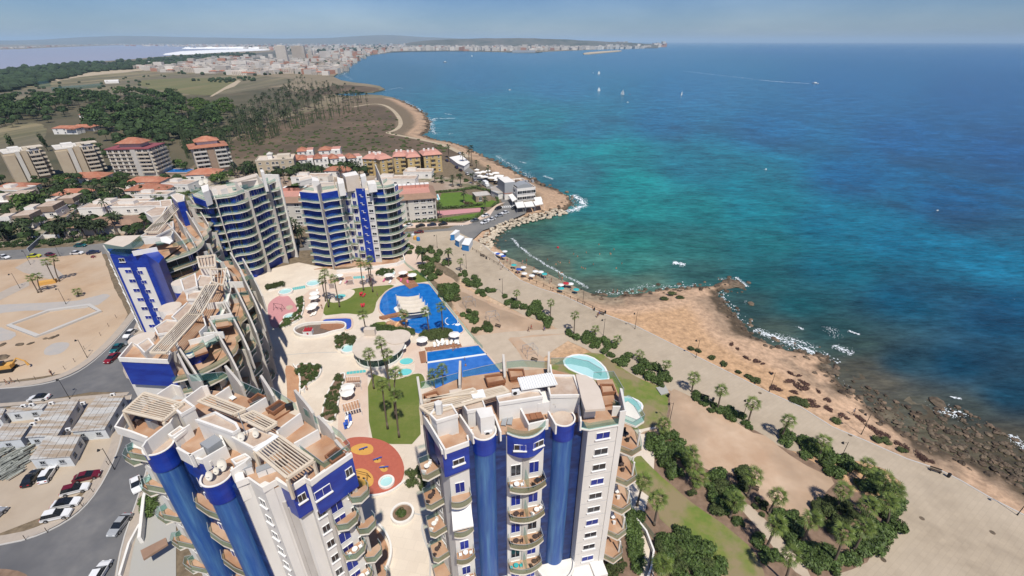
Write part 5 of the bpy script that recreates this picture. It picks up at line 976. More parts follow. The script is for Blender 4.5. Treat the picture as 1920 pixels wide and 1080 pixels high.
for p in([(65,262),(138,258),(140,300),(68,302)],):q=PF(p,28);mb=MB();mb.face([(q[0][0],q[0][1],28.4),(q[1][0],q[1][1],28.4),(q[1][0],q[1][1]-1.6,27.2),(q[0][0],q[0][1]-1.6,27.2)]);mb.build('awning','canvas',Ft.t)
mb=MB();q=PF([(420,1030),(700,1010),(1000,960),(1075,930),(1060,870),(960,860)],.5);mb.wall(q,.4,0,1.4);o=mb.build('wall','white_wall',Ft.t);o.name='garden_wall'
Ft.block('terrace',zf([(200,1000),(700,960),(1000,930),(1040,880),(960,850),(700,900)]),.35,0,'terrace_tile')
M('wall_tan',(.46,.38,.27),c2=(.42,.34,.24),scale=.3,rough=.85);M('wall_cream',(.56,.49,.39),c2=(.51,.44,.35),scale=.3);M('wall_yellow',(.47,.35,.165),c2=(.42,.31,.14),scale=.3)
M('wall_greywhite',(.56,.53,.47),c2=(.51,.48,.43),scale=.3);M('wall_brick',(.30,.22,.16),c2=(.25,.18,.13),scale=.5);M('wall_house',(.68,.66,.62),c2=(.60,.57,.53),scale=.2,objrand=.12)
M('roof_tile',(.35,.15,.095),c2=(.41,.21,.135),scale=.7,detail=8,c3=(.33,.12,.07),s3=.3,objrand=.12,bump=.3,bscale=4);M('roof_pink',(.52,.26,.20),c2=(.47,.23,.18),scale=.5);M('roof_brown',(.30,.19,.13),c2=(.25,.16,.11),scale=.5)
M('roof_maroon',(.24,.07,.08));M('shop_blue',(.03,.17,.42),rough=.5);M('metal_roof',(.50,.49,.46),c2=(.42,.41,.39),scale=.6,stretch=(.3,2,1),rough=.5,c3=(.33,.26,.19),s3=.5,w3=.3);M('prefab_wall',(.58,.60,.61),c2=(.52,.54,.55),scale=.5,rough=.6)
def zof(ybase,ytop):
 """height of a vertical thing whose foot and top show at these photo rows"""
 r=lambda y:(FPX*_s+(y-540)*_c)/(FPX*_c-(y-540)*_s)
 return CAM_H*(1-r(ytop)/r(ybase))
_wm={}
def winmesh(w,h,kind,frame='frame_white'):
 k=(round(w,1),round(h,1),kind,frame)
 if k not in _wm:
  mb=MB();f=.1;w,h=k[0],k[1]
  for x0,z0,x1,z1 in((-w/2,h/2-f,w/2,h/2),(-w/2,-h/2,w/2,-h/2+f),(-w/2,-h/2,-w/2+f,h/2),(w/2-f,-h/2,w/2,h/2),(-f/2,-h/2,f/2,h/2)):mb.box(x0,-.08,z0,x1,.02,z1)
  mb.box(-w/2-.1,-.2,-h/2-.12,w/2+.1,.02,-h/2-.01)
  g=MB();g.box(-w/2+f,-.03,-h/2+f,w/2-f,.01,h/2-f);_wm[k]=(mb.mesh('window',MATS[frame]),g.mesh('pane',MATS[kind]))
 return _wm[k]
def winput(t,p,ang,z,w,h,kind='window_dark',frame='frame_white'):
 a,b=winmesh(w,h,kind,frame);o=link('window',a,t,(p[0],p[1],z),ang);link('pane',b,o)
class Block:
 """rectangular building: near-left and near-right feet in the photo, depth, height"""
 def __init__(s,name,label,cat,pl,pr,depth,H_,wall,floors,group=None,twist=0.0):
  a,b=at(*pl),at(*pr);s.w=math.dist(a,b);s.ang=math.atan2(b[1]-a[1],b[0]-a[0]);s.t=empty(name,(a[0],a[1],0),s.ang,label,cat,group);s.d=depth;s.h=H_;s.n=floors;s.fh=H_/floors
  mb=MB();mb.box(0,0,0,s.w,depth,H_);mb.build('wall',wall,s.t)
 def face(s,side):
  return{'f':((0,0),0,s.w),'r':((s.w,0),pi/2,s.d),'l':((0,s.d),-pi/2,s.d)}[side]
 def pt(s,side,u,off=0):
  o,a,L=s.face(side);return(o[0]+cos(a)*u*L+sin(a)*off,o[1]+sin(a)*u*L-cos(a)*off),a
 def windows(s,side,us,w=1.3,h=1.2,kind='window_dark',f0=0,frame='frame_white'):
  for k in range(f0,s.n):
   for u in us:p,a=s.pt(side,u,.03);winput(s.t,p,a,k*s.fh+s.fh*.55,w,h,kind,frame)
 def balconies(s,side,u0,u1,d=1.4,mat='slab_edge',f0=1,rail='slab_edge',solid=True,hh=.95,wins=2):
  for k in range(f0,s.n):
   z=k*s.fh;p0,a=s.pt(side,u0);p1,_=s.pt(side,u1);q0,_=s.pt(side,u0,d);q1,_=s.pt(side,u1,d)
   mb=MB();mb.prism([p0,q0,q1,p1],z-.25,z);mb.wall([p0,q0,q1,p1],.12,z,z+hh)if solid else None;o=mb.build('balcony',mat,s.t)
   if not solid:mb=MB();mb.wall([p0,q0,q1,p1],.06,z,z+hh);mb.build('railing',rail,o)
  for k in range(f0,s.n):
   for q in range(wins):p,a=s.pt(side,u0+(u1-u0)*(q+.5)/wins,.04);winput(s.t,p,a,k*s.fh+1.3,(u1-u0)*s.face(side)[2]/wins*.7,2.1)
 def flat(s,mat='roof_beige',par=.8,wall='white_wall',z=None):
  z=s.h if z is None else z;mb=MB();mb.box(.1,.1,z,s.w-.1,s.d-.1,z+.06);mb.build('roof',mat,s.t);mb=MB();mb.wall([(0,0),(s.w,0),(s.w,s.d),(0,s.d)],.3,z,z+par,True);mb.build('parapet',wall,s.t)
 def box(s,x0,y0,x1,y1,z0,z1,mat,name='roof_room',roof=None):mb=MB();mb.use(MATS[mat]);mb.prism([(x0,y0),(x1,y0),(x1,y1),(x0,y1)],z0,z1,topmat=MATS[roof]if roof else None);return mb.build(name,None,s.t)
 def hip(s,x0,y0,x1,y1,z,rise,mat='roof_tile',over=.5,name='roof'):
  x0-=over;y0-=over;x1+=over;y1+=over;w,d=x1-x0,y1-y0;i=min(w,d)/2
  if w>=d:R0,R1=(x0+i,(y0+y1)/2),(x1-i,(y0+y1)/2)
  else:R0,R1=((x0+x1)/2,y0+i),((x0+x1)/2,y1-i)
  vs=[(x0,y0,z),(x1,y0,z),(x1,y1,z),(x0,y1,z),(*R0,z+rise),(*R1,z+rise)]
  fs=[(0,1,5,4),(1,2,5),(2,3,4,5),(3,0,4)]if w>=d else[(0,1,4),(1,2,5,4),(2,3,5),(3,0,4,5)]
  mb=MB();mb.raw(vs,fs+[(3,2,1,0)]);return mb.build(name,mat,s.t)
def rnd(a,b):return random.uniform(a,b)
for(pl,pr,yt,lb)in(((34,343),(98,333),289,'leftmost tan apartment tower with jutting white balconies'),((128,334),(196,324),281,'second tan apartment tower with jutting white balconies beside the glass fronted block')):
 b=Block('apartment_block',lb,'apartment block',pl,pr,16,zof(pl[1],yt),'wall_tan',7)
 W_=b.w;b.box(W_*.30,-.9,W_*.42,0,0,b.h+.6,'wall_greywhite','stair_shaft');b.box(-.8,-1.2,W_*.26,2,0,b.h-1,'wall_tan','side_wing');b.box(W_*.46,-1.6,W_*.62,0,0,b.h+.8,'wall_tan','side_wing')
 b.windows('f',[.36],1.5,1.3);b.balconies('f',.66,.98,2.2,'wall_cream',wins=2);b.balconies('r',.05,.45,2.4,'wall_cream');b.balconies('r',.55,.95,2.4,'wall_cream');b.flat('wall_greywhite',.7)
 b.box(W_*.2,3,W_*.5,8,b.h,b.h+2.6,'white_wall');b.box(W_*.6,4,W_*.8,9,b.h,b.h+1.8,'wall_cream');b.box(W_*.7,-1.0,W_+2.4,7,b.h+1.8,b.h+2.1,'wall_cream','roof_canopy')
b=Block('apartment_block','pale gridded apartment block with maroon terrace and small red hipped roof','apartment block',(218,331),(296,329),18,zof(331,281),'wall_greywhite',7)
b.windows('f',[.08,.22,.36,.5],2.4,1.5,frame='wall_cream');b.box(b.w*.57,-.5,b.w*.68,0,0,b.h,'concrete_fin','stair_shaft');b.balconies('f',.7,.98,1.2,'wall_cream');b.balconies('r',.03,.33,1.3,'wall_cream');b.balconies('r',.36,.66,1.3,'wall_cream');b.balconies('r',.69,.98,1.3,'wall_cream')
for k in range(1,7):b.box(-.1,-.35,b.w*.56,0,k*b.fh-.15,k*b.fh+.15,'wall_cream','floor_band')
mb=MB();mb.box(-.6,-.6,b.h,b.w+.6,b.d+.6,b.h+.5);mb.build('roof_slab','roof_maroon',b.t);b.box(b.w*.25,4,b.w*.75,13,b.h+.5,b.h+3,'wall_cream');b.hip(b.w*.2,3,b.w*.8,14,b.h+3,3)
b=Block('apartment_block','cream apartment block with a broad two tier red tiled roof','apartment block',(374,326),(436,318),17,zof(326,279),'wall_cream',6)
b.box(b.w*.42,-.6,b.w*.62,0,0,b.h,'wall_brick','brick_panel');b.balconies('f',.02,.4,1.5,'wall_greywhite');b.balconies('f',.64,.98,1.5,'wall_greywhite');b.balconies('r',.05,.45,1.6,'wall_greywhite');b.balconies('r',.55,.95,1.6,'wall_greywhite')
b.hip(0,0,b.w,b.d,b.h,2.2,over=1.6);b.box(b.w*.2,4,b.w*.8,13,b.h,b.h+3.2,'white_wall');b.hip(b.w*.17,3.5,b.w*.83,13.5,b.h+3.2,2.6,over=.8)
b=Block('apartment_block','low beige apartment block with a small white tower, left of the red roofed terrace','apartment block',(486,331),(556,326),14,zof(331,303),'wall_tan',3)
b.windows('f',[.1,.3,.7,.9],1.6,1.3);b.balconies('f',.4,.6,1.2,'wall_cream');b.flat('roof_beige',.7,'wall_cream');b.box(b.w*.3,5,b.w*.42,9,b.h,b.h+3,'white_wall');b.hip(b.w*.3,5,b.w*.42,9,b.h+3,1.2,'wall_greywhite');b.box(b.w*.55,4,b.w*.9,10,b.h,b.h+2.2,'wall_cream')
for i,(pl,pr,yt)in enumerate((((563,318),(590,316),300),((592,316),(618,314),298),((622,316),(650,313),298),((655,314),(682,311),297),((560,300),(590,298),290),((600,298),(640,296),288))):
 b=Block('terrace_house','white terrace house with red tiled roof between the beige and the yellow blocks','house',pl,pr,11,max(6,zof(pl[1],yt)),'white_wall',2,'red roofed terrace houses behind the towers')
 b.windows('f',[.2,.5,.8],1.3,1.4);b.hip(0,0,b.w*.55,b.d,b.h,2);b.box(b.w*.6,1,b.w,b.d,b.h,b.h+.5,'white_wall','roof_terrace','roof_pink')
for(pl,pr,lb)in(((737,421),(820,414),'grey white apartment block with brown eaves and pink roof terrace by the junction'),((515,425),(573,424),'grey white apartment block half hidden between the two back towers')):
 b=Block('apartment_block',lb,'apartment block',pl,pr,20,11.6,'wall_greywhite',4)
 if pl[0]>600:
  b.windows('f',[.12,.36,.96],1.0,2.0,frame='concrete_fin');b.windows('f',[.56,.72,.86],2.2,1.2)
 else:b.windows('f',[.12,.5,.86],2.2,1.2)
 b.windows('r',[.2,.5,.8],1.4,1.2)
 mb=MB();vs=[(-1,-1,b.h),(b.w+1,-1,b.h),(b.w+1,b.d+1,b.h),(-1,b.d+1,b.h),(1.5,3.4,b.h+1.7),(b.w-2.0,3.4,b.h+1.7),(b.w-2.0,b.d-3,b.h+1.7),(1.5,b.d-3,b.h+1.7)];mb.raw(vs,[(0,1,5,4),(1,2,6,5),(2,3,7,6),(3,0,4,7),(3,2,1,0)]);mb.build('roof','roof_brown',b.t)
 b.box(1.5,3.4,b.w-2,b.d-3,b.h+1.2,b.h+1.75,'roof_pink','roof_terrace')
 for k in range(8):b.box(2+k*(b.w-6)/7,b.d-7,4.4+k*(b.w-6)/7,b.d-3.5,b.h+1.7,b.h+3.2,'roof_pink','roof_room','white_wall')
y0=empty('apartment_block',(*at(684,327),0),0,'yellow apartment complex with pink roofs by the shore','apartment block')
def wing(pl,pr,depth,h,par):
 a,b_=at(*pl),at(*pr);ang=math.atan2(b_[1]-a[1],b_[0]-a[0]);w=math.dist(a,b_);o=Vector((a[0]-y0.location[0],a[1]-y0.location[1]));u=Vector((cos(ang),sin(ang)));v=Vector((-sin(ang),cos(ang)))
 P_=lambda x_,y_:tuple(o+u*x_+v*y_);mb=MB();mb.use(MATS['wall_yellow']);mb.prism([P_(0,0),P_(w,0),P_(w,depth),P_(0,depth)],0,h);mb.build('wing',None,par)
 mb=MB();mb.use(MATS['roof_pink']);q=[P_(-.7,-.7),P_(w+.7,-.7),P_(w+.7,depth+.7),P_(-.7,depth+.7)];r=[P_(1.4,2),P_(w-1.4,2),P_(w-1.4,depth-2),P_(1.4,depth-2)]
 mb.raw([(*p,h)for p in q]+[(*p,h+1.6)for p in r],[(0,1,5,4),(1,2,6,5),(2,3,7,6),(3,0,4,7),(4,5,6,7),(3,2,1,0)]);mb.build('roof',None,par)
 for k in range(int(w/3)):q=MB();q.use(MATS['white_wall']);c_=P_(2+k*3,depth*.55);q.box(c_[0]-.6,c_[1]-.6,h+1,c_[0]+.6,c_[1]+.6,h+3);q.build('chimney',None,par)
 n=max(1,int(w/3.2))
 for k in range(4):
  for i in range(n):
   p=P_((i+.5)*w/n,-.04);winput(par,p,ang,k*h/4+1.6,1.3,1.3)
   if i%2:q=MB();a1,a2=P_((i+.1)*w/n,-1.1),P_((i+.9)*w/n,-1.1);c1,c2=P_((i+.1)*w/n,0),P_((i+.9)*w/n,0);q.prism([c1,a1,a2,c2],k*h/4+.1,k*h/4+.3);q.wall([c1,a1,a2,c2],.1,k*h/4+.3,k*h/4+1.2);q.build('balcony','wall_yellow',par)
  for i in range(3):p=P_(w+.04,(i+.5)*depth/3);winput(par,p,ang+pi/2,k*h/4+1.6,1.3,1.3)
wing((684,328),(712,329),14,10.5,y0);wing((716,332),(738,328),16,11,y0);wing((741,325),(765,324),14,10.8,y0);wing((767,328),(790,326),16,11.2,y0);wing((797,325),(830,322),13,11.6,y0)
def villa(px_,py_,w,d,h,label,roof='hip',wall='white_wall',rz=None,group='low villas in the gardens west of the towers',cat='villa'):
 a=at(px_,py_);rz=R(rnd(-12,18))if rz is None else R(rz);t=empty('villa',(a[0],a[1],0),rz,label,cat,group)
 class X:pass
 b=Block.__new__(Block);b.t=t;b.w=w;b.d=d;b.h=h;b.n=max(1,round(h/3));b.fh=h/b.n;mb=MB();mb.box(0,0,0,w,d,h);mb.build('wall',wall,t)
 b.windows('f',[.18,.5,.82]if w>9 else[.3,.7],1.6,1.3);b.windows('r',[.5],1.4,1.3)
 if roof=='hip':b.hip(0,0,w,d,h,min(w,d)*.22);b.box(w*.6,-2.2,w,0,h-.6,h-.4,'roof_tile','porch_roof')
 elif roof=='flat':b.flat('roof_gravel',.5);b.box(w*.1,d*.5,w*.4,d*.9,h,h+1.6,'white_wall','roof_room','roof_beige')
 elif roof=='modern':b.flat('roof_beige',.35);b.box(w*.45,-.5,w,d*.9,h,h+2.8,'wall_brick','upper_floor','roof_gravel');b.box(-2.5,-1.2,w*.5,1,h-.3,h,'white_wall','canopy');b.box(-.3,.4,w*.3,d*.6,h,h+2.6,'white_wall','upper_floor','roof_beige')
 elif roof=='brown':
  mb=MB();q=1.0;mb.raw([(-q,-q,h),(w+q,-q,h),(w+q,d+q,h),(-q,d+q,h),(3,3,h+1.3),(w-3,3,h+1.3),(w-3,d-3,h+1.3),(3,d-3,h+1.3)],[(0,1,5,4),(1,2,6,5),(2,3,7,6),(3,0,4,7),(4,5,6,7),(3,2,1,0)]);mb.build('roof','roof_brown',t)
 return t
VL=zl([(25,352),(75,352),(150,302),(235,275),(270,220),(345,128),(410,285),(330,388),(470,250),(640,145),(640,178),(745,165),(950,110),(10,245),(5,190),(0,120),(830,160),(560,300),(690,210),(520,200)])
villa(VL[0][0],VL[0][1],12,9,3.4,'white cube house with a boxy canopy at the front of the modern row','modern',rz=14);villa(VL[2][0],VL[2][1],12,10,3.4,'brick and white cube house in the middle of the modern row','modern',rz=14);villa(VL[3][0]+8,VL[3][1]-6,12,10,3.4,'brick and white cube house at the back of the modern row','modern',rz=14);villa(VL[13][0]-8,VL[13][1],14,11,3.6,'cream cube house at the left end of the modern row','modern','wall_cream',rz=14)
villa(VL[4][0],VL[4][1]-4,17,10,3.2,'villa with a red roof directly behind the modern cube houses',rz=8);villa(VL[5][0],VL[5][1]-2,20,11,3.4,'wide red roofed villa below the second tan tower',rz=10)
villa(VL[6][0],VL[6][1],28,14,3.8,'broad white flat roofed villa with a pinkish deck above the brown roofed hall','flat',rz=6);villa(VL[7][0],VL[7][1],30,12,4.2,'long cream hall with a brown bordered flat roof by the avenue','brown','wall_cream',rz=9)
villa(VL[9][0],VL[9][1],20,10,3.6,'red roofed villa right of the glass fronted block garden',rz=6);villa(VL[10][0],VL[10][1]+3,22,10,3.4,'red roofed villa beside a turquoise pool',rz=4);villa(VL[12][0],VL[12][1],18,12,4,'round eaved red villa below the cream red roofed block',rz=12);villa(VL[14][0]-10,VL[14][1],16,10,4,'cream villa at the left frame edge behind the pines','flat','wall_cream')
villa(VL[15][0]-10,VL[15][1]+22,18,10,3.5,'low red roofed villa below the leftmost tan tower',rz=8);villa(VL[16][0],VL[16][1],16,10,4.2,'white villa beside the curved back tower','flat');villa(VL[17][0],VL[17][1]-8,26,8,4,'white garden building with stepped walls behind the far left block','flat');villa(VL[18][0],VL[18][1],18,7,3.5,'long white garden house behind the far left block','flat')
for(x_,y_,w,rf,lb)in((102,252,22,'hip','red roofed manor with a long front left in the pine wood'),(135,247,20,'hip','white villa with red roof right part of the manor in the pine wood'),(150,222,16,'hip','cream villa with a red roof high in the pine wood'),(258,240,20,'flat','flat white bungalow in the middle of the pine wood'),(272,228,14,'flat','small white and teal house behind the flat bungalow'),(610,332,16,'hip','red roofed house straight behind the back tower'),(548,348,22,'flat','low white house between the two back towers'),(530,312,14,'hip','small red house behind the beige block'),(757,335,18,'flat','low white house in front of the yellow complex'),(705,350,24,'flat','white terrace building behind the grey apartment block'),(350,1230,2,'flat','')):
 if y_<1000:villa(x_,y_,w,9,rnd(3.6,5.5),lb,rf,rz=rnd(-3,8),group='houses scattered behind the towers')
for i,(p,lb)in enumerate(((zl([(140,455),(230,375),(430,225)]),'dark garden fence running back from the avenue'),(zl([(150,385),(300,385),(310,330)]),'white wall before the brown roofed hall'),(zl([(690,330),(700,310),(810,200)]),'long white boundary wall behind the far left block'),(zl([(560,345),(680,340)]),'low white wall by the garden palms behind the far left block'))):
 q=ats(p,1);mb=MB();mb.wall(q,.3,0,1.7);o=mb.build('garden_wall','white_wall' if i else 'frame_grey');tag(o,lb,'wall')
for(x_,y_,lb)in((333,320,'swimming pool of the gridded block'),(600/2.7-20,372,'small turquoise pool among the villas'),(612/1.0,418,None)):
 if lb:c_=at(x_,y_,.1);w=9;pool('swimming_pool',[pix(c_[0]+u*w,c_[1]+v*5,.1)for u,v in((-1,-1),(1,-1),(1,1),(-1,1))],'pool_blue' if 'gridded' in lb else 'pool_aqua',label=lb,sm=0)
pool('swimming_pool',zb([(262,428),(272,418),(285,452),(272,458)]),'pool_aqua',label='narrow turquoise pool at the end of the grey block garden',sm=0,lipmat='white_paint')
b=Block('garden_hut','square stone hut with a flat grey roof on the bright lawn','hut',*zb([(515,472),(608,462)]),7,3.4,'wall_brick',1);b.flat('concrete_fin',.3,'concrete_fin');b.windows('f',[.3],1.6,2.2)
b=Block('restaurant','white seafront restaurant with a curved grey roof and roof terrace','restaurant',*zb([(775,468),(888,455)]),20,6.5,'white_wall',2)
b.windows('f',[.15,.4,.65,.88],3.0,1.8);b.windows('l',[.2,.5,.8],2.6,1.6);b.flat('roof_gravel',.8);W_=b.w
mb=MB();n=8
for k in range(n):x0,x1=W_*(.02+.8*k/n),W_*(.02+.8*(k+1)/n);z0,z1=b.h+1.6+1.3*sin(pi*k/n),b.h+1.6+1.3*sin(pi*(k+1)/n);mb.raw([(x0,.3,z0),(x1,.3,z1),(x1,7,z1),(x0,7,z0)],[(0,1,2,3)]);mb.raw([(x0,.3,b.h),(x1,.3,b.h),(x1,.3,z1),(x0,.3,z0)],[(0,1,2,3)])
mb.build('curved_roof','grey_metal',b.t);b.box(-5,6,1,18,0,9.5,'frame_grey','side_tower','white_wall');b.box(3,9,5,11,b.h,b.h+2.8,'wall_brick','chimney')
for k in range(5):b.box(6+k*1.8,11,7.2+k*1.8,12.4,b.h,b.h+1.4,'wall_brick' if k==3 else 'frame_grey','vent_box')
for i,q in enumerate(([(760,478),(812,470),(825,500),(775,505)],[(815,475),(870,468),(885,495),(830,500)],[(875,470),(930,460),(940,480),(890,490)],[(880,445),(925,440),(935,455),(890,462)],[(720,430),(745,420),(775,450),(745,465)])):
 p=ats(zb(q),3);mb=MB();mb.face([(x_,y_,3.0+(.5 if k in(0,1)else 0))for k,(x_,y_)in enumerate(p)][::1]);mb.prism([(x_,y_)for x_,y_ in p],2.75,2.85);t=empty('awning',(0,0,0),label='white terrace awning around the seafront restaurant',cat='awning',group='white awnings of the seafront restaurant');mb.build('cloth','canvas',t)
 for x_,y_ in p:mb=MB();mb.tube((x_,y_,0),(x_,y_,2.8),.08,n=5);mb.build('post','grey_metal',t)
for i,(q,m_,h,lb)in enumerate((([(605,372),(690,350),(720,400),(655,415),(610,395)],'metal_roof',3.4,'low restaurant hall with a pale blue roof beside the street'),([(670,390),(740,385),(745,410),(695,415)],'roof_tile',3.6,'small red roofed kitchen beside the restaurant'),([(345,185),(420,170),(475,215),(440,240),(400,225)],'canvas',3.2,'large white canopy by the tall seafront palms'))):
 p=ats(zb(q),h);t=empty('beach_pavilion',(0,0,0),label=lb,cat='pavilion');mb=MB();mb.prism(p,h-.3,h);mb.build('roof',m_,t);mb=MB();mb.prism([((x_*.96+sum(a[0]for a in p)/len(p)*.04),(y_*.96+sum(a[1]for a in p)/len(p)*.04))for x_,y_ in p],0,h-.3);mb.build('wall','white_wall',t)
for i,(x_,y_,s_)in enumerate(((530,280,20),(560,275,18),(600,290,22),(640,282,20),(570,305,22),(620,312,24),(660,300,26),(680,318,24),(540,300,16),(655,325,22),(520,262,14),(590,268,14))):
 a=at(*zb([(x_,y_)])[0],3);r_=s_/9;t=empty('shade_sail',(a[0],a[1],0),rnd(-.3,.3),'square white parasol roof among the seafront terrace cluster','shade','white square shades north of the restaurant');mb=MB();mb.raw([(-r_,-r_*.8,2.7),(r_,-r_*.8,2.7),(r_,r_*.8,2.7),(-r_,r_*.8,2.7),(0,0,3.5)],[(0,1,4),(1,2,4),(2,3,4),(3,0,4)]);mb.build('cloth','canvas',t);mb=MB();mb.tube((0,0,0),(0,0,3.4),.07,n=6);mb.build('pole','grey_metal',t)
for q,c_,lb in(([(352,675),(378,672),(410,650),(385,645)],'prefab_wall','rear white kiosk with blue end at the promenade head'),([(382,705),(408,718),(440,690),(412,678)],'prefab_wall','middle blue and white kiosk at the promenade head'),([(425,735),(470,742),(492,700),(448,698)],'prefab_wall','front kiosk with a blue side nearest the beach')):
 p=ats(zb(q),2.8);t=empty('kiosk',(0,0,0),label=lb,cat='kiosk');mb=MB();mb.use(MATS['shop_blue']);mb.prism(p,0,2.7);mb.build('wall',None,t)
 mb=MB();cx,cy=sum(a[0]for a in p)/4,sum(a[1]for a in p)/4;mb.prism([(cx+(a-cx)*1.06,cy+(b_-cy)*1.06)for a,b_ in p],2.7,2.9);mb.build('roof','white_paint',t);mb=MB();a,b_=p[1],p[2];mb.wall([a,b_],.14,0,2.65);mb.build('front_panel','prefab_wall',t)
def prefab(q,h,label,ridge=1,nr=9,W=zs,corr=True,wall='prefab_wall'):
 p=ats(W(q),h);t=empty('site_hut',(p[0][0],p[0][1],0),0,label,'prefab hut','white prefab huts of the building site');p=[(x_-p[0][0],y_-p[0][1])for x_,y_ in p]if False else[(x_,y_)for x_,y_ in p];o=t.location;p=[(x_-o[0],y_-o[1])for x_,y_ in p]
 mb=MB();mb.prism(p,0,h-.15);mb.build('wall',wall,t);L=lambda a,b_,k:(a[0]+(b_[0]-a[0])*k,a[1]+(b_[1]-a[1])*k)
 cx,cy=sum(a[0]for a in p)/4,sum(a[1]for a in p)/4;r=[(cx+(a-cx)*1.05,cy+(b_-cy)*1.05)for a,b_ in p]
 for k in range(nr):q_=MB();a,b_=k/nr+.003,(k+1)/nr-.003;q_.prism([L(r[0],r[1],a),L(r[0],r[1],b_),L(r[3],r[2],b_),L(r[3],r[2],a)],h-.15,h+.03*(k%2));q_.build('roof_panel','metal_roof',t)
 for i in(0,1):
  a,b_=p[i],p[i+1];L_=math.dist(a,b_);n=max(1,int(L_/3));ang=math.atan2(b_[1]-a[1],b_[0]-a[0])
  cxx=(cx-a[0])*-sin(ang)+(cy-a[1])*cos(ang);sg=1 if cxx>0 else-1
  for k in range(n):m_=L(a,b_,(k+.5)/n);winput(t,(m_[0]+sin(ang)*.03*sg,m_[1]-cos(ang)*.03*sg),ang if sg>0 else ang+pi,1.6,1.0,.9,frame='frame_grey')
 return t
prefab([(138,540),(318,528),(368,430),(212,440)],2.9,'front prefab hut with a white ribbed roof beside the pipe pile');prefab([(330,412),(480,400),(570,250),(445,255)],3.0,'long prefab hut with a dirty ribbed roof nearest the tower');prefab([(122,438),(262,430),(362,268),(225,290)],3.0,'long prefab hut in the middle with roof windows on its end');prefab([(-40,460),(92,448),(140,378),(20,380)],2.9,'small prefab hut behind the pipe pile');prefab([(28,328),(190,310),(215,285),(55,300)],2.8,'narrow grey topped prefab by the street');prefab([(-60,360),(0,355),(25,308),(-40,312)],2.8,'prefab hut cut by the left edge')
for x_,y_ in((240,290),(175,365),(155,385),(112,302),(150,296),(318,410),(522,250),(385,290)):acunit(zs([(x_,y_)])[0],3.0,'small white unit on the prefab hut roofs',.9,.3)['group']='roof units of the prefab huts'
M('pipe_grey',(.16,.17,.15),c2=(.30,.31,.28),scale=1.5,objrand=.5,rough=.7)
tp=empty('pipe_pile',(*at(*zs([(70,560)])[0]),0),0,'heap of short grey pipes stacked behind the parked black car','pipe pile');o_=tp.location;pm=MB();pm.tube((-1.3,0,0),(1.3,0,0),.17,n=8);pme=pm.mesh('pipe',MATS['pipe_grey'])
for k in range(170):
 u,v=rnd(0,1),rnd(0,1);row=int(u*7);A_=zs([(-30+row*27+rnd(-4,4),480+v*155-row*2)])[0]
 if A_[0]>66-(A_[1]-835)*.55:continue
 a=at(*A_);link('pipe',pme,tp,(a[0]-o_[0],a[1]-o_[1],.18+rnd(0,.7)),rot=(0,rnd(-.08,.08),R(62)+rnd(-.15,.15)))
M('town_wall',(.50,.45,.39),objrand=.25,c2=(.42,.36,.30),scale=.01,lo=.45,hi=.55)
M('town_mass',(.50,.46,.41),island=.28,rough=.9);M('town_red',(.38,.20,.14),rough=.9,island=.2);M('town_green',(.03,.05,.022),island=.4)
def house_mesh(w,d,h,kind,n=3):
 mb=MB();mb.use(MATS['town_wall']);mb.box(-w/2,-d/2,-1,w/2,d/2,h)
 mb.use(MATS['window_dark']);fl=max(1,int(h/3));c=max(2,int(w/4))
 for k in range(fl):
  for i in range(c):x_=-w/2+(i+.5)*w/c;mb.box(x_-.8,-d/2-.06,k*3+1.2,x_+.8,-d/2+.02,k*3+2.4)
 if kind=='hip':mb.use(MATS['roof_tile']);mb.raw([(-w/2-.4,-d/2-.4,h),(w/2+.4,-d/2-.4,h),(w/2+.4,d/2+.4,h),(-w/2-.4,d/2+.4,h),(-w/4,0,h+2.2),(w/4,0,h+2.2)],[(0,1,5,4),(1,2,5),(2,3,4,5),(3,0,4)])
 else:mb.use(MATS['town_wall']);mb.box(-w/4,-d/4,h,w/6,d/4,h+2.2)
 return mb.mesh('town_house')
HM=[house_mesh(18,12,6,'hip'),house_mesh(24,12,9,'flat'),house_mesh(14,12,6,'flat'),house_mesh(30,13,12,'flat'),house_mesh(20,12,6,'hip'),house_mesh(40,14,9,'flat'),house_mesh(18,16,15,'flat')]
tpoly=[(330,125),(380,112),(430,106),(520,108),(600,104),(680,101),(725,98),(700,104),(665,116),(652,126),(640,134),(612,142),(560,138),(470,142),(400,138),(300,135),(250,128)]
def inpx(x_,y_,poly):
 c=False;j=len(poly)-1
 for i in range(len(poly)):
  if(poly[i][1]>y_)!=(poly[j][1]>y_)and x_<(poly[j][0]-poly[i][0])*(y_-poly[i][1])/(poly[j][1]-poly[i][1])+poly[i][0]:c=not c
  j=i
 return c
cand=[]
while len(cand)<420:
 x_,y_=rnd(250,725),rnd(98,142)
 if inpx(x_,y_,tpoly)and not(inpx(x_,y_,[(330,128),(400,118),(470,122),(480,136),(400,140)])and random.random()<.7):cand.append((x_,y_))
cand.sort(key=lambda p:-p[1])
for i,(x_,y_)in enumerate(cand[:285]):
 a=at(x_,y_);k=random.choice([0,0,1,2,2,3,4,5]);o=link('town_house',HM[k],None,(a[0],a[1],0),rnd(-.5,.5));tag(o,'pale low house in the near town at the left end of the bay','house','houses of the near town on the bay')
tag(link('tower_block',house_mesh(42,20,62,'flat'),None,(*at(532,117),0),.1),'left brownish high rise standing above the near town','tower block');tag(link('tower_block',house_mesh(56,22,58,'flat'),None,(*at(563,113),0),.1),'pair-wide grey blue high rise right of the brown one','tower block');tag(link('tower_block',house_mesh(20,16,40,'flat'),None,(*at(584,113),0),.1),'slim brown block just right of the two high rises','tower block')
tm=MB();tr=MB();tg=MB()
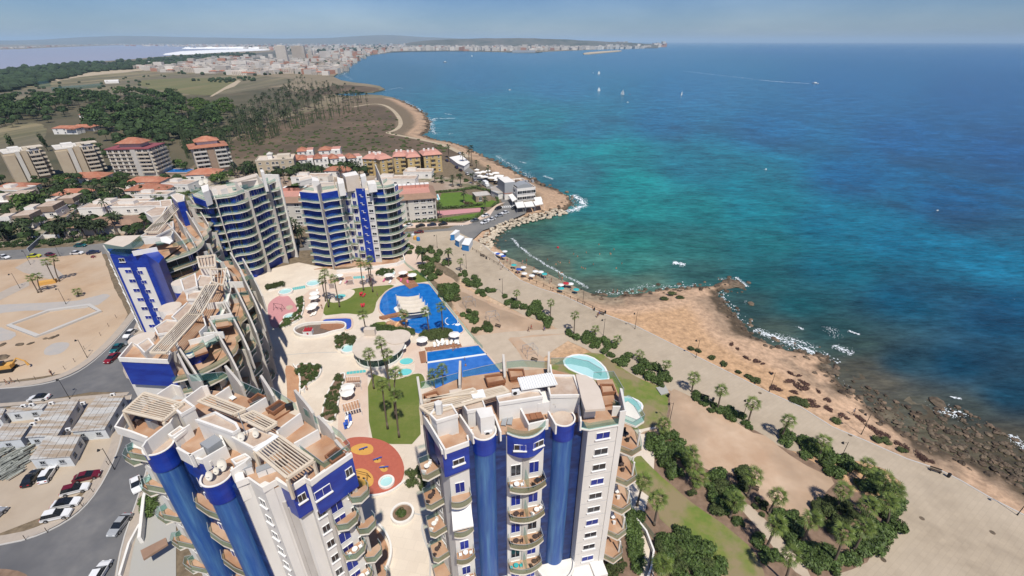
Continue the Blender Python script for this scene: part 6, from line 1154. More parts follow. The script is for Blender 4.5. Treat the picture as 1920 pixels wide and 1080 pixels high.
def mass(poly,n,hs,ws,seed,zf=lambda X_,Y_:0,red=.15):
 r=random.Random(seed);xs_=[p[0]for p in poly];ys_=[p[1]for p in poly];c=0
 while c<n:
  x_,y_=r.uniform(min(xs_),max(xs_)),r.uniform(min(ys_),max(ys_))
  if not inpx(x_,y_,poly):continue
  c+=1;a=at(x_,y_);w=r.uniform(*ws);h_=r.uniform(*hs)*(1.6 if r.random()<.12 else 1);z0=zf(*a);m=tr if r.random()<red else tm;m.box(a[0]-w/2,a[1]-w*.35,z0-2,a[0]+w/2,a[1]+w*.35,z0+h_,r.uniform(-.6,.6))
mass(tpoly,500,(6,13),(14,32),1);mass([(560,108),(640,101),(735,97),(700,101),(650,112),(600,118)],160,(9,24),(18,40),2,red=.3)
mass([(230,86),(420,83),(740,82),(900,84),(900,92),(740,96),(560,97),(480,92),(350,88)],1300,(8,24),(20,60),3,red=.2)
hill=lambda X_,Y_:max(0,62*math.exp(-((Y_-7600)/1500)**2-((X_-500)/2600)**2))
mass([(740,90.5),(850,88),(1000,87.5),(1100,87),(1180,86),(1235,86),(1246,88),(1200,91),(1130,92.5),(1020,95),(930,96),(820,94.8),(745,96)],1100,(12,32),(22,50),4,red=.06);mass([(780,84.2),(900,83.0),(1050,83.0),(1150,84),(1200,85),(1180,87),(1000,88),(850,89),(760,88)],1500,(12,34),(30,70),5,hill,.12)
mass([(1150,84),(1180,84),(1180,86),(1150,86)],16,(40,75),(40,60),6);mass([(1222,87),(1246,86.6),(1247,88),(1224,88.4)],30,(20,55),(40,70),7,red=.5)
mass([(20,90),(120,86),(230,83),(330,82),(430,82.6),(330,83.2),(200,84),(100,87),(0,92)],200,(8,16),(30,80),8)
tag(tm.build('town_buildings','town_mass'),'pale buildings of the far city spread along the bay','buildings',kind='stuff');tag(tr.build('town_buildings','town_red'),'reddish roofed buildings mixed into the far city','buildings',kind='stuff')
def trees_far(poly,n,s,seed,zf=0):
 r=random.Random(seed);xs_=[p[0]for p in poly];ys_=[p[1]for p in poly];c=0
 while c<n:
  x_,y_=r.uniform(min(xs_),max(xs_)),r.uniform(min(ys_),max(ys_))
  if not inpx(x_,y_,poly):continue
  c+=1;a=at(x_,y_);q=r.uniform(*s);tg.ball((a[0],a[1],q*.5),q,6,4,r.uniform(.5,.9))
trees_far([(-40,170),(0,134),(90,124),(170,119),(240,115),(310,108),(400,101),(470,99),(480,104),(400,113),(330,124),(240,131),(180,136),(100,152),(0,176)],900,(5,11),1);trees_far([(310,125),(480,125),(640,130),(640,137),(480,142),(330,140)],130,(3,6),2);trees_far([(560,100),(700,100),(660,118),(640,130),(560,118)],260,(4,8),3);trees_far([(430,86),(740,84),(740,96),(560,98)],300,(8,22),4);trees_far([(360,152),(470,145),(480,152),(380,160),(430,156)],40,(3,5),5);trees_far([(-20,196),(220,186),(330,150),(300,140),(60,160)],60,(2,4),6)
tag(tg.build('treeline','town_green'),'dark tree belts between the lagoon, the fields and the town','trees',kind='stuff')
for i,(q,h,lb)in enumerate(([[(95,164),(190,156),(188,159),(96,167)],4,'long green roofed greenhouse in the dry field'],[[(195,150),(222,149),(222,152),(196,153)],4,'white shed at the end of the pale dry track'],[[(70,153),(90,150),(92,156),(72,158)],6,'blue green farm shed near the left edge'],[[(258,116),(282,115),(282,118),(259,119)],5,'white barn against the tree belt'])):
 p=ats(q,h);mb=MB();mb.prism(p,0,h);o=mb.build('farm_shed','glass_teal' if i in(0,2)else 'white_wall');tag(o,lb,'shed')
mb=MB();p=chaikin(ats([(1092,101),(1110,98.5),(1160,95.2),(1168,96.5),(1130,100),(1096,103)],-2),1);mb.prism(p,-3,3.0);tag(mb.build('harbour_mole','wall_tan'),'sandy stone mole lying off the far harbour','mole')
mb=MB();p=ats([(950,98.5),(1010,99.3),(1018,98),(960,97.3)],-2);mb.prism(p,-3,2.0);mb2=tag(mb.build('harbour_quay','grey_green'),'dark quay in front of the far city','quay');mb=MB();a=at(982,98.6);mb.box(a[0]-90,a[1]-30,0,a[0]+90,a[1]+30,16);tag(mb.build('ferry','frame_grey'),'long grey ship moored on the far quay','ship')
z4=zm(500,480,3.176);z1=zm(1160,640,2.454);zb=zm(740,240,3.375);zc3=zm(800,440,3.376);zs=zm(0,640,2.4545);zl=zm(0,300,2.7)
M('leaf_shrub',(.05,.085,.02),c2=(.085,.125,.03),scale=1.5,island=.5,rough=.6,objrand=.2);M('leaf_olive',(.075,.095,.03),c2=(.05,.07,.02),scale=1,island=.45,objrand=.2);M('leaf_pine',(.032,.06,.016),c2=(.05,.085,.024),scale=.3,island=.5,objrand=.3);M('leaf_pine_light',(.06,.10,.02),island=.4,objrand=.2)
M('leaf_wood',(.024,.044,.014),c2=(.04,.066,.022),scale=.03,island=.5);M('leaf_maroon',(.075,.035,.028),c2=(.10,.055,.04),scale=2,island=.45);M('frond_green',(.085,.13,.022),c2=(.13,.16,.035),scale=2,island=.3,rough=.5,objrand=.25);M('frond_far',(.035,.05,.02),island=.4,objrand=.3);M('frond_dry',(.22,.16,.09),island=.3)
M('bark_palm',(.15,.115,.085),c2=(.10,.08,.06),scale=3,stretch=(1,1,5),bump=.5,bscale=8);M('bark_dark',(.07,.05,.035))
def clump(name,n,rx,ry,rz,leaf,mats,lobes=7,seed=0,base=.0,core=True,flat=.0):
 """a crown or a bush: leaf-sized faces spread over uneven lobes round a dark twiggy core"""
 r=np.random.default_rng(seed);L=r.normal(0,1,(lobes,3));L/=np.linalg.norm(L,axis=1)[:,None];L[:,2]=np.abs(L[:,2])*.8-.1;L=L*r.uniform(.35,.72,(lobes,1));R_l=r.uniform(.34,.58,lobes)
 k=r.integers(0,lobes,n);d=r.normal(0,1,(n,3));d/=np.linalg.norm(d,axis=1)[:,None];P_=L[k]+d*R_l[k][:,None]*r.uniform(.72,1.06,(n,1));P_[:,2]=np.maximum(P_[:,2],-.35-flat)
 C_=P_*[rx,ry,rz]+[0,0,base+rz*.45];nrm=d+r.normal(0,.45,(n,3));nrm[:,2]+=.35;nrm/=np.linalg.norm(nrm,axis=1)[:,None]
 u=np.cross(nrm,r.normal(0,1,(n,3)));u/=np.linalg.norm(u,axis=1)[:,None];v=np.cross(nrm,u);s=leaf*r.uniform(.5,1.15,(n,1))
 V=np.stack([C_-u*s,C_+v*s*.55,C_+u*s,C_-v*s*.55],1).reshape(-1,3);F_=np.arange(4*n).reshape(n,4)
 return npmesh(name,V,F_,mats)
SH=[clump('shrub',1150,1.5,1.5,1.3,.24,'leaf_shrub',11,s)for s in(1,2,3)];SO=[clump('shrub',1100,1.4,1.4,1.2,.19,'leaf_olive',7,s)for s in(4,5)]
SM=[clump('scrub',380,1.3,1.3,.5,.17,'leaf_maroon',7,s)for s in(6,7)];SF=[clump('shrub',160,1.5,1.5,1.3,.5,'leaf_shrub',6,s)for s in(8,9)]
def shrubs(poly,n,s,label,group,W=None,meshes=None,name='shrub',cat='shrub',md=None,zz=0.0,seed=1,sz=None):
 p=ats(W(poly)if W else poly,0);xs_=[a[0]for a in p];ys_=[a[1]for a in p];r=random.Random(seed);pts=[];tries=0;md=md or s[0]*1.25
 s=(s[0]*.8,s[1]*.8)
 while len(pts)<n and tries<6000:
  tries+=1;x_,y_=r.uniform(min(xs_),max(xs_)),r.uniform(min(ys_),max(ys_))
  if inpx(x_,y_,p)and all(math.dist(q,(x_,y_))>md for q in pts):pts.append((x_,y_))
 for x_,y_ in pts:
  q=r.uniform(*s);o=link(name,r.choice(meshes or SH),None,(x_,y_,zz),r.uniform(0,6.28),(q,q*r.uniform(.85,1.15),q*(sz or r.uniform(.8,1.15))));tag(o,label,cat,group)
def planting(poly,n,s,label,W=None,meshes=None,zz=0.0,seed=1,md=.75):
 p=ats(W(poly)if W else poly,0);xs_=[a[0]for a in p];ys_=[a[1]for a in p];r=random.Random(seed);V=[];pts=[];tr_=0
 while len(pts)<n and tr_<4000:
  tr_+=1;x_,y_=r.uniform(min(xs_),max(xs_)),r.uniform(min(ys_),max(ys_))
  if inpx(x_,y_,p)and all(math.dist(q,(x_,y_))>md for q in pts):pts.append((x_,y_))
 for x_,y_ in pts:
  me=r.choice(meshes);v=np.empty(len(me.vertices)*3,np.float32);me.vertices.foreach_get('co',v);v=v.reshape(-1,4,3)[::2].reshape(-1,3);a=r.uniform(0,6.28);q=r.uniform(*s);ca,sa=cos(a)*q,sin(a)*q
  V.append(np.stack([v[:,0]*ca-v[:,1]*sa+x_,v[:,0]*sa+v[:,1]*ca+y_,v[:,2]*q+zz],1))
 V=np.concatenate(V);tag(link('bed_planting',npmesh('bed_planting',V,np.arange(len(V)).reshape(-1,4),'leaf_olive' if seed%2 else 'leaf_shrub')),label,'plants',kind='stuff')
def lineshrubs(pts,wd,n,s,label,group,W=None,**k):
 a=chaikin(ats(W(pts)if W else pts,0),1,False);pl=strip(a,wd);shrubs([pix(x_,y_,0)for x_,y_ in pl],n,s,label,group,None,**k)
lineshrubs([(215,250),(300,315),(370,355),(425,385)],6,16,(.9,1.5),'dense green bush in the long hedge between promenade and big pool','bushes of the long hedge beside the pool end of the promenade',zc3)
lineshrubs([(445,400),(510,425),(600,470)],4,8,(.8,1.2),'rounded green bush in the short hedge by the lamp and the palm','bushes of the short hedge by the middle palm',zc3,seed=2)
lineshrubs([(640,450),(720,520),(810,575)],6,14,(.9,1.5),'tall green bush in the hedge above the white path','bushes of the hedge above the white path',zc3,seed=3)
shrubs([(890,620),(965,645),(960,670),(885,640)],3,(.9,1.2),'low round bush where the white path meets the promenade','bushes at the path mouth',zc3,seed=4,md=1)
lineshrubs([(985,665),(1060,680),(1150,720),(1240,790),(1275,815)],5.5,18,(.9,1.5),'green bush in the hedge along the seaward side of the pond lawn','bushes of the pond lawn hedge',zc3,seed=5)
lineshrubs([(1330,830),(1400,870),(1480,915),(1530,945)],5,13,(.9,1.4),'green bush in the hedge with two small palms past the pond lawn','bushes of the two palm hedge',zc3,seed=6)
lineshrubs([(320,240),(370,265),(415,300),(440,325)],3,9,(.7,1.2),'green bush in the row beneath the three promenade palms','bushes beneath the three promenade palms',z1,seed=7)
lineshrubs([(480,320),(530,345),(545,365)],4,6,(.9,1.3),'taller bush beneath the largest promenade palm','tall bushes beneath the largest promenade palm',z1,seed=8);shrubs([(560,375),(605,385),(605,410),(565,408)],2,(.7,.9),'small bush closing the palm row near the sand clearing','end bushes of the palm row',z1,md=1)
lineshrubs([(745,450),(800,470),(880,520),(960,570),(1050,590),(1130,625),(1200,670),(1280,710)],6,30,(.9,1.5),'dark green bush in the big hedge between clearing and promenade','bushes of the big dark hedge',z1,seed=9)
shrubs([(1170,790),(1290,740),(1305,830),(1260,920),(1190,970),(1110,985),(1090,900)],15,(1.1,1.6),'dark bush in the thick grove at the corner of the promenade','bushes of the corner grove',z1,seed=10);shrubs([(885,740),(960,725),(1060,760),(1090,830),(1010,880),(930,850),(880,800)],12,(1.0,1.5),'grey green bush in the middle of the palm grove','olive bushes of the palm grove',z1,meshes=SO,seed=11)
shrubs([(830,940),(900,960),(1010,1000),(1080,1000),(1000,1050),(900,1060)],12,(.9,1.4),'low bush along the near edge of the palm grove','near edge bushes of the palm grove',z1,seed=12);shrubs([(740,800),(810,810),(835,880),(800,940),(750,880)],9,(1.0,1.5),'bush right behind the path palms','bushes behind the path palms',z1,seed=13)
shrubs([(115,440),(240,430),(290,480),(320,560),(315,640),(240,650),(200,560),(120,490)],20,(1.0,1.5),'bright green bush in the mass between right tower and clearing','bushes right of the right tower',z1,seed=14);shrubs([(400,620),(470,620),(515,700),(525,780),(450,800),(410,720)],14,(1.0,1.5),'bush in the tall thicket beside the leaning palm','bushes of the thicket beside the leaning palm',z1,meshes=SH+SO,seed=15)
shrubs([(540,600),(600,590),(600,680),(545,690)],6,(1.0,1.5),'bush in the round clump inside the clearing','bushes of the round clump in the clearing',z1,meshes=SO,seed=16);shrubs([(170,900),(290,870),(380,940),(480,1020),(500,1100),(160,1100)],24,(1.0,1.5),'bush in the thicket at the bottom of the garden','bushes of the bottom garden thicket',z1,meshes=SH+SO[:1],seed=17)
shrubs([(540,820),(585,840),(560,870)],1,(.9,1.0),'single round bush near the gravel path',None,z1,seed=18);shrubs([(605,885),(680,925),(640,935)],2,(.9,1.0),'low oval bush beside the gravel path','oval bushes beside the gravel path',z1,seed=19,md=1);shrubs([(655,950),(730,990),(680,1010)],3,(.9,1.0),'low bush at the bend of the gravel path','bushes at the bend of the gravel path',z1,seed=20,md=1);shrubs([(60,790),(110,800),(100,850),(60,850)],3,(.9,1.2),'bush between tower foot and garden palms','bushes at the right tower foot',z1,seed=21);shrubs([(310,670),(355,680),(350,715),(315,710)],2,(.6,.8),'small dry bush on the lawn edge','dry bushes on the lawn edge',z1,meshes=SO,seed=22,md=.8);shrubs([(600,710),(690,750),(660,810),(605,760)],5,(.5,.9),'small spiky bush inside the clearing','spiky bushes in the clearing',z1,meshes=SO,seed=23,md=.8)
for i,(p,n,lb)in enumerate((([(60,740),(130,760),(190,740),(300,790),(370,860),(360,910),(260,880),(170,830),(90,800)],18,'bush in the dense green wedge beside the bins and car park'),([(160,890),(240,860),(285,930),(250,980),(180,930)],12,'bush at the tip of the green wedge near the pool fence'),([(275,1000),(390,1000),(405,1070),(330,1110),(280,1060)],10,'bush of the clump by the far corner of the big pool'))):shrubs(p,n,(1.1,1.8),lb,lb+' group',zb,meshes=SH+SO,seed=30+i)
for i,(p,n,lb)in enumerate((([(1165,330),(1245,340),(1240,400),(1175,390)],6,'bush between pool edge and exercise frame'),([(1230,390),(1290,380),(1355,430),(1320,460),(1230,450)],9,'wide grey bush by the white path and pool corner'),([(1020,180),(1130,190),(1150,260),(1080,270),(1025,215)],12,'bush of the clump beyond the big pool edge'))):shrubs(p,n,(.8,1.3),lb,lb+' group',z4,meshes=SO+SH[:1],seed=40+i)
for i,(p,lb)in enumerate(BEDS):
 pp=[pix(x_,y_,0)for x_,y_ in p];hedge='hedge' in lb or 'stone' in lb;planting(pp,60 if hedge else 34,(.35,.65)if not hedge else(.6,.8),'low planting of the '+lb,None,SO+SH,.5,50+i,.6)
planting([(1170,985),(1184,980),(1200,1015),(1203,1060),(1192,1075),(1182,1030)],30,(.5,.9),'green planting inside the curved wall by the right tower',None,SH,0,60,.8);planting([(1110,1050),(1160,1000),(1175,1060),(1170,1100),(1110,1100)],22,(.4,.8),'mixed plants at the foot of the right tower',None,SO,0,61,.9);planting([(765,885),(795,880),(797,915),(765,912)],12,(.5,.8),'yellow green clipped plants left of the right tower',None,SO,0,63,.7);shrubs([(745,958),(765,958),(765,970),(748,972)],1,(.8,.9),'dark bush in the small oval planter',None,seed=63,md=.8,zz=.4);planting([(268,940),(288,920),(296,945),(280,975)],8,(.6,1),'plants of the ramp garden left of the left tower',None,SH,0,64,.9)
for i,(x_,y_,r_,g)in enumerate(((515,15,4,0),(545,35,3,0),(590,78,4,0),(635,92,4,0),(665,108,3,0),(718,215,5,0),(735,225,4,0),(700,148,3,0),(795,150,4,0),(830,160,3,0),(790,190,5,0),(820,205,6,0),(845,195,4,0),(850,220,5,0),(870,205,4,0),(810,237,4,0),(812,275,6,1),(850,288,6,1),(880,272,4,0),(900,295,5,0),(915,232,3,0),(960,275,4,0),(950,305,4,0),(972,318,4,0),(1030,345,4,0),(1050,355,3,0),(1100,345,4,0),(1125,360,4,0),(1165,400,5,0),(1195,415,5,0),(1230,430,5,0),(1290,470,4,0),(1320,485,4,0),(1305,505,4,1),(1380,525,5,0),(1410,545,4,0),(1435,550,3,0),(550,148,3,1),(600,170,4,1),(625,182,4,1),(330,40,4,1),(365,50,4,1),(430,80,4,1),(480,110,4,1),(1180,455,4,1),(1225,460,4,1),(1000,370,4,1))):
 a=at(*z1([(x_,y_)])[0],-.2);o=link('scrub',SM[i%2]if not g else SO[i%2],None,(a[0],a[1],max(-1.2,ground_z(*a))),rnd(0,6),(rnd(.7,1.1)*r_/3.4,rnd(.5,.8)*r_/3.4,.55));tag(o,'maroon scrub cushion on the sandy bluff above the rocks' if not g else 'low olive scrub cushion at the promenade edge','scrub','maroon scrub on the bluff' if not g else 'olive scrub along the promenade edge')
for i,(x_,y_)in enumerate(((1600,398),(1555,374),(1500,405))):
 a=at(*zc3([(x_,y_)])[0],-.1);tag(link('scrub',SO[i%2],None,(a[0],a[1],-.15),0,(1.4,.9,.4)),'flat green scrub patch on the bare headland','scrub','green scrub on the headland')
def fan_leaf(seed):
 r=random.Random(seed);mb=MB();mb.tube((0,0,0),(.0,1.0,.12),.035,.02,3,False);n=9
 for k in range(n):
  a=R(-72+144*k/(n-1));ln=1.25*(1-.18*abs(k-4)/4)*r.uniform(.9,1.08);u=Vector((sin(a),cos(a),0));v=Vector((cos(a),-sin(a),0))*.085;o=Vector((0,1.0,.12));m=o+u*ln*.6+Vector((0,0,-.06));e=o+u*ln+Vector((0,0,-.38-r.random()*.15))
  mb.face([o,m+v,e,m-v])
 return mb.mesh('frond',MATS['frond_green'])
def date_leaf(seed):
 r=random.Random(seed);mb=MB();pts=[Vector((0,.62*k,.35*k-.13*k*k))for k in range(6)]
 for k in range(5):
  a,b_=pts[k],pts[k+1];w0=.5 if k else .2;w1=.5*(1-k/5)+.05
  for sg in(-1,1):mb.face([a,a+Vector((sg*w0,.35,-.22)),b_+Vector((sg*w1,.2,-.2)),b_])
 return mb.mesh('frond',MATS['frond_green'])
FL=[fan_leaf(k)for k in range(3)]
def trunk_mesh(hgt,r0,r1,bend,name='trunk',mat='bark_palm',n=7):
 mb=MB();pts=[(bend*(k/6)**2,0,hgt*k/6)for k in range(7)];mb.path(pts,[r0+(r1-r0)*k/6+(.1 if k==0 else 0)for k in range(7)],n);return mb.mesh(name,MATS[mat],True)
TM={}
def palm(base,top,label,group=None,size=1.0,nf=20,bend=None,kind='fan'):
 size*=.86;a=at(*base);h_=max(1.6,zof(base[1],top[1]));tx=at(top[0],top[1],h_);key=(round(h_),bend)
 t=empty('fan_palm' if kind=='fan' else 'date_palm',(a[0],a[1],0),rnd(0,6.28)*0,label,'palm tree',group)
 dx,dy=tx[0]-a[0],tx[1]-a[1];L_=math.hypot(dx,dy);L_=min(L_,h_*.3);rz=math.atan2(dy,dx)
 if round(h_)not in TM:TM[round(h_)]=trunk_mesh(1,.2*1,.13,1.0)
 tr_=link('trunk',trunk_mesh(h_,.24*size,.17*size,L_),t,(0,0,0),rz);cx,cy=cos(rz)*L_,sin(rz)*L_
 for k in range(nf):
  el=-.75+1.9*(k/nf)**.8+rnd(-.1,.1);az=k*2.399+rnd(-.2,.2);q=size*rnd(.85,1.1);link('frond',random.choice(FL),t,(cx,cy,h_-.1+k*.02),rot=(el,0,az),scale=q)
 mb=MB()
 for k in range(14):az=k*2.1;d=Vector((cos(az),sin(az),0));s_=Vector((-sin(az),cos(az),0))*.22;mb.face([d*.12,d*.45*size+s_+Vector((0,0,-.5)),d*.38*size+Vector((0,0,-1.2*size)),d*.45*size-s_+Vector((0,0,-.5))])
 mb.build('dry_skirt','frond_dry',t,(cx,cy,h_-.1));return t
def zpalms(L_,W,pre,group,**k):
 for i,(b_,t_,lb)in enumerate(L_):palm(W([b_])[0],W([t_])[0],pre+lb,group,**k)
zpalms([((215,235),(212,170),'standing alone before the long hedge'),((140,200),(140,105),'behind the bushes near the lamp by the kiosks'),((568,435),(570,372),'rising from the short hedge'),((782,520),(787,435),'rising from the hedge above the white path'),((932,625),(938,515),'at the mouth of the white path'),((1065,640),(1067,600),'next to the lamp past the white path'),((1200,700),(1208,665),'half sunk in the pond lawn hedge'),((1340,795),(1347,760),'thin, between the two pond lawn hedges'),((1500,890),(1518,825),'in the far half of the two palm hedge')],zc3,'fan palm ','palms along the promenade',size=.85,nf=16)
zpalms([((335,232),(347,170),'first and smallest of the three in a promenade row'),((452,318),(472,230),'second of the three in the promenade row'),((592,380),(618,290),'last and fullest of the three in the promenade row'),((745,450),(782,368),'leaning over the start of the big dark hedge'),((920,530),(942,465),'in the middle of the big dark hedge'),((1120,640),(1145,575),'near the far corner of the big dark hedge')],z1,'fan palm ','palms along the promenade')
zpalms([((1205,720),(1228,640),'at the top of the corner grove'),((1262,770),(1275,690),'on the promenade side of the corner grove'),((1120,860),(1150,755),'in the middle of the corner grove'),((1225,850),(1240,745),'over the dark right side of the grove'),((1000,770),(1032,690),'bright, at the head of the grey bushes'),((1080,965),(1135,860),'leaning right at the near side of the grove'),((985,1025),(1035,885),'broad, tallest at the near edge of the grove'),((840,935),(888,825),'leaning right beside the gravel path'),((680,950),(725,845),'broad, over the gravel path'),((760,1110),(790,990),'at the bottom by the path end'),((690,795),(732,715),'slim, leaning alone in the clearing'),((510,810),(543,735),'leaning beside the tall thicket'),((592,715),(625,620),'beside the round clump in the clearing'),((320,600),(332,520),'thin, behind the bush mass by the tower'),((203,430),(210,385),'small, at the corner of the pond lawn'),((345,655),(350,580),'thin twin behind the bushes, farther one'),((358,668),(372,632),'short twin behind the bushes, nearer one'),((85,755),(115,650),'right of the tower balconies, farther one'),((162,845),(182,730),'right of the tower balconies, nearer one'),((190,1120),(200,1030),'at the bottom beside the tower garden')],z1,'fan palm ','palms of the seaward garden',size=1.05)
zpalms([((352,270),(330,150),'far left of the lounger trees'),((370,305),(345,105),'tall, second by the lounger terrace'),((435,305),(402,140),'tall, on the sunbathers lawn edge'),((578,205),(558,45),'tall, alone behind the sunbathers lawn'),((620,180),(604,65),'slim, behind the pair of tall ones'),((633,215),(614,25),'tallest behind the sunbathers lawn'),((600,490),(572,350),'between hedge and paddling pool'),((835,440),(817,350),'by the slide, in front of the island'),((970,475),(948,335),'standing at the stone planter, middle'),((1052,468),(1040,305),'standing at the stone planter, right'),((640,790),(608,590),'in front of the round cafe roof'),((735,800),(676,520),'tallest, over the round cafe roof'),((733,800),(718,590),'right of the round cafe roof'),((722,1030),(688,770),'tall, on the palm lawn, leftmost'),((768,960),(768,700),'tall, on the palm lawn, rightmost'),((790,1080),(766,830),'nearest on the palm lawn'),((1000,785),(990,710),'bushy, left of the pair at the lap pool'),((1052,775),(1045,675),'bushy, right of the pair at the lap pool')],z4,'garden palm ','tall palms in the pool garden',size=1.0,nf=18)
zpalms([((195,672),(155,600),'leaning, front of the leaning pair'),((210,670),(190,590),'leaning, behind of the leaning pair'),((282,622),(232,520),'leaning strongly beside the yellow heap'),((302,615),(272,503),'straight beside the yellow heap'),((400,690),(392,668),'short and bushy by the kerb ring')],zl,'building site palm ','palms on the building site',size=.95,nf=16)
def far_crown(n,ln,seed,mat='frond_far'):
 r=random.Random(seed);mb=MB()
 for k in range(n):
  az=k*2.399;el=r.uniform(-.5,1.1);d=Vector((cos(az)*cos(el),sin(az)*cos(el),sin(el)));s_=Vector((-sin(az),cos(az),0))*.38;m=d*ln*.55;e=d*ln+Vector((0,0,-ln*.35));mb.face([Vector((0,0,0)),m+s_,e,m-s_])
 return mb.mesh('crown',MATS[mat])
FC=[far_crown(22,3.1,s)for s in(1,2,3)];FT=trunk_mesh(1,.03,.02,0,n=5)
def farpalm(base,h_,label,group,s=1.0):
 a=at(*base);t=empty('palm_tree',(a[0],a[1],0),0,label,'palm tree',group);link('trunk',FT,t,(0,0,0),scale=(9,9,h_));link('crown',random.choice(FC),t,(0,0,h_),rnd(0,6),s);return t
for b_,t_ in(((343,190),(338,115)),((433,240),(433,165)),((472,240),(478,145)),((488,240),(492,118)),((594,335),(592,250)),((495,355),(492,295)),((518,262),(515,212)),((255,345),(255,300)),((368,370),(368,310)),((418,370),(418,305)),((440,472),(438,410)),((573,520),(570,450)),((285,565),(283,485)),((178,885),(170,790)),((345,850),(343,780)),((540,370),(538,345)),((300,350),(300,310))):
 b1,t1=zb([b_])[0],zb([t_])[0];farpalm(b1,zof(b1[1],t1[1]),'palm by the seafront street and its gardens','palms of the seafront street',.95 if zof(b1[1],t1[1])>6 else .8)
for i in range(44):
 x_=rnd(-30,240)if i<30 else rnd(100,230);y_=(455-x_*.05+rnd(-12,2))if i<30 else rnd(350,440);farpalm((x_,y_),rnd(5,8),'street palm of the planted strip along the avenue','palms along the avenue',1.0)
for i in range(26):x_,y_=rnd(440,700),rnd(322,345);farpalm((x_,y_),rnd(6,9),'palm among the low houses behind the towers','palms among the houses behind the towers',.9)
for i in range(7):x_,y_=545+i*4+rnd(-3,3),rnd(440,470);farpalm((x_,y_),rnd(6,8),'palm in the gap between the two back towers','palms between the two back towers',.9)
g=[]
gp=[(430,240),(470,205),(520,178),(560,150),(640,170),(690,188),(690,196),(600,205),(550,225),(500,250),(440,262)]
while len(g)<225:
 x_,y_=rnd(420,720),rnd(150,262)
 if inpx(x_,y_,gp):g.append((x_,y_))
for x_,y_ in g:farpalm((x_,y_),rnd(8,14),'dark palm of the dense grove behind the heath','palms of the grove behind the heath',rnd(1.0,1.5))
def tree_mesh(seed,mat,n=240,rx=5,rz=3.2,hgt=6,leaf=.9):return clump('crown',n,rx,rx,rz,leaf,mat,7,seed,flat=.1)
PM=[tree_mesh(s,'leaf_pine')for s in(11,12,13)];PL=[tree_mesh(s,'leaf_pine_light')for s in(14,15)];PT=trunk_mesh(1,.3,.2,.3,mat='bark_dark',n=5);PC_=[clump('crown',260,1.6,1.6,6,.6,'leaf_pine',9,s)for s in(16,17)]
def pine(b_,s,label,group,meshes=None,th=4.5,name='pine_tree',cat='pine tree'):
 a=at(*b_);t=empty(name,(a[0],a[1],0),rnd(0,6),label,cat,group);link('trunk',PT,t,(0,0,0),scale=(1,1,th*s));link('crown',random.choice(meshes or PM),t,(.3,0,th*s-1.0),scale=s);return t
wood=[(-60,205),(60,190),(140,180),(260,178),(340,180),(350,222),(300,232),(210,222),(170,205),(130,200),(70,222),(0,232),(-60,240)];wood2=[(175,222),(330,222),(420,215),(410,250),(350,262),(300,265),(220,262),(170,240)]
c=[]
while len(c)<170:
 x_,y_=rnd(-60,430),rnd(178,265)
 if inpx(x_,y_,wood)or(inpx(x_,y_,wood2)and random.random()<.45):c.append((x_,y_))
for p in c:pine(p,rnd(1.2,2.0),'dark pine in the wood behind the villas','pines of the dark wood')
for k in range(26):pine((rnd(345,440),rnd(198,222)),rnd(1.1,1.5),'light green umbrella pine in the bright patch of the wood','light green umbrella pines',PL)
for k in range(34):x_=rnd(150,440);pine((x_,rnd(258,300)),rnd(.5,.9),'scattered tree on the dry ground behind the apartment blocks','scattered trees behind the apartment blocks')
for x_,y_,s,lb in((28,262,1.0,'tall dark tree at the left edge above the tan towers'),(85,255,.9,'tall dark tree between field and manor'),(90,262,.8,'tall dark tree in front of the manor, second one')):
 pine((x_,y_+22),s*1.3,lb,None,PC_,4)
for x_,y_,s,m_,lb in((50,388,1.7,PL,'big light umbrella pine left of the modern houses'),(75,380,1.4,PL,'light umbrella pine joined to the big one'),(210,345,1.3,PM,'round dark tree below the gridded block'),(415,338,1.4,PL,'round green tree beside the red roofed block pool'),(350,312,1.1,PM,'dark tree in front of the red roofed block'),(335,305,1.0,PL,'light tree left of the red roofed block'),(372,318,.8,PM,'small tree by the pool of the gridded block'),(165,372,1.0,PM,'dark tree between the villas'),(268,360,.9,PC_,'dark cypress right of the red roofed villa'),(300,370,.9,PM,'bushy tree behind the white flat villa'),(310,358,1.0,PM,'bushy tree behind the flat villa, farther one'),(120,355,.8,PC_,'slim cypress below the tan towers'),(182,360,.9,PM,'tree beside the wide red roofed villa'),(205,372,.9,PM,'tree at the turquoise pool'),(10,372,1.0,PM,'dark tree at the left edge by the cream villa'),(128,330,.9,PM,'tree at the foot of the tan towers'),(14,350,.9,PM,'dark tree at the foot of the leftmost tower'),(290,340,.8,PM,'tree between the villas and the pool'),(581,309,.6,PM,'round tree among the red terrace houses')):pine((x_,y_+6),s*.8,lb,None,m_,3.2,'garden_tree','tree')
for k in range(105):x_=rnd(-10,345);pine((x_,rnd(338,400)if x_>40 else rnd(350,450)),rnd(.35,.7),'small garden tree among the villas','small trees among the villas',PM+PL,3,'garden_tree','tree')
for k in range(46):x_=-20+k*5.4;pine((x_,462-x_*.05+rnd(-8,4)),rnd(.25,.42),'leafy street tree in the dark row along the avenue','leafy trees along the avenue',PM,2.6,'street_tree','tree')
pine(zb([(466,492)])[0],.55,'reddish brown tree in front of the stone hut',None,[clump('crown',260,5,5,3.6,.7,'leaf_maroon',7,5)],2,'garden_tree','tree')
pine((178,482),.3,'magenta flowering bush by the avenue lamp',None,[clump('crown',240,5,5,3.6,.8,'roof_maroon',7,6)],1.5,'garden_tree','bush')
for k in range(10):pine(zb([(rnd(230,480),rnd(300,345))])[0],rnd(.25,.4),'tree in the garden of the yellow apartments','garden trees of the yellow apartments',PM+PL,2.5,'garden_tree','tree')
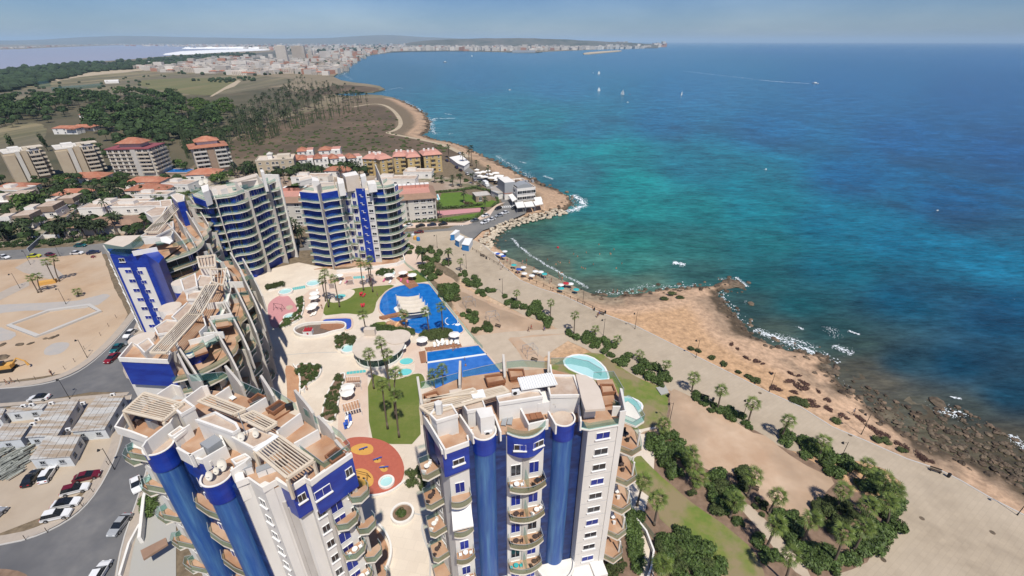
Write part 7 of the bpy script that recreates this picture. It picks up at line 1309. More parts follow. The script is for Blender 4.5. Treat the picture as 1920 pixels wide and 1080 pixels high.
for p,lb in((zb([(262,412),(400,400),(500,382),(600,402),(650,450),(655,475),(615,502)]),'clipped hedge round the bright lawn'),(zb([(260,515),(400,508),(560,490)]),'clipped hedge between bright lawn and sports court'),(zb([(285,592),(400,592),(500,580),(555,545),(552,530)]),'clipped hedge round the sports court verge'),(zb([(-10,612),(110,600),(270,588)]),'clipped hedge at the foot of the grey apartment block')):
 q=ats(p,0);mb=MB();V_=[]
 for a,b_ in zip(q[:-1],q[1:]):
  n=int(math.dist(a,b_)*28)
  for _ in range(n):
   t_=rnd(0,1);c_=Vector((a[0]+(b_[0]-a[0])*t_+rnd(-.6,.6),a[1]+(b_[1]-a[1])*t_+rnd(-.6,.6),rnd(.2,1.4)));u=Vector((rnd(-1,1),rnd(-1,1),rnd(-1,1))).normalized()*.35;v=u.orthogonal().normalized()*.25;mb.face([c_-u,c_+v,c_+u,c_-v])
 tag(mb.build('hedge','leaf_shrub'),lb,'hedge')
for k in range(70):x_,y_=rnd(340,735),rnd(322,420);pine((x_,y_),rnd(.3,.6),'small garden tree among the houses behind the towers','small trees behind the towers',PM+PL,3,'garden_tree','tree')
def canopy_mass(name,mat,polys,n,rs,label,seed,palm_=False):
 r=np.random.default_rng(seed);V=[];k=0
 while k<n:
  pl_=polys[k%len(polys)];x_=r.uniform(min(p[0]for p in pl_),max(p[0]for p in pl_));y_=r.uniform(min(p[1]for p in pl_),max(p[1]for p in pl_))
  if not inpx(x_,y_,pl_):continue
  k+=1;a=at(x_,y_);q=r.uniform(*rs);h_=q*r.uniform(.9,1.5)if not palm_ else r.uniform(7,13);m=70 if not palm_ else 26;d=r.normal(0,1,(m,3));d[:,2]=np.abs(d[:,2])*(.7 if not palm_ else .4);d/=np.linalg.norm(d,axis=1)[:,None];c_=d*q*r.uniform(.6,1,(m,1))*[1,1,.75]+[a[0],a[1],h_]
  u=np.cross(d,r.normal(0,1,(m,3)));u/=np.linalg.norm(u,axis=1)[:,None];v=np.cross(d,u);s_=q*(.3 if not palm_ else .16);w_=s_ if not palm_ else s_*.5;V.append(np.stack([c_-u*s_,c_+v*w_,c_+u*s_,c_-v*w_],1).reshape(-1,3))
  V.append(np.array([[a[0]-.25,a[1],0],[a[0]+.25,a[1],0],[a[0]+.2,a[1],h_],[a[0]-.2,a[1],h_]]))
 V=np.concatenate(V);tag(link(name,npmesh(name,V,np.arange(len(V)).reshape(-1,4),mat)),label,'trees',kind='stuff')
canopy_mass('pine_wood','leaf_wood',[wood,wood2,[(-60,200),(120,185),(150,215),(60,240),(-60,245)],[(150,240),(420,225),(440,262),(360,290),(240,285),(160,262)]],210,(3.2,6.5),'dense dark canopy filling the wood behind the villas',3)
canopy_mass('garden_canopy','leaf_pine',[[(-40,345),(60,340),(330,335),(345,345),(250,385),(120,400),(-40,415)],[(-60,425),(200,420),(330,415),(330,440),(150,452),(-60,460)],[(430,318),(740,312),(740,330),(430,335)]],200,(1.6,3.4),'leafy garden trees crowded between the villas and along the avenue',4)
canopy_mass('palm_grove','frond_far',[gp,[(440,262),(500,250),(560,230),(690,200),(690,206),(560,240),(480,275)],[(340,262),(440,255),(430,300),(350,300)]],420,(2.0,3.2),'thick mass of palm heads in the grove behind the heath',5,True)
hm_=MB()
for k in range(900):
 x_,y_=rnd(430,880),rnd(205,300)
 if inpx(x_,y_,[(410,285),(440,262),(500,235),(560,212),(630,203),(700,196),(728,204),(745,222),(742,240),(730,248),(760,256),(800,266),(850,276),(820,292),(690,282),(560,288),(430,300)]):a=at(x_,y_);hm_.ball((a[0],a[1],.2),rnd(.6,2.2),6,3,.45)
tag(hm_.build('heath_tufts','leaf_olive'),'dry tufts scattered over the brown heath','tufts',kind='stuff')
PAINT={'white':(.68,.68,.68),'black':(.012,.012,.014),'red':(.20,.012,.02),'darkred':(.12,.01,.02),'silver':(.30,.31,.32),'grey':(.13,.14,.145),'green':(.01,.10,.11),'yellow':(.50,.50,.03),'navy':(.015,.025,.07)}
for k,c in PAINT.items():M('paint_'+k,c,rough=.25,spec=.6)
M('car_glass',(.012,.015,.018),rough=.06,spec=.7);M('tyre',(.015,.015,.015));M('rim',(.35,.35,.36),rough=.4,metal=.6);M('headlight',(.7,.7,.68),rough=.2);M('taillight',(.35,.01,.01),rough=.3)
def car_meshes(paint,suv,roof=None):
 k=(paint,suv,roof)
 if k in _wm:return _wm[k]
 H_=1.7 if suv else 1.48;hw=.89
 prof=[(-2.2,.28),(-2.24,.62),(-2.1,.9),(-1.6 if suv else-1.75,.98),(1.05,.96),(1.75,.86),(2.15,.68),(2.22,.45),(2.15,.25)]
 xsec=lambda x_:hw*(1-.16*max(0,abs(x_)-1.3)**1.5)
 mb=MB();n=len(prof);Lf=[(x_,xsec(x_),z)for x_,z in prof];Rt=[(x_,-xsec(x_),z)for x_,z in prof];m_=[(x_,y_*.86,z+.04)for x_,y_,z in Lf]
 mb.face(Lf[::-1]);mb.face(Rt)
 for i in range(n):j=(i+1)%n;mb.face([Lf[i],Lf[j],Rt[j],Rt[i]])
 cab=[(-2.0 if suv else-1.75,.94),(-1.65 if suv else-1.15,H_-.05),(-.6,H_),(.15,H_-.03),(1.05,.94)]
 cb=MB();A=[(x_,.82-.22*(z-.94)/.6,z)for x_,z in cab];Bq=[(x_,-y_,z)for x_,y_,z in A];cb.face(A);cb.face(Bq[::-1])
 for i in range(4):cb.face([A[i],Bq[i],Bq[i+1],A[i+1]][::-1])
 rf=MB();rf.prism([(-1.6 if suv else-1.05,-.58),(.1,-.6),(.1,.6),(-1.6 if suv else-1.05,.58)],H_-.03,H_+.03)
 wl=MB();wl.tube((0,-.1,0),(0,.1,0),.33,n=14);ri=MB();ri.tube((0,-.115,0),(0,.115,0),.2,n=10)
 hl=MB();hl.box(-.04,-.17,-.07,.05,.17,.07)
 _wm[k]=(mb.mesh('body',MATS['paint_'+paint]),cb.mesh('windows',MATS['car_glass']),rf.mesh('roof',MATS['paint_'+(roof or paint)]),wl.mesh('wheel',MATS['tyre']),ri.mesh('rim',MATS['rim']),hl.mesh('headlight',MATS['headlight']),hl.mesh('taillight',MATS['taillight']));return _wm[k]
def car(front,back,paint,label,W=None,suv=False,roof=None,detail=True,group=None,z=.03):
 f_,b_=(W([front,back])if W else(front,back));a,c=at(*f_,.7),at(*b_,.7);ang=math.atan2(a[1]-c[1],a[0]-c[0]);t=empty('parked_car',((a[0]+c[0])/2,(a[1]+c[1])/2,z),ang,label,'car',group);m_=car_meshes(paint,suv,roof)
 link('body',m_[0],t);link('windows',m_[1],t);link('roof',m_[2],t)
 for x_,y_ in((1.35,.82),(1.35,-.82),(-1.35,.82),(-1.35,-.82)):w_=link('wheel',m_[3],t,(x_,y_,.33));link('rim',m_[4],w_)
 for y_ in(.55,-.55):link('headlight',m_[5],t,(2.14,y_,.66));link('taillight',m_[6],t,(-2.22,y_,.75))
 return t
for f_,b_,p,lb,sv,rf in(((168,592),(118,660),'black','black car parked nose out beside the pipe pile',0,None),((242,575),(196,645),'white','white car parked diagonally beside the black one',1,None),((455,605),(343,632),'darkred','dark red saloon alone at the kerb side of the gravel lot',0,None),((400,665),(288,694),'white','white car with a dark red roof in the gravel lot',1,'darkred'),((362,732),(242,754),'white','white car with a black roof in the gravel lot',0,'black'),((317,785),(198,812),'white','white estate car nearest the kerb in the gravel lot',1,None),((132,264),(222,254),'white','white car with a black roof driving on the upper street',0,'black'),((512,890),(586,798),'silver','grey saloon parked on the street below the left tower',0,None),((478,1030),(432,1105),'white','white car with a rear spoiler at the bottom of the street',1,None),((632,680),(622,635),'white','white car half hidden under the balconies of the left tower',0,None),((-15,790),(-60,830),'silver','silver car cut off by the left edge',0,None)):
 car(f_,b_,p,lb,zs,bool(sv),rf)
for f_,b_,p,lb in(((568,972),(612,930),'green','teal green car at the bend of the street'),((545,1018),(588,984),'red','red car at the bend of the street'),((635,895),(680,858),'white','white car behind the green and red ones'),((640,925),(690,895),'grey','dark purple grey car by the building corner'),((50,495),(-5,483),'white','white van like car at the left end of the avenue'),((203,482),(142,486),'yellow','bright yellow car on the avenue'),((282,482),(228,475),'darkred','dark red car on the avenue'),((415,468),(362,470),'white','white car on the avenue by the building site'),((432,430),(378,432),'green','pale teal car under the avenue trees'),((496,462),(445,470),'navy','dark car at the magenta bush')):car(f_,b_,p,lb,zl,z=.03)
for f_,b_,p,lb in(((62,622),(112,608),'white','white van like car first in the row below the grey block'),((132,620),(192,612),'black','black car second in the row below the grey block'),((204,613),(264,607),'navy','dark blue car third in the row below the grey block'),((276,610),(332,602),'black','dark car fourth in the row below the grey block'),((128,658),(176,654),'darkred','dark maroon car crossing the junction'),((-10,684),(30,680),'white','white car at the corner by the recycling bins'),((486,588),(528,578),'grey','dark silver car turning at the junction'),((552,558),(597,546),'white','white car foremost in the upper lane by the sports court'),((546,602),(592,588),'white','white car leading the lane along the sea wall'),((590,582),(633,570),'white','second white car in the lane along the sea wall'),((642,556),(680,548),'silver','grey car in the lane before the crossing'),((678,540),(716,530),'white','white car last before the crossing'),((640,512),(672,500),'black','black car beyond the zebra crossing'),((745,508),(775,498),'black','black car by the restaurant corner'),((318,198),(342,212),'navy','dark car at the top of the seafront street'),((380,240),(402,256),'navy','dark car in the seafront street row, farther one'),((405,257),(428,273),'black','dark car in the seafront street row, nearer one'),((448,282),(470,298),'white','white car in the seafront street'),((684,428),(706,450),'grey','grey car beside the restaurant bins'),((495,318),(515,335),'silver','silver car by the white van in the seafront street'),((398,152),(424,166),'white','white car at the far beach parking')):car(f_,b_,p,lb,zb)
for i,(x_,y_,c_,lb)in enumerate(((57,685,'rubber_red','red recycling bin at the corner'),(90,688,'leaf_shrub','green recycling bin at the corner'),(117,690,'prefab_wall','grey recycling bin at the corner'),(130,704,'rubber_yellow','yellow recycling bin at the corner'),(150,712,'shop_blue','blue recycling bin at the corner'),(652,412,'shop_blue','blue bin beside the restaurant hall'),(672,430,'leaf_shrub','green bin beside the restaurant hall'))):
 a=at(*zb([(x_,y_)])[0]);t=empty('recycling_bin',(a[0],a[1],.03),.3,lb,'recycling bin','recycling bins');mb=MB();mb.prism([(cos(k*pi/6)*.8,sin(k*pi/6)*.8)for k in range(12)],0,1.1);mb.build('body',c_,t);mb=MB();mb.ball((0,0,1.1),.8,10,6,.7);mb.build('lid',c_,t,smooth=True)
a=at(*zb([(578,368)])[0]);t=empty('delivery_van',(a[0],a[1],.03),R(-62),'white box van parked in the seafront street','van');mb=MB();mb.box(-2.6,-1.1,.5,1.2,1.1,3);mb.build('cargo_box','white_paint',t);mb=MB();mb.prism([(1.2,-1),(2.6,-1),(2.6,1),(1.2,1)],.4,2.0);mb.build('cab','white_paint',t)
for x_,y_ in((1.8,.95),(1.8,-.95),(-1.6,.95),(-1.6,-.95)):mb=MB();mb.tube((x_,y_-.12,.42),(x_,y_+.12,.42),.42,n=10);mb.build('wheel','tyre',t)
def lampm(h_,d=.9):
 mb=MB();mb.tube((0,0,0),(0,0,.5),.12,.09,8);mb.tube((0,0,.5),(0,0,h_),.07,.045,6);mb.tube((0,0,h_-.35),(-d,0,h_-.1),.03,.03,5);a=mb.mesh('pole',MATS['black_plastic']);mb=MB();mb.tube((-d,0,h_-.12),(-d,0,h_-.55),.10,.30,8);return a,mb.mesh('lamp_shade',MATS['black_plastic'])
LM=lampm(6.0)
for W,L_ in((zc3,((252,215,'by the kiosk end of the promenade'),(480,375,'behind the short hedge'),(1118,640,'next to the small palm past the white path'),(988,440,'on the beach side of the promenade'),(1318,598,'at the bluff, opposite the two palm hedge'),(68,85,'at the green wedge'))),(z1,((355,75,'first on the seaward edge above the scrub'),(692,232,'second on the seaward edge, beside the round scrub'),(1116,428,'third on the seaward edge'),(570,355,'slim, beside the largest promenade palm'),(1012,560,'behind the big dark hedge'),(1833,800,'nearest, at the lower seaward edge'),(233,375,'on the pond lawn corner'))),(zs,((528,590,'on the kerb below the left tower'),(322,265,'beside the prefab huts'),(402,75,'at the building site kerb'))),(zl,((305,488,'on the avenue near the yellow car'),(155,530,'black, upper one on the building site'),(102,650,'black, lower one on the building site'),(335,730,'black, by the grey dust path'))),(z4,((215,1000,'short, on the plaza'),))):
 for x_,y_,lb in L_:
  if W is z4:continue
  a=at(*W([(x_,y_)])[0]);t=empty('street_lamp',(a[0],a[1],.02),rnd(-.4,.4),'black street lamp '+lb,'street lamp','black street lamps');link('pole',LM[0],t);link('lamp_shade',LM[1],t)
pm_=MB();pm_.tube((0,0,-.2),(0,0,1.05),.1,.09,6);pme_=pm_.mesh('post',MATS['bark_dark'])
fe_=empty('beach_fence',(0,0,0),0,'row of low wooden posts with a rail between promenade and beach','fence');q=ats(zc3([(290,95),(340,128),(400,160),(480,210),(560,250),(650,290),(740,325),(830,368),(910,405),(1000,440),(1050,465),(1130,495)]),0);dd=[0]
for a,b_ in zip(q[:-1],q[1:]):
 n=max(1,int(math.dist(a,b_)/2.6));mb=MB();mb.tube((*a,.75),(*b_,.75),.05,n=5);mb.build('rail','bark_dark',fe_)
 for k in range(n):link('post',pme_,fe_,(a[0]+(b_[0]-a[0])*k/n,a[1]+(b_[1]-a[1])*k/n,0))
wm_=MB();wm_.tube((0,0,0),(0,0,1.3),.05,n=5);wme=wm_.mesh('post',MATS['bark_dark'])
for pts,lb,st in((zs([(0,205),(90,190),(165,178),(240,155),(300,130),(345,95),(430,20)]),'wire fence posts along the building site kerb',4.5),(zs([(120,915),(220,880),(310,825),(380,760),(430,695),(465,630),(500,570),(520,500)]),'wire fence posts round the gravel lot',4.5),(zl([(430,960),(510,890),(590,800),(640,745)]),'wire fence posts up the street beside the tower',4),(z1([(215,380),(232,300),(238,230)]),'low posts at the pond lawn edge',5)):
 q=ats(pts,0);t=empty('wire_fence',(0,0,0),0,lb,'fence')
 for a,b_ in zip(q[:-1],q[1:]):
  n=max(1,int(math.dist(a,b_)/st))
  for k in range(n):link('post',wme,t,(a[0]+(b_[0]-a[0])*k/n,a[1]+(b_[1]-a[1])*k/n,0),rot=(rnd(-.05,.05),rnd(-.05,.05),0))
  mb=MB();mb.tube((*a,.9),(*b_,.9),.012,n=3,cap=False);mb.build('wire','grey_metal',t)
def bench(p,rz,label):
 t=empty('bench',(*at(*p),.02),rz,label,'bench','dark benches by the promenade')
 for k in range(4):mb=MB();mb.box(-.95,-.28+k*.14,.44,.95,-.17+k*.14,.48);mb.build('slat','bark_dark',t)
 mb=MB();mb.box(-.95,.28,.55,.95,.33,.9);mb.build('backrest','bark_dark',t)
 for x_ in(-.75,.75):mb=MB();mb.box(x_-.05,-.25,0,x_+.05,.3,.44);mb.build('leg','black_plastic',t)
for W,x_,y_,lb in((z1,1455,600,'long bench on the seaward edge beside a bin'),(z1,395,262,'bench beneath the second promenade palm row'),(z1,618,680,'bench beside the round clump'),(z1,962,962,'bench in front of the palm grove'),(zc3,352,138,'bench at the kiosk end of the beach rail'),(zc3,1105,505,'bench at the end of the beach rail'),(zc3,450,585,'bench by the exercise frames'),(zc3,680,800,'bench beyond the lap pool frame')):bench(W([(x_,y_)])[0],R(-30),lb)
for W,x_,y_,lb in((z1,1515,625,'black litter bin beside the long seaward bench'),(z1,433,275,'black litter bin between the promenade palms'),(z1,1210,980,'black litter bin at the grove corner'),(zc3,378,155,'black litter bin at the kiosk end of the rail'),(zc3,1060,480,'black litter bin before the last bench'),(zc3,1130,500,'black litter bin after the last bench'),(zc3,1528,1028,'black litter bin on the pond lawn')):
 t=empty('litter_bin',(*at(*W([(x_,y_)])[0]),.02),0,lb,'litter bin','black litter bins');mb=MB();mb.tube((0,0,.1),(0,0,1.0),.27,.3,10);mb.build('body','black_plastic',t);mb=MB();mb.tube((0,0,0),(0,0,.1),.15,n=8);mb.build('foot','grey_metal',t)
M('utility_grey',(.36,.35,.32));t=sheet('concrete_slab',z1([(172,212),(215,202),(232,235),(195,245)]),'utility_grey',.35,kind=None,thick=.35);tag(t,'flat grey concrete slab on the pond lawn','slab')
for W,(x_,y_),lb in((zc3,(270,450),'thin metal frame behind the round bushes'),(zc3,(418,545),'thin pyramid topped frame by the exercise court'),(zc3,(655,760),'thin pyramid topped frame by the lap pool')):
 t=empty('metal_frame',(*at(*W([(x_,y_)])[0]),.02),.4,lb,'frame','thin metal frames on the sand');c_=[(-1.6,-1.6),(1.6,-1.6),(1.6,1.6),(-1.6,1.6)]
 for i in range(4):mb=MB();mb.tube((*c_[i],0),(*c_[i],2.6),.05,n=5);mb.build('post','grey_metal',t);mb=MB();mb.tube((*c_[i],2.6),(*c_[(i+1)%4],2.6),.04,n=5);mb.build('bar','grey_metal',t);mb=MB();mb.tube((*c_[i],2.6),(0,0,3.4),.035,n=5);mb.build('rafter','grey_metal',t)
def body(name,joints,edges,rad,skin=(.42,.24,.15)):
 me=bpy.data.meshes.new(name+'_rig');me.from_pydata(joints,edges,[]);o=bpy.data.objects.new(name+'_rig',me);col.objects.link(o);md=o.modifiers.new('s','SKIN');o.modifiers.new('d','SUBSURF').levels=1
 for v,r in zip(me.skin_vertices[0].data,rad):v.radius=(r,r)
 me.skin_vertices[0].data[0].use_root=True;dg=bpy.context.evaluated_depsgraph_get();dg.update();m2=bpy.data.meshes.new_from_object(o.evaluated_get(dg));m2.name=name;bpy.data.objects.remove(o);m2.materials.clear();m2.materials.append(MATS['skin']);m2.polygons.foreach_set('use_smooth',[True]*len(m2.polygons));return m2
M('skin',(.36,.20,.125),objrand=.3)
ED=[(0,1),(1,2),(2,3),(3,4),(2,5),(5,6),(6,7),(2,8),(8,9),(9,10),(0,11),(11,12),(12,13),(13,14),(0,15),(15,16),(16,17),(17,18)]
RA=[.14,.13,.15,.06,.105,.06,.045,.035,.06,.045,.035,.10,.07,.045,.05,.10,.07,.045,.05]
STAND=body('body',[(0,0,.92),(0,0,1.15),(0,0,1.38),(0,0,1.5),(0,.02,1.66),(.2,0,1.38),(.25,.02,1.1),(.24,.12,.88),(-.2,0,1.38),(-.26,.0,1.1),(-.25,.08,.86),(.1,0,.85),(.11,.02,.48),(.11,0,.08),(.11,.16,.04),(-.1,0,.85),(-.11,.02,.48),(-.11,0,.08),(-.11,.16,.04)],ED,RA)
WALK=body('body',[(0,0,.92),(0,.02,1.15),(0,.04,1.38),(0,.05,1.5),(0,.08,1.66),(.2,.04,1.38),(.26,.18,1.14),(.22,.36,1.0),(-.2,.04,1.38),(-.26,-.1,1.12),(-.24,-.12,.88),(.1,0,.85),(.11,.22,.5),(.11,.28,.1),(.11,.44,.06),(-.1,0,.85),(-.11,-.1,.48),(-.11,-.36,.14),(-.11,-.26,.04)],ED,RA)
LIE=body('body',[(0,0,.14),(0,.25,.14),(0,.46,.16),(0,.58,.16),(0,.74,.18),(.2,.46,.12),(.34,.3,.1),(.3,.08,.1),(-.2,.46,.12),(-.32,.3,.1),(-.28,.06,.1),(.1,-.08,.12),(.12,-.46,.2),(.13,-.86,.1),(.13,-.9,.22),(-.1,-.08,.12),(-.12,-.46,.12),(-.13,-.88,.1),(-.13,-.92,.22)],ED,RA)
CL={}
for k,c in(('blue',(.03,.08,.35)),('red',(.4,.03,.04)),('white',(.65,.65,.63)),('dark',(.03,.03,.05)),('pink',(.55,.12,.22)),('teal',(.04,.35,.35))):M('cloth_'+k,c,rough=.9)
def clothmesh(c,top):
 if(c,top)not in CL:
  mb=MB();r=[(.17,.13,.70),(.175,.14,.82),(.16,.13,.98)]if not top else[(.18,.14,.84),(.17,.14,1.1),(.215,.15,1.36),(.12,.1,1.46)]
  for j,(a,b_,z)in enumerate(r):mb.v+=[(a*cos(k*pi/5),b_*sin(k*pi/5),z)for k in range(10)]
  for j in range(len(r)-1):
   for k in range(10):mb.f.append((j*10+k,j*10+(k+1)%10,j*10+10+(k+1)%10,j*10+10+k));mb.m.append(0)
  h_=MB();h_.ball((0,-.01,1.7),.125,8,5,.95);CL[(c,top)]=(mb.mesh('shirt' if top else 'swim_shorts',MATS['cloth_'+c]),h_.mesh('hair',MATS['bark_dark']))
 return CL[(c,top)]
def person(p,W,c,label,group=None,pose='stand',z=0.0,rz=None,top=False,wade=0):
 a=at(*W([p])[0],z);t=link('person',{'stand':STAND,'walk':WALK,'lie':LIE}[pose],None,(a[0],a[1],z-wade),rnd(0,6.28)if rz is None else rz);tag(t,label,'person',group)
 if pose!='lie':
  m_=clothmesh(c,False);link('swim_shorts',m_[0],t);link('hair',m_[1],t)
  if top:link('shirt',clothmesh(c,True)[0],t)
 return t
CC=list(PAINT)[:0]+['blue','red','white','dark','pink','teal']
bt=lambda x_,y_:max(-2.0,ground_z(*at(*zc3([(x_,y_)])[0],-1.2)))
for i,(x_,y_)in enumerate(((608,185),(632,175),(630,205),(680,225),(695,250),(720,270),(745,285),(765,260),(790,300),(690,280),(575,250),(835,260),(842,285),(857,290),(780,310),(860,330),(530,190),(545,232),(655,285),(462,190),(488,200),(470,160),(510,175),(915,350),(1180,370),(1205,370),(800,360),(840,350))):z_=bt(x_,y_);person((x_,y_),zc3,CC[i%6],'bather in %s swimwear standing on the beach'%CC[i%6],'bathers on the beach in %s swimwear'%CC[i%6],'stand' if i%3 else 'walk',z_)
for i,(x_,y_)in enumerate(((765,160),(818,190),(903,180),(902,168),(850,245),(858,243),(980,210),(992,215),(1005,218),(845,180),(930,125),(955,140),(1010,115),(1095,125),(1165,125),(1185,95),(1235,185),(1055,190),(1200,215),(1090,65),(1160,120),(832,175))):person((x_,y_),zc3,CC[i%6],'swimmer up to the waist in the shallow bay','swimmers in the bay','stand',SEA_Z,wade=1.0)
for x_,y_,c,lb,tp_ in((645,615,'dark','walker in dark clothes on the white path, left of the two',1),(745,610,'blue','walker in blue on the white path, right of the two',1),(662,600,'red','walker at the top of the white path',1),(1080,525,'dark','person in dark clothes beside the last promenade bench',1),(1092,510,'blue','person in a blue shirt on the last promenade bench',1),(470,222,'white','stroller in white on the upper promenade',1)):person((x_,y_),zc3,c,lb,None,'walk',.02,top=True)
person((1078,335),z1,'white','lone walker on the bluff among the scrub',None,'walk',-.1,top=True);person((240,155),zs,'dark','person with a bicycle at the building site kerb',None,'walk',.02,top=True);person((35,200),zs,'dark','left walker of the pair on the upper street',None,'walk',.02,top=True);person((60,192),zs,'dark','right walker of the pair on the upper street',None,'walk',.02,top=True)
for i,(x_,y_)in enumerate(((660,240),(580,380),(330,315),(980,568),(1110,562),(1120,555),(1180,620),(1185,655),(240,800),(1140,548),(1008,560))):person((x_,y_),z4,CC[i%6],'bather around the swimming pools in %s'%CC[i%6],'pool bathers in %s'%CC[i%6],'stand',.1,wade=.9 if x_>950 else 0)
def para_mesh(r,h_,n=8):
 mb=MB();rim=[(r*cos(2*pi*k/n),r*sin(2*pi*k/n),h_-r*.28)for k in range(n)]
 for k in range(n):mb.face([(0,0,h_),rim[k],rim[(k+1)%n]])
 p=MB();p.tube((0,0,0),(0,0,h_+.08),.03,n=5);return mb,p
for c in('teal','blue','white','pink','red'):
 mb,p=para_mesh(1.15,2.1);CL['p'+c]=(mb.mesh('canopy',MATS['cloth_'+c]),p.mesh('pole',MATS['frame_white']))
mb,p=para_mesh(1.7,2.7);CL['big']=(mb.mesh('canopy',MATS['canvas']),p.mesh('pole',MATS['frame_white']))
def parasol(p,W,c,label,z,group):a=at(*W([p])[0],z);t=empty('parasol',(a[0],a[1],z),rnd(0,3),label,'parasol',group);link('canopy',CL[c][0],t);link('pole',CL[c][1],t)
for x_,y_,c in((552,218,'pteal'),(583,245,'pblue'),(612,232,'pwhite'),(688,258,'pwhite'),(722,262,'pwhite'),(745,275,'pteal'),(450,145,'pblue'),(485,160,'pblue'),(472,150,'pwhite'),(495,130,'pwhite'),(618,272,'pwhite'),(848,345,'pwhite'),(850,368,'pteal'),(910,338,'pwhite'),(880,335,'pred'),(945,375,'pteal'),(665,285,'pwhite'),(440,140,'pwhite')):parasol((x_,y_),zc3,c,'small %s beach parasol on the sand'%c[1:],bt(x_,y_),'%s parasols on the beach'%c[1:])
for x_,y_,lb in((815,130,'on the far jetty deck'),(870,145,'square white one at the far jetty, nearer'),(730,145,'beside the far fountain'),(435,148,'beside the first far pergola'),(292,255,'largest on the lounger terrace'),(290,280,'second on the lounger terrace'),(285,325,'third on the lounger terrace'),(272,342,'last on the lounger terrace'),(930,535,'at the start of the lap pool deck'),(1120,505,'at the corner of the big pool'),(802,580,'in front of the cafe'),(492,820,'small, on the palm lawn patio'),(488,855,'large, on the palm lawn patio')):parasol((x_,y_),z4,'big','white garden parasol '+lb,.06,'white garden parasols')
i=0
for pts in([(275,235),(292,240),(280,262),(298,268),(285,292),(295,298),(275,320),(292,335),(270,355),(288,350),(300,215)],[(478,790),(500,785),(480,960),(498,968),(476,985),(500,990),(478,1005),(495,1015),(470,1020)],[(1000,540),(1025,536),(1050,530),(1075,528),(1100,524),(1125,520),(1140,525),(1020,522),(1045,518)],[(700,150),(735,160),(755,125),(800,150),(840,160),(475,160),(440,165),(600,155),(620,150)],[(565,232),(580,240),(568,302),(578,300),(560,236)]):
 for x_,y_ in pts:
  nm=('lounger on the shady lounger terrace','lounger on the patio beside the palm lawn','lounger on the long lap pool deck','lounger by the far pergolas and jetty','sunbed out on the sunbathers lawn')[i];lounger(at(*z4([(x_,y_)])[0]),.08 if i!=2 else .28,rnd(-.3,.5),nm,nm+'s',('canvas','cloth_blue','white_paint','cloth_pink','cloth_red')[i]if rnd(0,1)<.6 else 'white_paint')
 i+=1
def shade(q,label,n=7):
 p=ats(z4(q),2.5);t=empty('slatted_shade',(0,0,0),0,label,'pergola','slatted shades of the pool garden');L=lambda a,b_,k:(a[0]+(b_[0]-a[0])*k,a[1]+(b_[1]-a[1])*k)
 for k in range(n):a=k/n+.02;b_=(k+.72)/n;mb=MB();mb.prism([L(p[0],p[1],a),L(p[0],p[1],b_),L(p[3],p[2],b_),L(p[3],p[2],a)],2.42,2.5);mb.build('slat','terracotta',t)
 for c in p:mb=MB();mb.tube((*c,0),(*c,2.42),.06,n=5);mb.build('post','frame_white',t)
 for i_,j_ in((0,1),(3,2)):mb=MB();mb.tube((*p[i_],2.54),(*p[j_],2.54),.06,n=5);mb.build('beam','frame_white',t)
shade([(465,122),(505,118),(515,142),(470,146)],'red slatted shade left of the far pergola pair');shade([(590,112),(632,108),(640,130),(597,134)],'red slatted shade right of the far pergola pair');shade([(362,140),(392,136),(400,165),(368,168)],'orange slatted shade near the lounger terrace');shade([(470,722),(556,718),(556,755),(474,760)],'pale red shade at the top of the palm lawn patio');shade([(448,885),(548,855),(560,905),(465,932)],'red slatted shade in the middle of the palm lawn patio',6);shade([(925,0),(925,1),(926,1),(926,0)],'x')if 0 else None
t=empty('island_bar',(*at(*z4([(860,320)])[0]),0),0,'white tented bar island on masts in the big pool','bar');o_=t.location
def rel(q,z):return[(x_-o_[0],y_-o_[1])for x_,y_ in ats(z4(q),z)]
mb=MB();mb.prism(chaikin(rel([(752,310),(790,295),(880,300),(960,320),(970,345),(880,365),(830,378),(790,365),(770,330)],.4),2),0,.5);mb.build('island_floor','white_wall',t)
M('tent_cream',(.58,.52,.44),c2=(.52,.46,.38),scale=.6)
for k in range(4):
 a,b,c,d=rel([(770+k*10,243+k*24),(908+k*16,240+k*20),(914+k*16,257+k*20),(776+k*10,263+k*24)],4.2);mb=MB();n=6;L=lambda p_,q_,u:(p_[0]+(q_[0]-p_[0])*u,p_[1]+(q_[1]-p_[1])*u)
 for j in range(n+1):
  u=j/n;e0,e1=L(a,d,u),L(b,c,u)
  for i in range(5):v=i/4;q_=L(e0,e1,v*.96+.02*sin(pi*u));mb.v.append((*q_,3.6+1.1*sin(pi*u)+.5*(2*v-1)**2))
 for j in range(n):
  for i in range(4):mb.f.append((j*5+i,j*5+i+1,j*5+i+6,j*5+i+5));mb.m.append(0)
 mb.build('tent_sail','tent_cream',t,smooth=True)
 for p_ in(L(a,d,.5),L(b,c,.5)):mb=MB();mb.tube((*p_,0),(*p_,5.8),.08,n=6);mb.build('mast','frame_white',t)
p=rel([(812,345)],.6)[0];mb=MB();mb.raw([(p[0]-1.6,p[1]-1.2,.4),(p[0]+1.6,p[1]-1.5,.4),(p[0]+1.2,p[1]+1.4,.4),(p[0]-1.2,p[1]+1.6,.4),(p[0]+.3,p[1]-.3,1.9),(p[0]-.5,p[1]+.6,2.4)],[(0,1,4),(1,2,4),(2,5,4),(2,3,5),(3,0,5),(0,4,5)]);mb.build('brown_rock','terracotta',t);p=rel([(850,330)],.5)[0];mb=MB();mb.box(p[0]-2.4,p[1]-.5,.5,p[0]+2.4,p[1]+.5,1.5);mb.build('counter','dark_wicker',t)
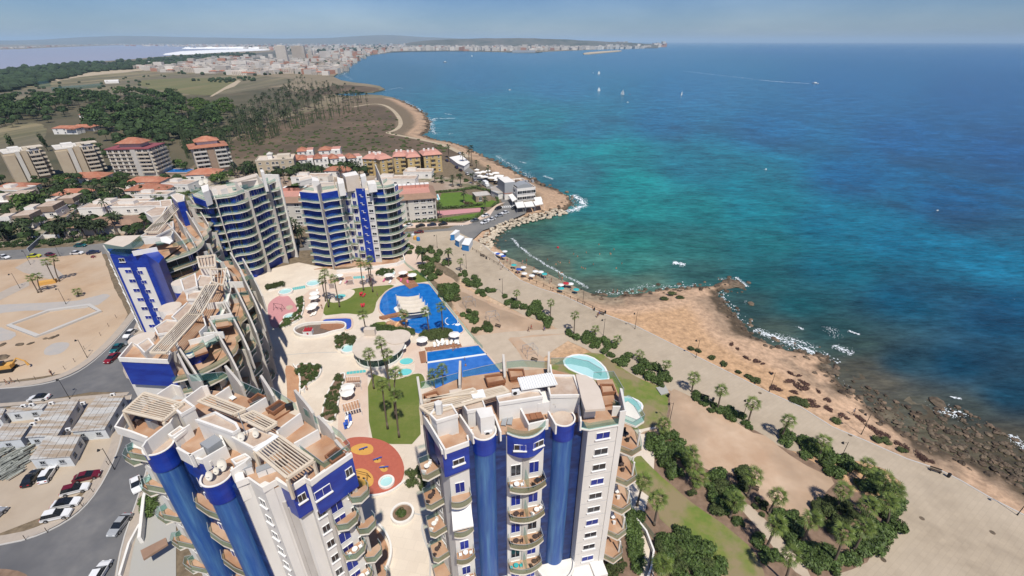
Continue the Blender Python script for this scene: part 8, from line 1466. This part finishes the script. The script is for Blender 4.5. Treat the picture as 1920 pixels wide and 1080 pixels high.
M('slide_orange',(.62,.36,.18),rough=.4);a=at(*z4([(775,430)])[0]);t=empty('water_slide',(a[0],a[1],0),0,'water slide winding over brown rocks into the big pool','water slide');mb=MB();pts=[(2.2*cos(k*.35)+1.2+k*.12,-1.0+1.6*sin(k*.35),3.2-k*.22)for k in range(14)];mb.path(pts,[.42]*14,8);mb.build('chute','slide_orange',t,smooth=True)
mb=MB()
for k in range(9):mb.ball((rnd(-2.6,2),rnd(-1,1.6),rnd(.2,1.2)),rnd(.7,1.3),6,4,.9)
mb.build('rock','terracotta',t)
a=at(*z4([(1095,410)])[0]);t=empty('water_feature',(a[0],a[1],.1),0,'curled white water feature with a jet at the right end of the big pool','fountain');mb=MB();mb.path([(1.6*cos(k*.45+2),0,1.2+1.4*sin(k*.45+2))for k in range(9)],[.14]*9,6);mb.build('arch','foam_white',t);mb=MB();mb.tube((2.2,0,0),(2.2,0,3.4),.16,.05,6);mb.build('water_jet','foam_white',t);mb=MB();mb.prism([(2.2+.9*cos(k),.7*sin(k))for k in range(6)],0,.06);mb.build('splash','foam_white',t)
a=at(*z4([(655,640)])[0]);t=empty('round_cafe',(a[0],a[1],0),0,'round glass cafe with a broad white disc roof beneath tall palms','cafe');c36=lambda r,x_=0,y_=0:[(x_+r*cos(k*pi/14),y_+r*sin(k*pi/14))for k in range(28)]
mb=MB();mb.wall(c36(6.2,0,3.5),.12,.9,3.1,True);mb.build('glass_wall','glass_green',t);mb=MB();mb.wall(c36(6.3,0,3.5),.3,0,.9,True);mb.build('base_wall','white_wall',t);mb=MB();mb.prism(c36(5.6,0,3.5),0,3.0);mb.build('core','window_dark',t)
for k in range(14):mb=MB();mb.tube((6.3*cos(k*pi/7),3.5+6.3*sin(k*pi/7),.9),(6.3*cos(k*pi/7),3.5+6.3*sin(k*pi/7),3.1),.07,n=5);mb.build('mullion','frame_white',t)
mb=MB();mb.use(MATS['white_wall']);mb.prism(c36(7.0,0,4),3.1,3.45,topmat=MATS['roof_beige']);mb.build('roof',None,t);mb=MB();mb.prism(c36(3.6,4.5,7.5),3.5,3.7);mb.build('upper_roof','roof_beige',t);mb=MB();mb.box(-5,8,3.4,-2,9.5,5.6);mb.build('roof_fin','roof_beige',t)
a=at(*z4([(250,462)])[0],.12);t=empty('playhouse',(a[0],a[1],.12),.1,'small red and white playhouse in the sunken play pit','playhouse');mb=MB();mb.box(-1.3,-.8,0,1.3,.8,1.3);mb.build('wall','white_paint',t)
for x_ in(-.8,0,.8):mb=MB();mb.raw([(x_-.45,-.85,1.3),(x_+.45,-.85,1.3),(x_+.45,.85,1.3),(x_-.45,.85,1.3),(x_,-.85,1.9),(x_,.85,1.9)],[(0,1,4),(1,2,5,4),(2,3,5),(3,0,4,5)]);mb.build('gable_roof','cloth_red',t)
mb=MB();mb.box(-.25,-.84,0,.25,-.79,.8);mb.build('door','cloth_red',t)
for W,p_,lb in((zz2,(1290,590),'swing set on the yellow patch of the red playground'),(z4,(75,320),'swing frame on the pink playground')):
 a=at(*W([p_])[0],.12);t=empty('swing_set',(a[0],a[1],.12),R(-15),lb,'swing');
 for x_ in(-1.6,1.6):mb=MB();mb.tube((x_,-.8,0),(x_,0,2.2),.05,n=5);mb.tube((x_,.8,0),(x_,0,2.2),.05,n=5);mb.build('leg_pair','black_plastic',t)
 mb=MB();mb.tube((-1.6,0,2.2),(1.6,0,2.2),.05,n=5);mb.build('crossbar','black_plastic',t)
 for x_ in(-.6,.6):mb=MB();mb.box(x_-.25,-.12,.5,x_+.25,.12,.56);mb.build('swing_seat','black_plastic',t)
for x_,y_,lb in((1300,440,'seesaw on the upper yellow patch'),(1372,492,'spring rocker on the small yellow patch'),(1405,535,'spring rocker on the right yellow patch')):
 a=at(*zz2([(x_,y_)])[0],.12);t=empty('spring_toy',(a[0],a[1],.12),rnd(-.5,.5),lb,'play equipment');mb=MB();mb.box(-.9,-.12,.4,.9,.12,.5);mb.build('seat_board','cloth_blue',t);mb=MB();mb.tube((0,0,0),(0,0,.4),.12,n=6);mb.build('spring','black_plastic',t)
M('boulder_pale',(.50,.43,.33),c2=(.40,.33,.24),scale=1.2,objrand=.2,bump=.4,bscale=3);M('rock_dark',(.075,.058,.04),c2=(.16,.12,.08),scale=.8,objrand=.3,bump=.5,bscale=3)
def rockmesh(seed,flat=.7):
 r=random.Random(seed);mb=MB();mb.ball((0,0,0),1,7,5,flat);mb.v=[(x_*r.uniform(.75,1.15),y_*r.uniform(.75,1.15),z*r.uniform(.8,1.2))for x_,y_,z in mb.v];return mb
RB=[rockmesh(s).mesh('boulder',MATS['boulder_pale'])for s in range(5)];RD=[rockmesh(s,.45).mesh('rock',MATS['rock_dark'])for s in range(5)]
t=empty('breakwater',(*at(955,430),0),0,'curving breakwater of pale stacked boulders round the little bay','breakwater');o_=t.location;bw=chaikin(ats([(917,478),(912,462),(918,446),(935,432),(960,420),(1000,410),(1040,402),(1058,396)],-1),2,False)
nb=0
for a,b_ in zip(bw[:-1],bw[1:]):
 L_=math.dist(a,b_);d=((b_[0]-a[0])/L_,(b_[1]-a[1])/L_)
 for _ in range(int(L_*3.4)):
  if nb>290:break
  nb+=1;u,v=rnd(0,L_),rnd(-2.0,3.6);link('boulder',random.choice(RB),t,(a[0]+d[0]*u-d[1]*v-o_[0],a[1]+d[1]*u+d[0]*v-o_[1],-1.0+.25*v+rnd(-.2,.3)),rnd(0,6),(rnd(.6,1.25),rnd(.6,1.0),rnd(.6,.9)))
i=0
for x_,y_,s in((1375,533,3.6),(1388,536,2.4),(1365,530,2.6),(1408,570,1.5),(1757,755,2.4),(1750,750,1.4),(1560,697,2.2),(1548,688,1.8),(1540,668,1.4)):a=at(x_,y_,SEA_Z);tag(link('rock',RD[i%5],None,(a[0],a[1],SEA_Z+.15),rnd(0,6),(s,s*.7,s*.45)),'dark wet rock standing off the headland in the surf','rock','single rocks in the surf');i+=1
for p,n,s,zz_ in(([(1700,795),(1790,770),(1860,800),(1910,830),(1990,900),(1990,950),(1880,880),(1790,848),(1730,825)],190,(.3,1.3),SEA_Z+.08),([(1360,560),(1400,612),(1440,640),(1520,662),(1560,680),(1570,700),(1640,765),(1700,800),(1690,806),(1620,765),(1545,705),(1530,676),(1440,652),(1380,615),(1340,560)],90,(.3,1.0),-1.7)):
 k=0
 while k<n//2:
  x_,y_=rnd(1340,1990),rnd(550,950)
  if inpx(x_,y_,p):a=at(x_,y_,zz_);q=rnd(*s)*rnd(.6,1);tag(link('rock',RD[k%5],None,(a[0],a[1],max(zz_,ground_z(*a)+.02)),rnd(0,6),(q,q*.7,q*.9)),'dark rock of the reef and wet ledge below the bluff','rock','dark rocks along the shore');k+=1
def boat(x_,y_,L_,sail,label,rz=0.0,group=None):
 a=at(x_,y_,SEA_Z);L_*=.58;t=empty('sailing_boat' if sail else 'motor_boat',(a[0],a[1],SEA_Z),rz,label,'boat',group);mb=MB();n=7;up,lo=[],[]
 for k in range(n):u=k/(n-1);wd=L_*.16*(1-abs(u-.35)**2*2.2)if u<.98 else .02;up.append((L_*(u-.5),max(.03,wd)));lo.append((L_*(u-.5)*.9,max(.02,wd*.6)))
 for sg in(1,-1):
  for k in range(n-1):q=[(up[k][0],sg*up[k][1],L_*.11),(up[k+1][0],sg*up[k+1][1],L_*.12),(lo[k+1][0],sg*lo[k+1][1],-.1),(lo[k][0],sg*lo[k][1],-.1)];mb.face(q if sg>0 else q[::-1])
 mb.face([(x__,y__,L_*.11)for x__,y__ in up]+[(x__,-y__,L_*.11)for x__,y__ in up[::-1]]);mb.build('hull','white_paint' if L_<14 else 'frame_grey',t);mb=MB();mb.box(-L_*.25,-L_*.09,L_*.11,L_*.12,L_*.09,L_*.24);mb.build('cabin','frame_white',t)
 if sail:mb=MB();mb.tube((0,0,0),(0,0,L_*1.3),L_*.012,n=5);mb.build('mast','grey_metal',t);mb=MB();mb.face([(-.05*L_,0,L_*.25),(-.5*L_,.08*L_,L_*.25),(-.05*L_,0,L_*1.25)]);mb.face([(.05*L_,0,L_*.2),(.48*L_,-.04*L_,L_*.2),(.05*L_,0,L_*1.1)]);mb.build('sail','white_paint',t)
 return t
boat(1123,171,10,1,'white sailing boat leaning, left of the small fleet',.4);boat(1167,178,12,1,'sailing boat with a dark hull in the middle of the fleet',2.6);boat(1177,192,6,0,'small white boat nearest in the fleet',.3);boat(1278,179,10,1,'white sailing boat alone to the right of the fleet',1);boat(1123,139,12,1,'sailing boat farther out above the leaning one',.2);boat(1112,137,10,0,'small motor boat next to the farther sailing boat',1.5);boat(956,169,9,0,'teal white motor boat in the near part of the bay',.1);boat(835,117,30,0,'dark ship off the near town',.1);boat(885,106,12,1,'tiny sailing boat near the far beach',.1);boat(1529,157,22,0,'motor yacht with a long white wake',-.15);boat(1758,395,3,0,'tiny skiff on the open sea at the right',.3)
for x_,y_,lb in((1181,177,'small red buoy behind the fleet'),(1046,465,'white buoy in the sheltered bay'),(1436,318,'white buoy on the open turquoise water')):a=at(x_,y_,SEA_Z);mb=MB();mb.ball((0,0,.2),.55,8,6);tag(mb.build('buoy','cloth_red' if 'red' in lb else 'white_paint',None,(a[0],a[1],SEA_Z)),lb,'buoy')
a=at(*zl([(245,625)])[0]);mb=MB();mb.box(-2.4,-1,0,2.4,1,1.1,.5);tag(mb.build('yellow_skip','rubber_yellow',None,(a[0],a[1],.03)),'low yellow container beside the leaning site palms','container')
a=at(*zl([(40,1065)])[0]);t=empty('excavator',(a[0],a[1],.03),R(15),'yellow digger at the left edge of the building site','digger');mb=MB();mb.box(-1.2,-.9,.9,1.6,.9,2.0);mb.build('body','rubber_yellow',t);mb=MB();mb.box(-.9,-.8,2.0,.3,.2,3);mb.build('cab','car_glass',t)
for y_ in(-1,1):mb=MB();mb.box(-1.7,y_-.3,0,1.7,y_+.3,.85);mb.build('track','tyre',t)
mb=MB();mb.path([(1.4,0,1.6),(3.2,0,3.4),(4.6,0,2.2),(4.9,0,.8)],[.2,.18,.15,.3],6);mb.build('arm','rubber_yellow',t)
for i,(x_,y_,s)in enumerate(((230,905,.5),(265,900,.7),(290,890,.5),(100,935,.8),(155,930,.6),(15,935,.7),(15,1000,1.2),(40,1030,1.3))):a=at(*zl([(x_,y_)])[0]);tag(link('rubble_heap',RD[i%5],None,(a[0],a[1],.1),i,(s*1.6,s,s*.8)),'small dark rubble heap on the building site','rubble','rubble heaps on the building site')
q=ats([(262,1010),(270,935),(285,880)],1.2);mb=MB();mb.wall(q,.5,0,1.6);tag(mb.build('garden_wall','white_wall'),'white street wall beside the left tower car ramp','wall');q=ats([(225,1080),(243,1020),(262,985)],.5);mb=MB();mb.wall(q,.35,0,.9);tag(mb.build('garden_wall','white_wall'),'low white wall at the foot of the street below the left tower','wall')
mb=MB();mb.prism(ats(zm(200,820,4.154)([(262,880),(460,780),(475,830),(285,950)]),3.0),2.6,3.0);tag(mb.build('entrance_canopy','roof_brown'),'brown topped canopy over the car ramp of the left tower','canopy')
sheet('paving',[(232,1090),(250,1010),(280,900),(330,880),(330,1200),(232,1200)],'utility_grey',.05)
q=ats([(1188,965),(1212,995),(1226,1032),(1222,1060),(1212,1090)],1);mb=MB();mb.wall(q,.3,0,1.1);tag(mb.build('garden_wall','white_wall'),'curved white wall of the path at the foot of the right tower','wall')
for p,lb in(([(745,480),(765,500),(800,525),(850,590),(878,625),(905,655)],'glass fence along the seaward side of the pool garden'),([(1160,930),(1190,965),(1225,1010)],'glass fence beside the right tower garden path')):q=ats(p,.1);mb=MB();mb.wall(q,.05,.05,1.35);tag(mb.build('glass_fence','glass_teal'),lb,'fence')
for x_,y_,lb in((1720,880,'round manhole cover in the wide near part of the promenade'),(1218,1006,'round manhole cover next to the grove corner bin'),(1065,432,'round manhole cover by the third seaward lamp'),(650,238,'round manhole cover above the promenade palm row'),(1395,815,'small manhole cover right of the palm grove')):a=at(*z1([(x_,y_)])[0]);mb=MB();mb.tube((0,0,0),(0,0,.03),.42,n=14);tag(mb.build('manhole_cover','rock_dark',None,(a[0],a[1],.02)),lb,'manhole cover')
rs_=MB();k=0;rp=[(1590,712),(1650,735),(1720,770),(1790,760),(1870,800),(1930,840),(2010,910),(1990,960),(1925,915),(1830,868),(1735,828),(1640,768)]
while k<620:
 x_,y_=rnd(1580,2010),rnd(700,960)
 if not inpx(x_,y_,rp):continue
 k+=1;a=at(x_,y_,SEA_Z);q=.1+.75*random.random()**3;i0=len(rs_.v);rs_.ball((a[0],a[1],max(SEA_Z,min(ground_z(*a),-1.2))+q*.1),q,5,3,.6);rs_.v[i0:]=[(u+rnd(-.25,.25)*q,v+rnd(-.25,.25)*q,w_+rnd(-.1,.1)*q)for u,v,w_ in rs_.v[i0:]]
tag(rs_.build('reef_stones','stone_wet'),'countless small dark stones and weed lumps on the shallow reef','stones',kind='stuff')
def seatset(T,u,v,z,c,label,rz=0.0):
 ca,sa=cos(T.a),sin(T.a);t=empty('balcony_furniture',(T.O[0]+u*ca-v*sa,T.O[1]+u*sa+v*ca,z),T.a+rz,label,'furniture','furniture on the tower balconies');mb=MB();mb.tube((0,0,.68),(0,0,.72),.38,n=10);mb.tube((0,0,0),(0,0,.68),.05,n=5);mb.build('table',c,t)
 for s_ in(-1,1):mb=MB();mb.box(s_*.75-.22,-.22,.4,s_*.75+.22,.22,.46);mb.box(s_*.95-.03,-.22,.46,s_*.95+.03,.22,.9);mb.box(s_*.75-.2,-.2,0,s_*.75-.15,.2,.4);mb.box(s_*.75+.15,-.2,0,s_*.75+.2,.2,.4);mb.build('chair',c,t)
for i,z in enumerate((24.6,18.6,12.6,6.6)):
 n_=('topmost','second','third','lowest visible')[i];seatset(A,8.9,.2,z,('white_paint','dark_wicker','dark_wicker','cloth_teal')[i],'table and chairs on the %s centre bay balcony, left side'%n_);seatset(A,11.8,.2,z,('black_plastic','canvas','dark_wicker','bark_dark')[i],'table and chairs on the %s centre bay balcony, right side'%n_,.5)
 if i>1:seatset(A,1.5,.1,z,'white_paint','table and chairs on the %s left bay balcony of the right tower'%n_)
 seatset(A,-2.5,4.4,z+1.6,'dark_wicker' if i%2 else 'canvas','table and chairs on the %s left flank balcony of the right tower'%n_,1.0)
for i,z in enumerate((27.6,21.6,15.6,9.6)):seatset(A,25.3,2.6,z,('black_plastic','dark_wicker','canvas','white_paint')[i],'dark lounge set on the %s seaward balcony of the right tower'%('topmost','second','third','fourth')[i]if i<2 else 'pale table and chairs on the %s seaward balcony of the right tower'%('third','fourth')[i-2],1.4)
for i,z in enumerate((18.4,12.4)):p=RP(3.0,1.0);seatset(B,p[0],p[1],z,'canvas','pale chairs on the %s left balcony of the left tower right face'%('second','third')[i],.8)
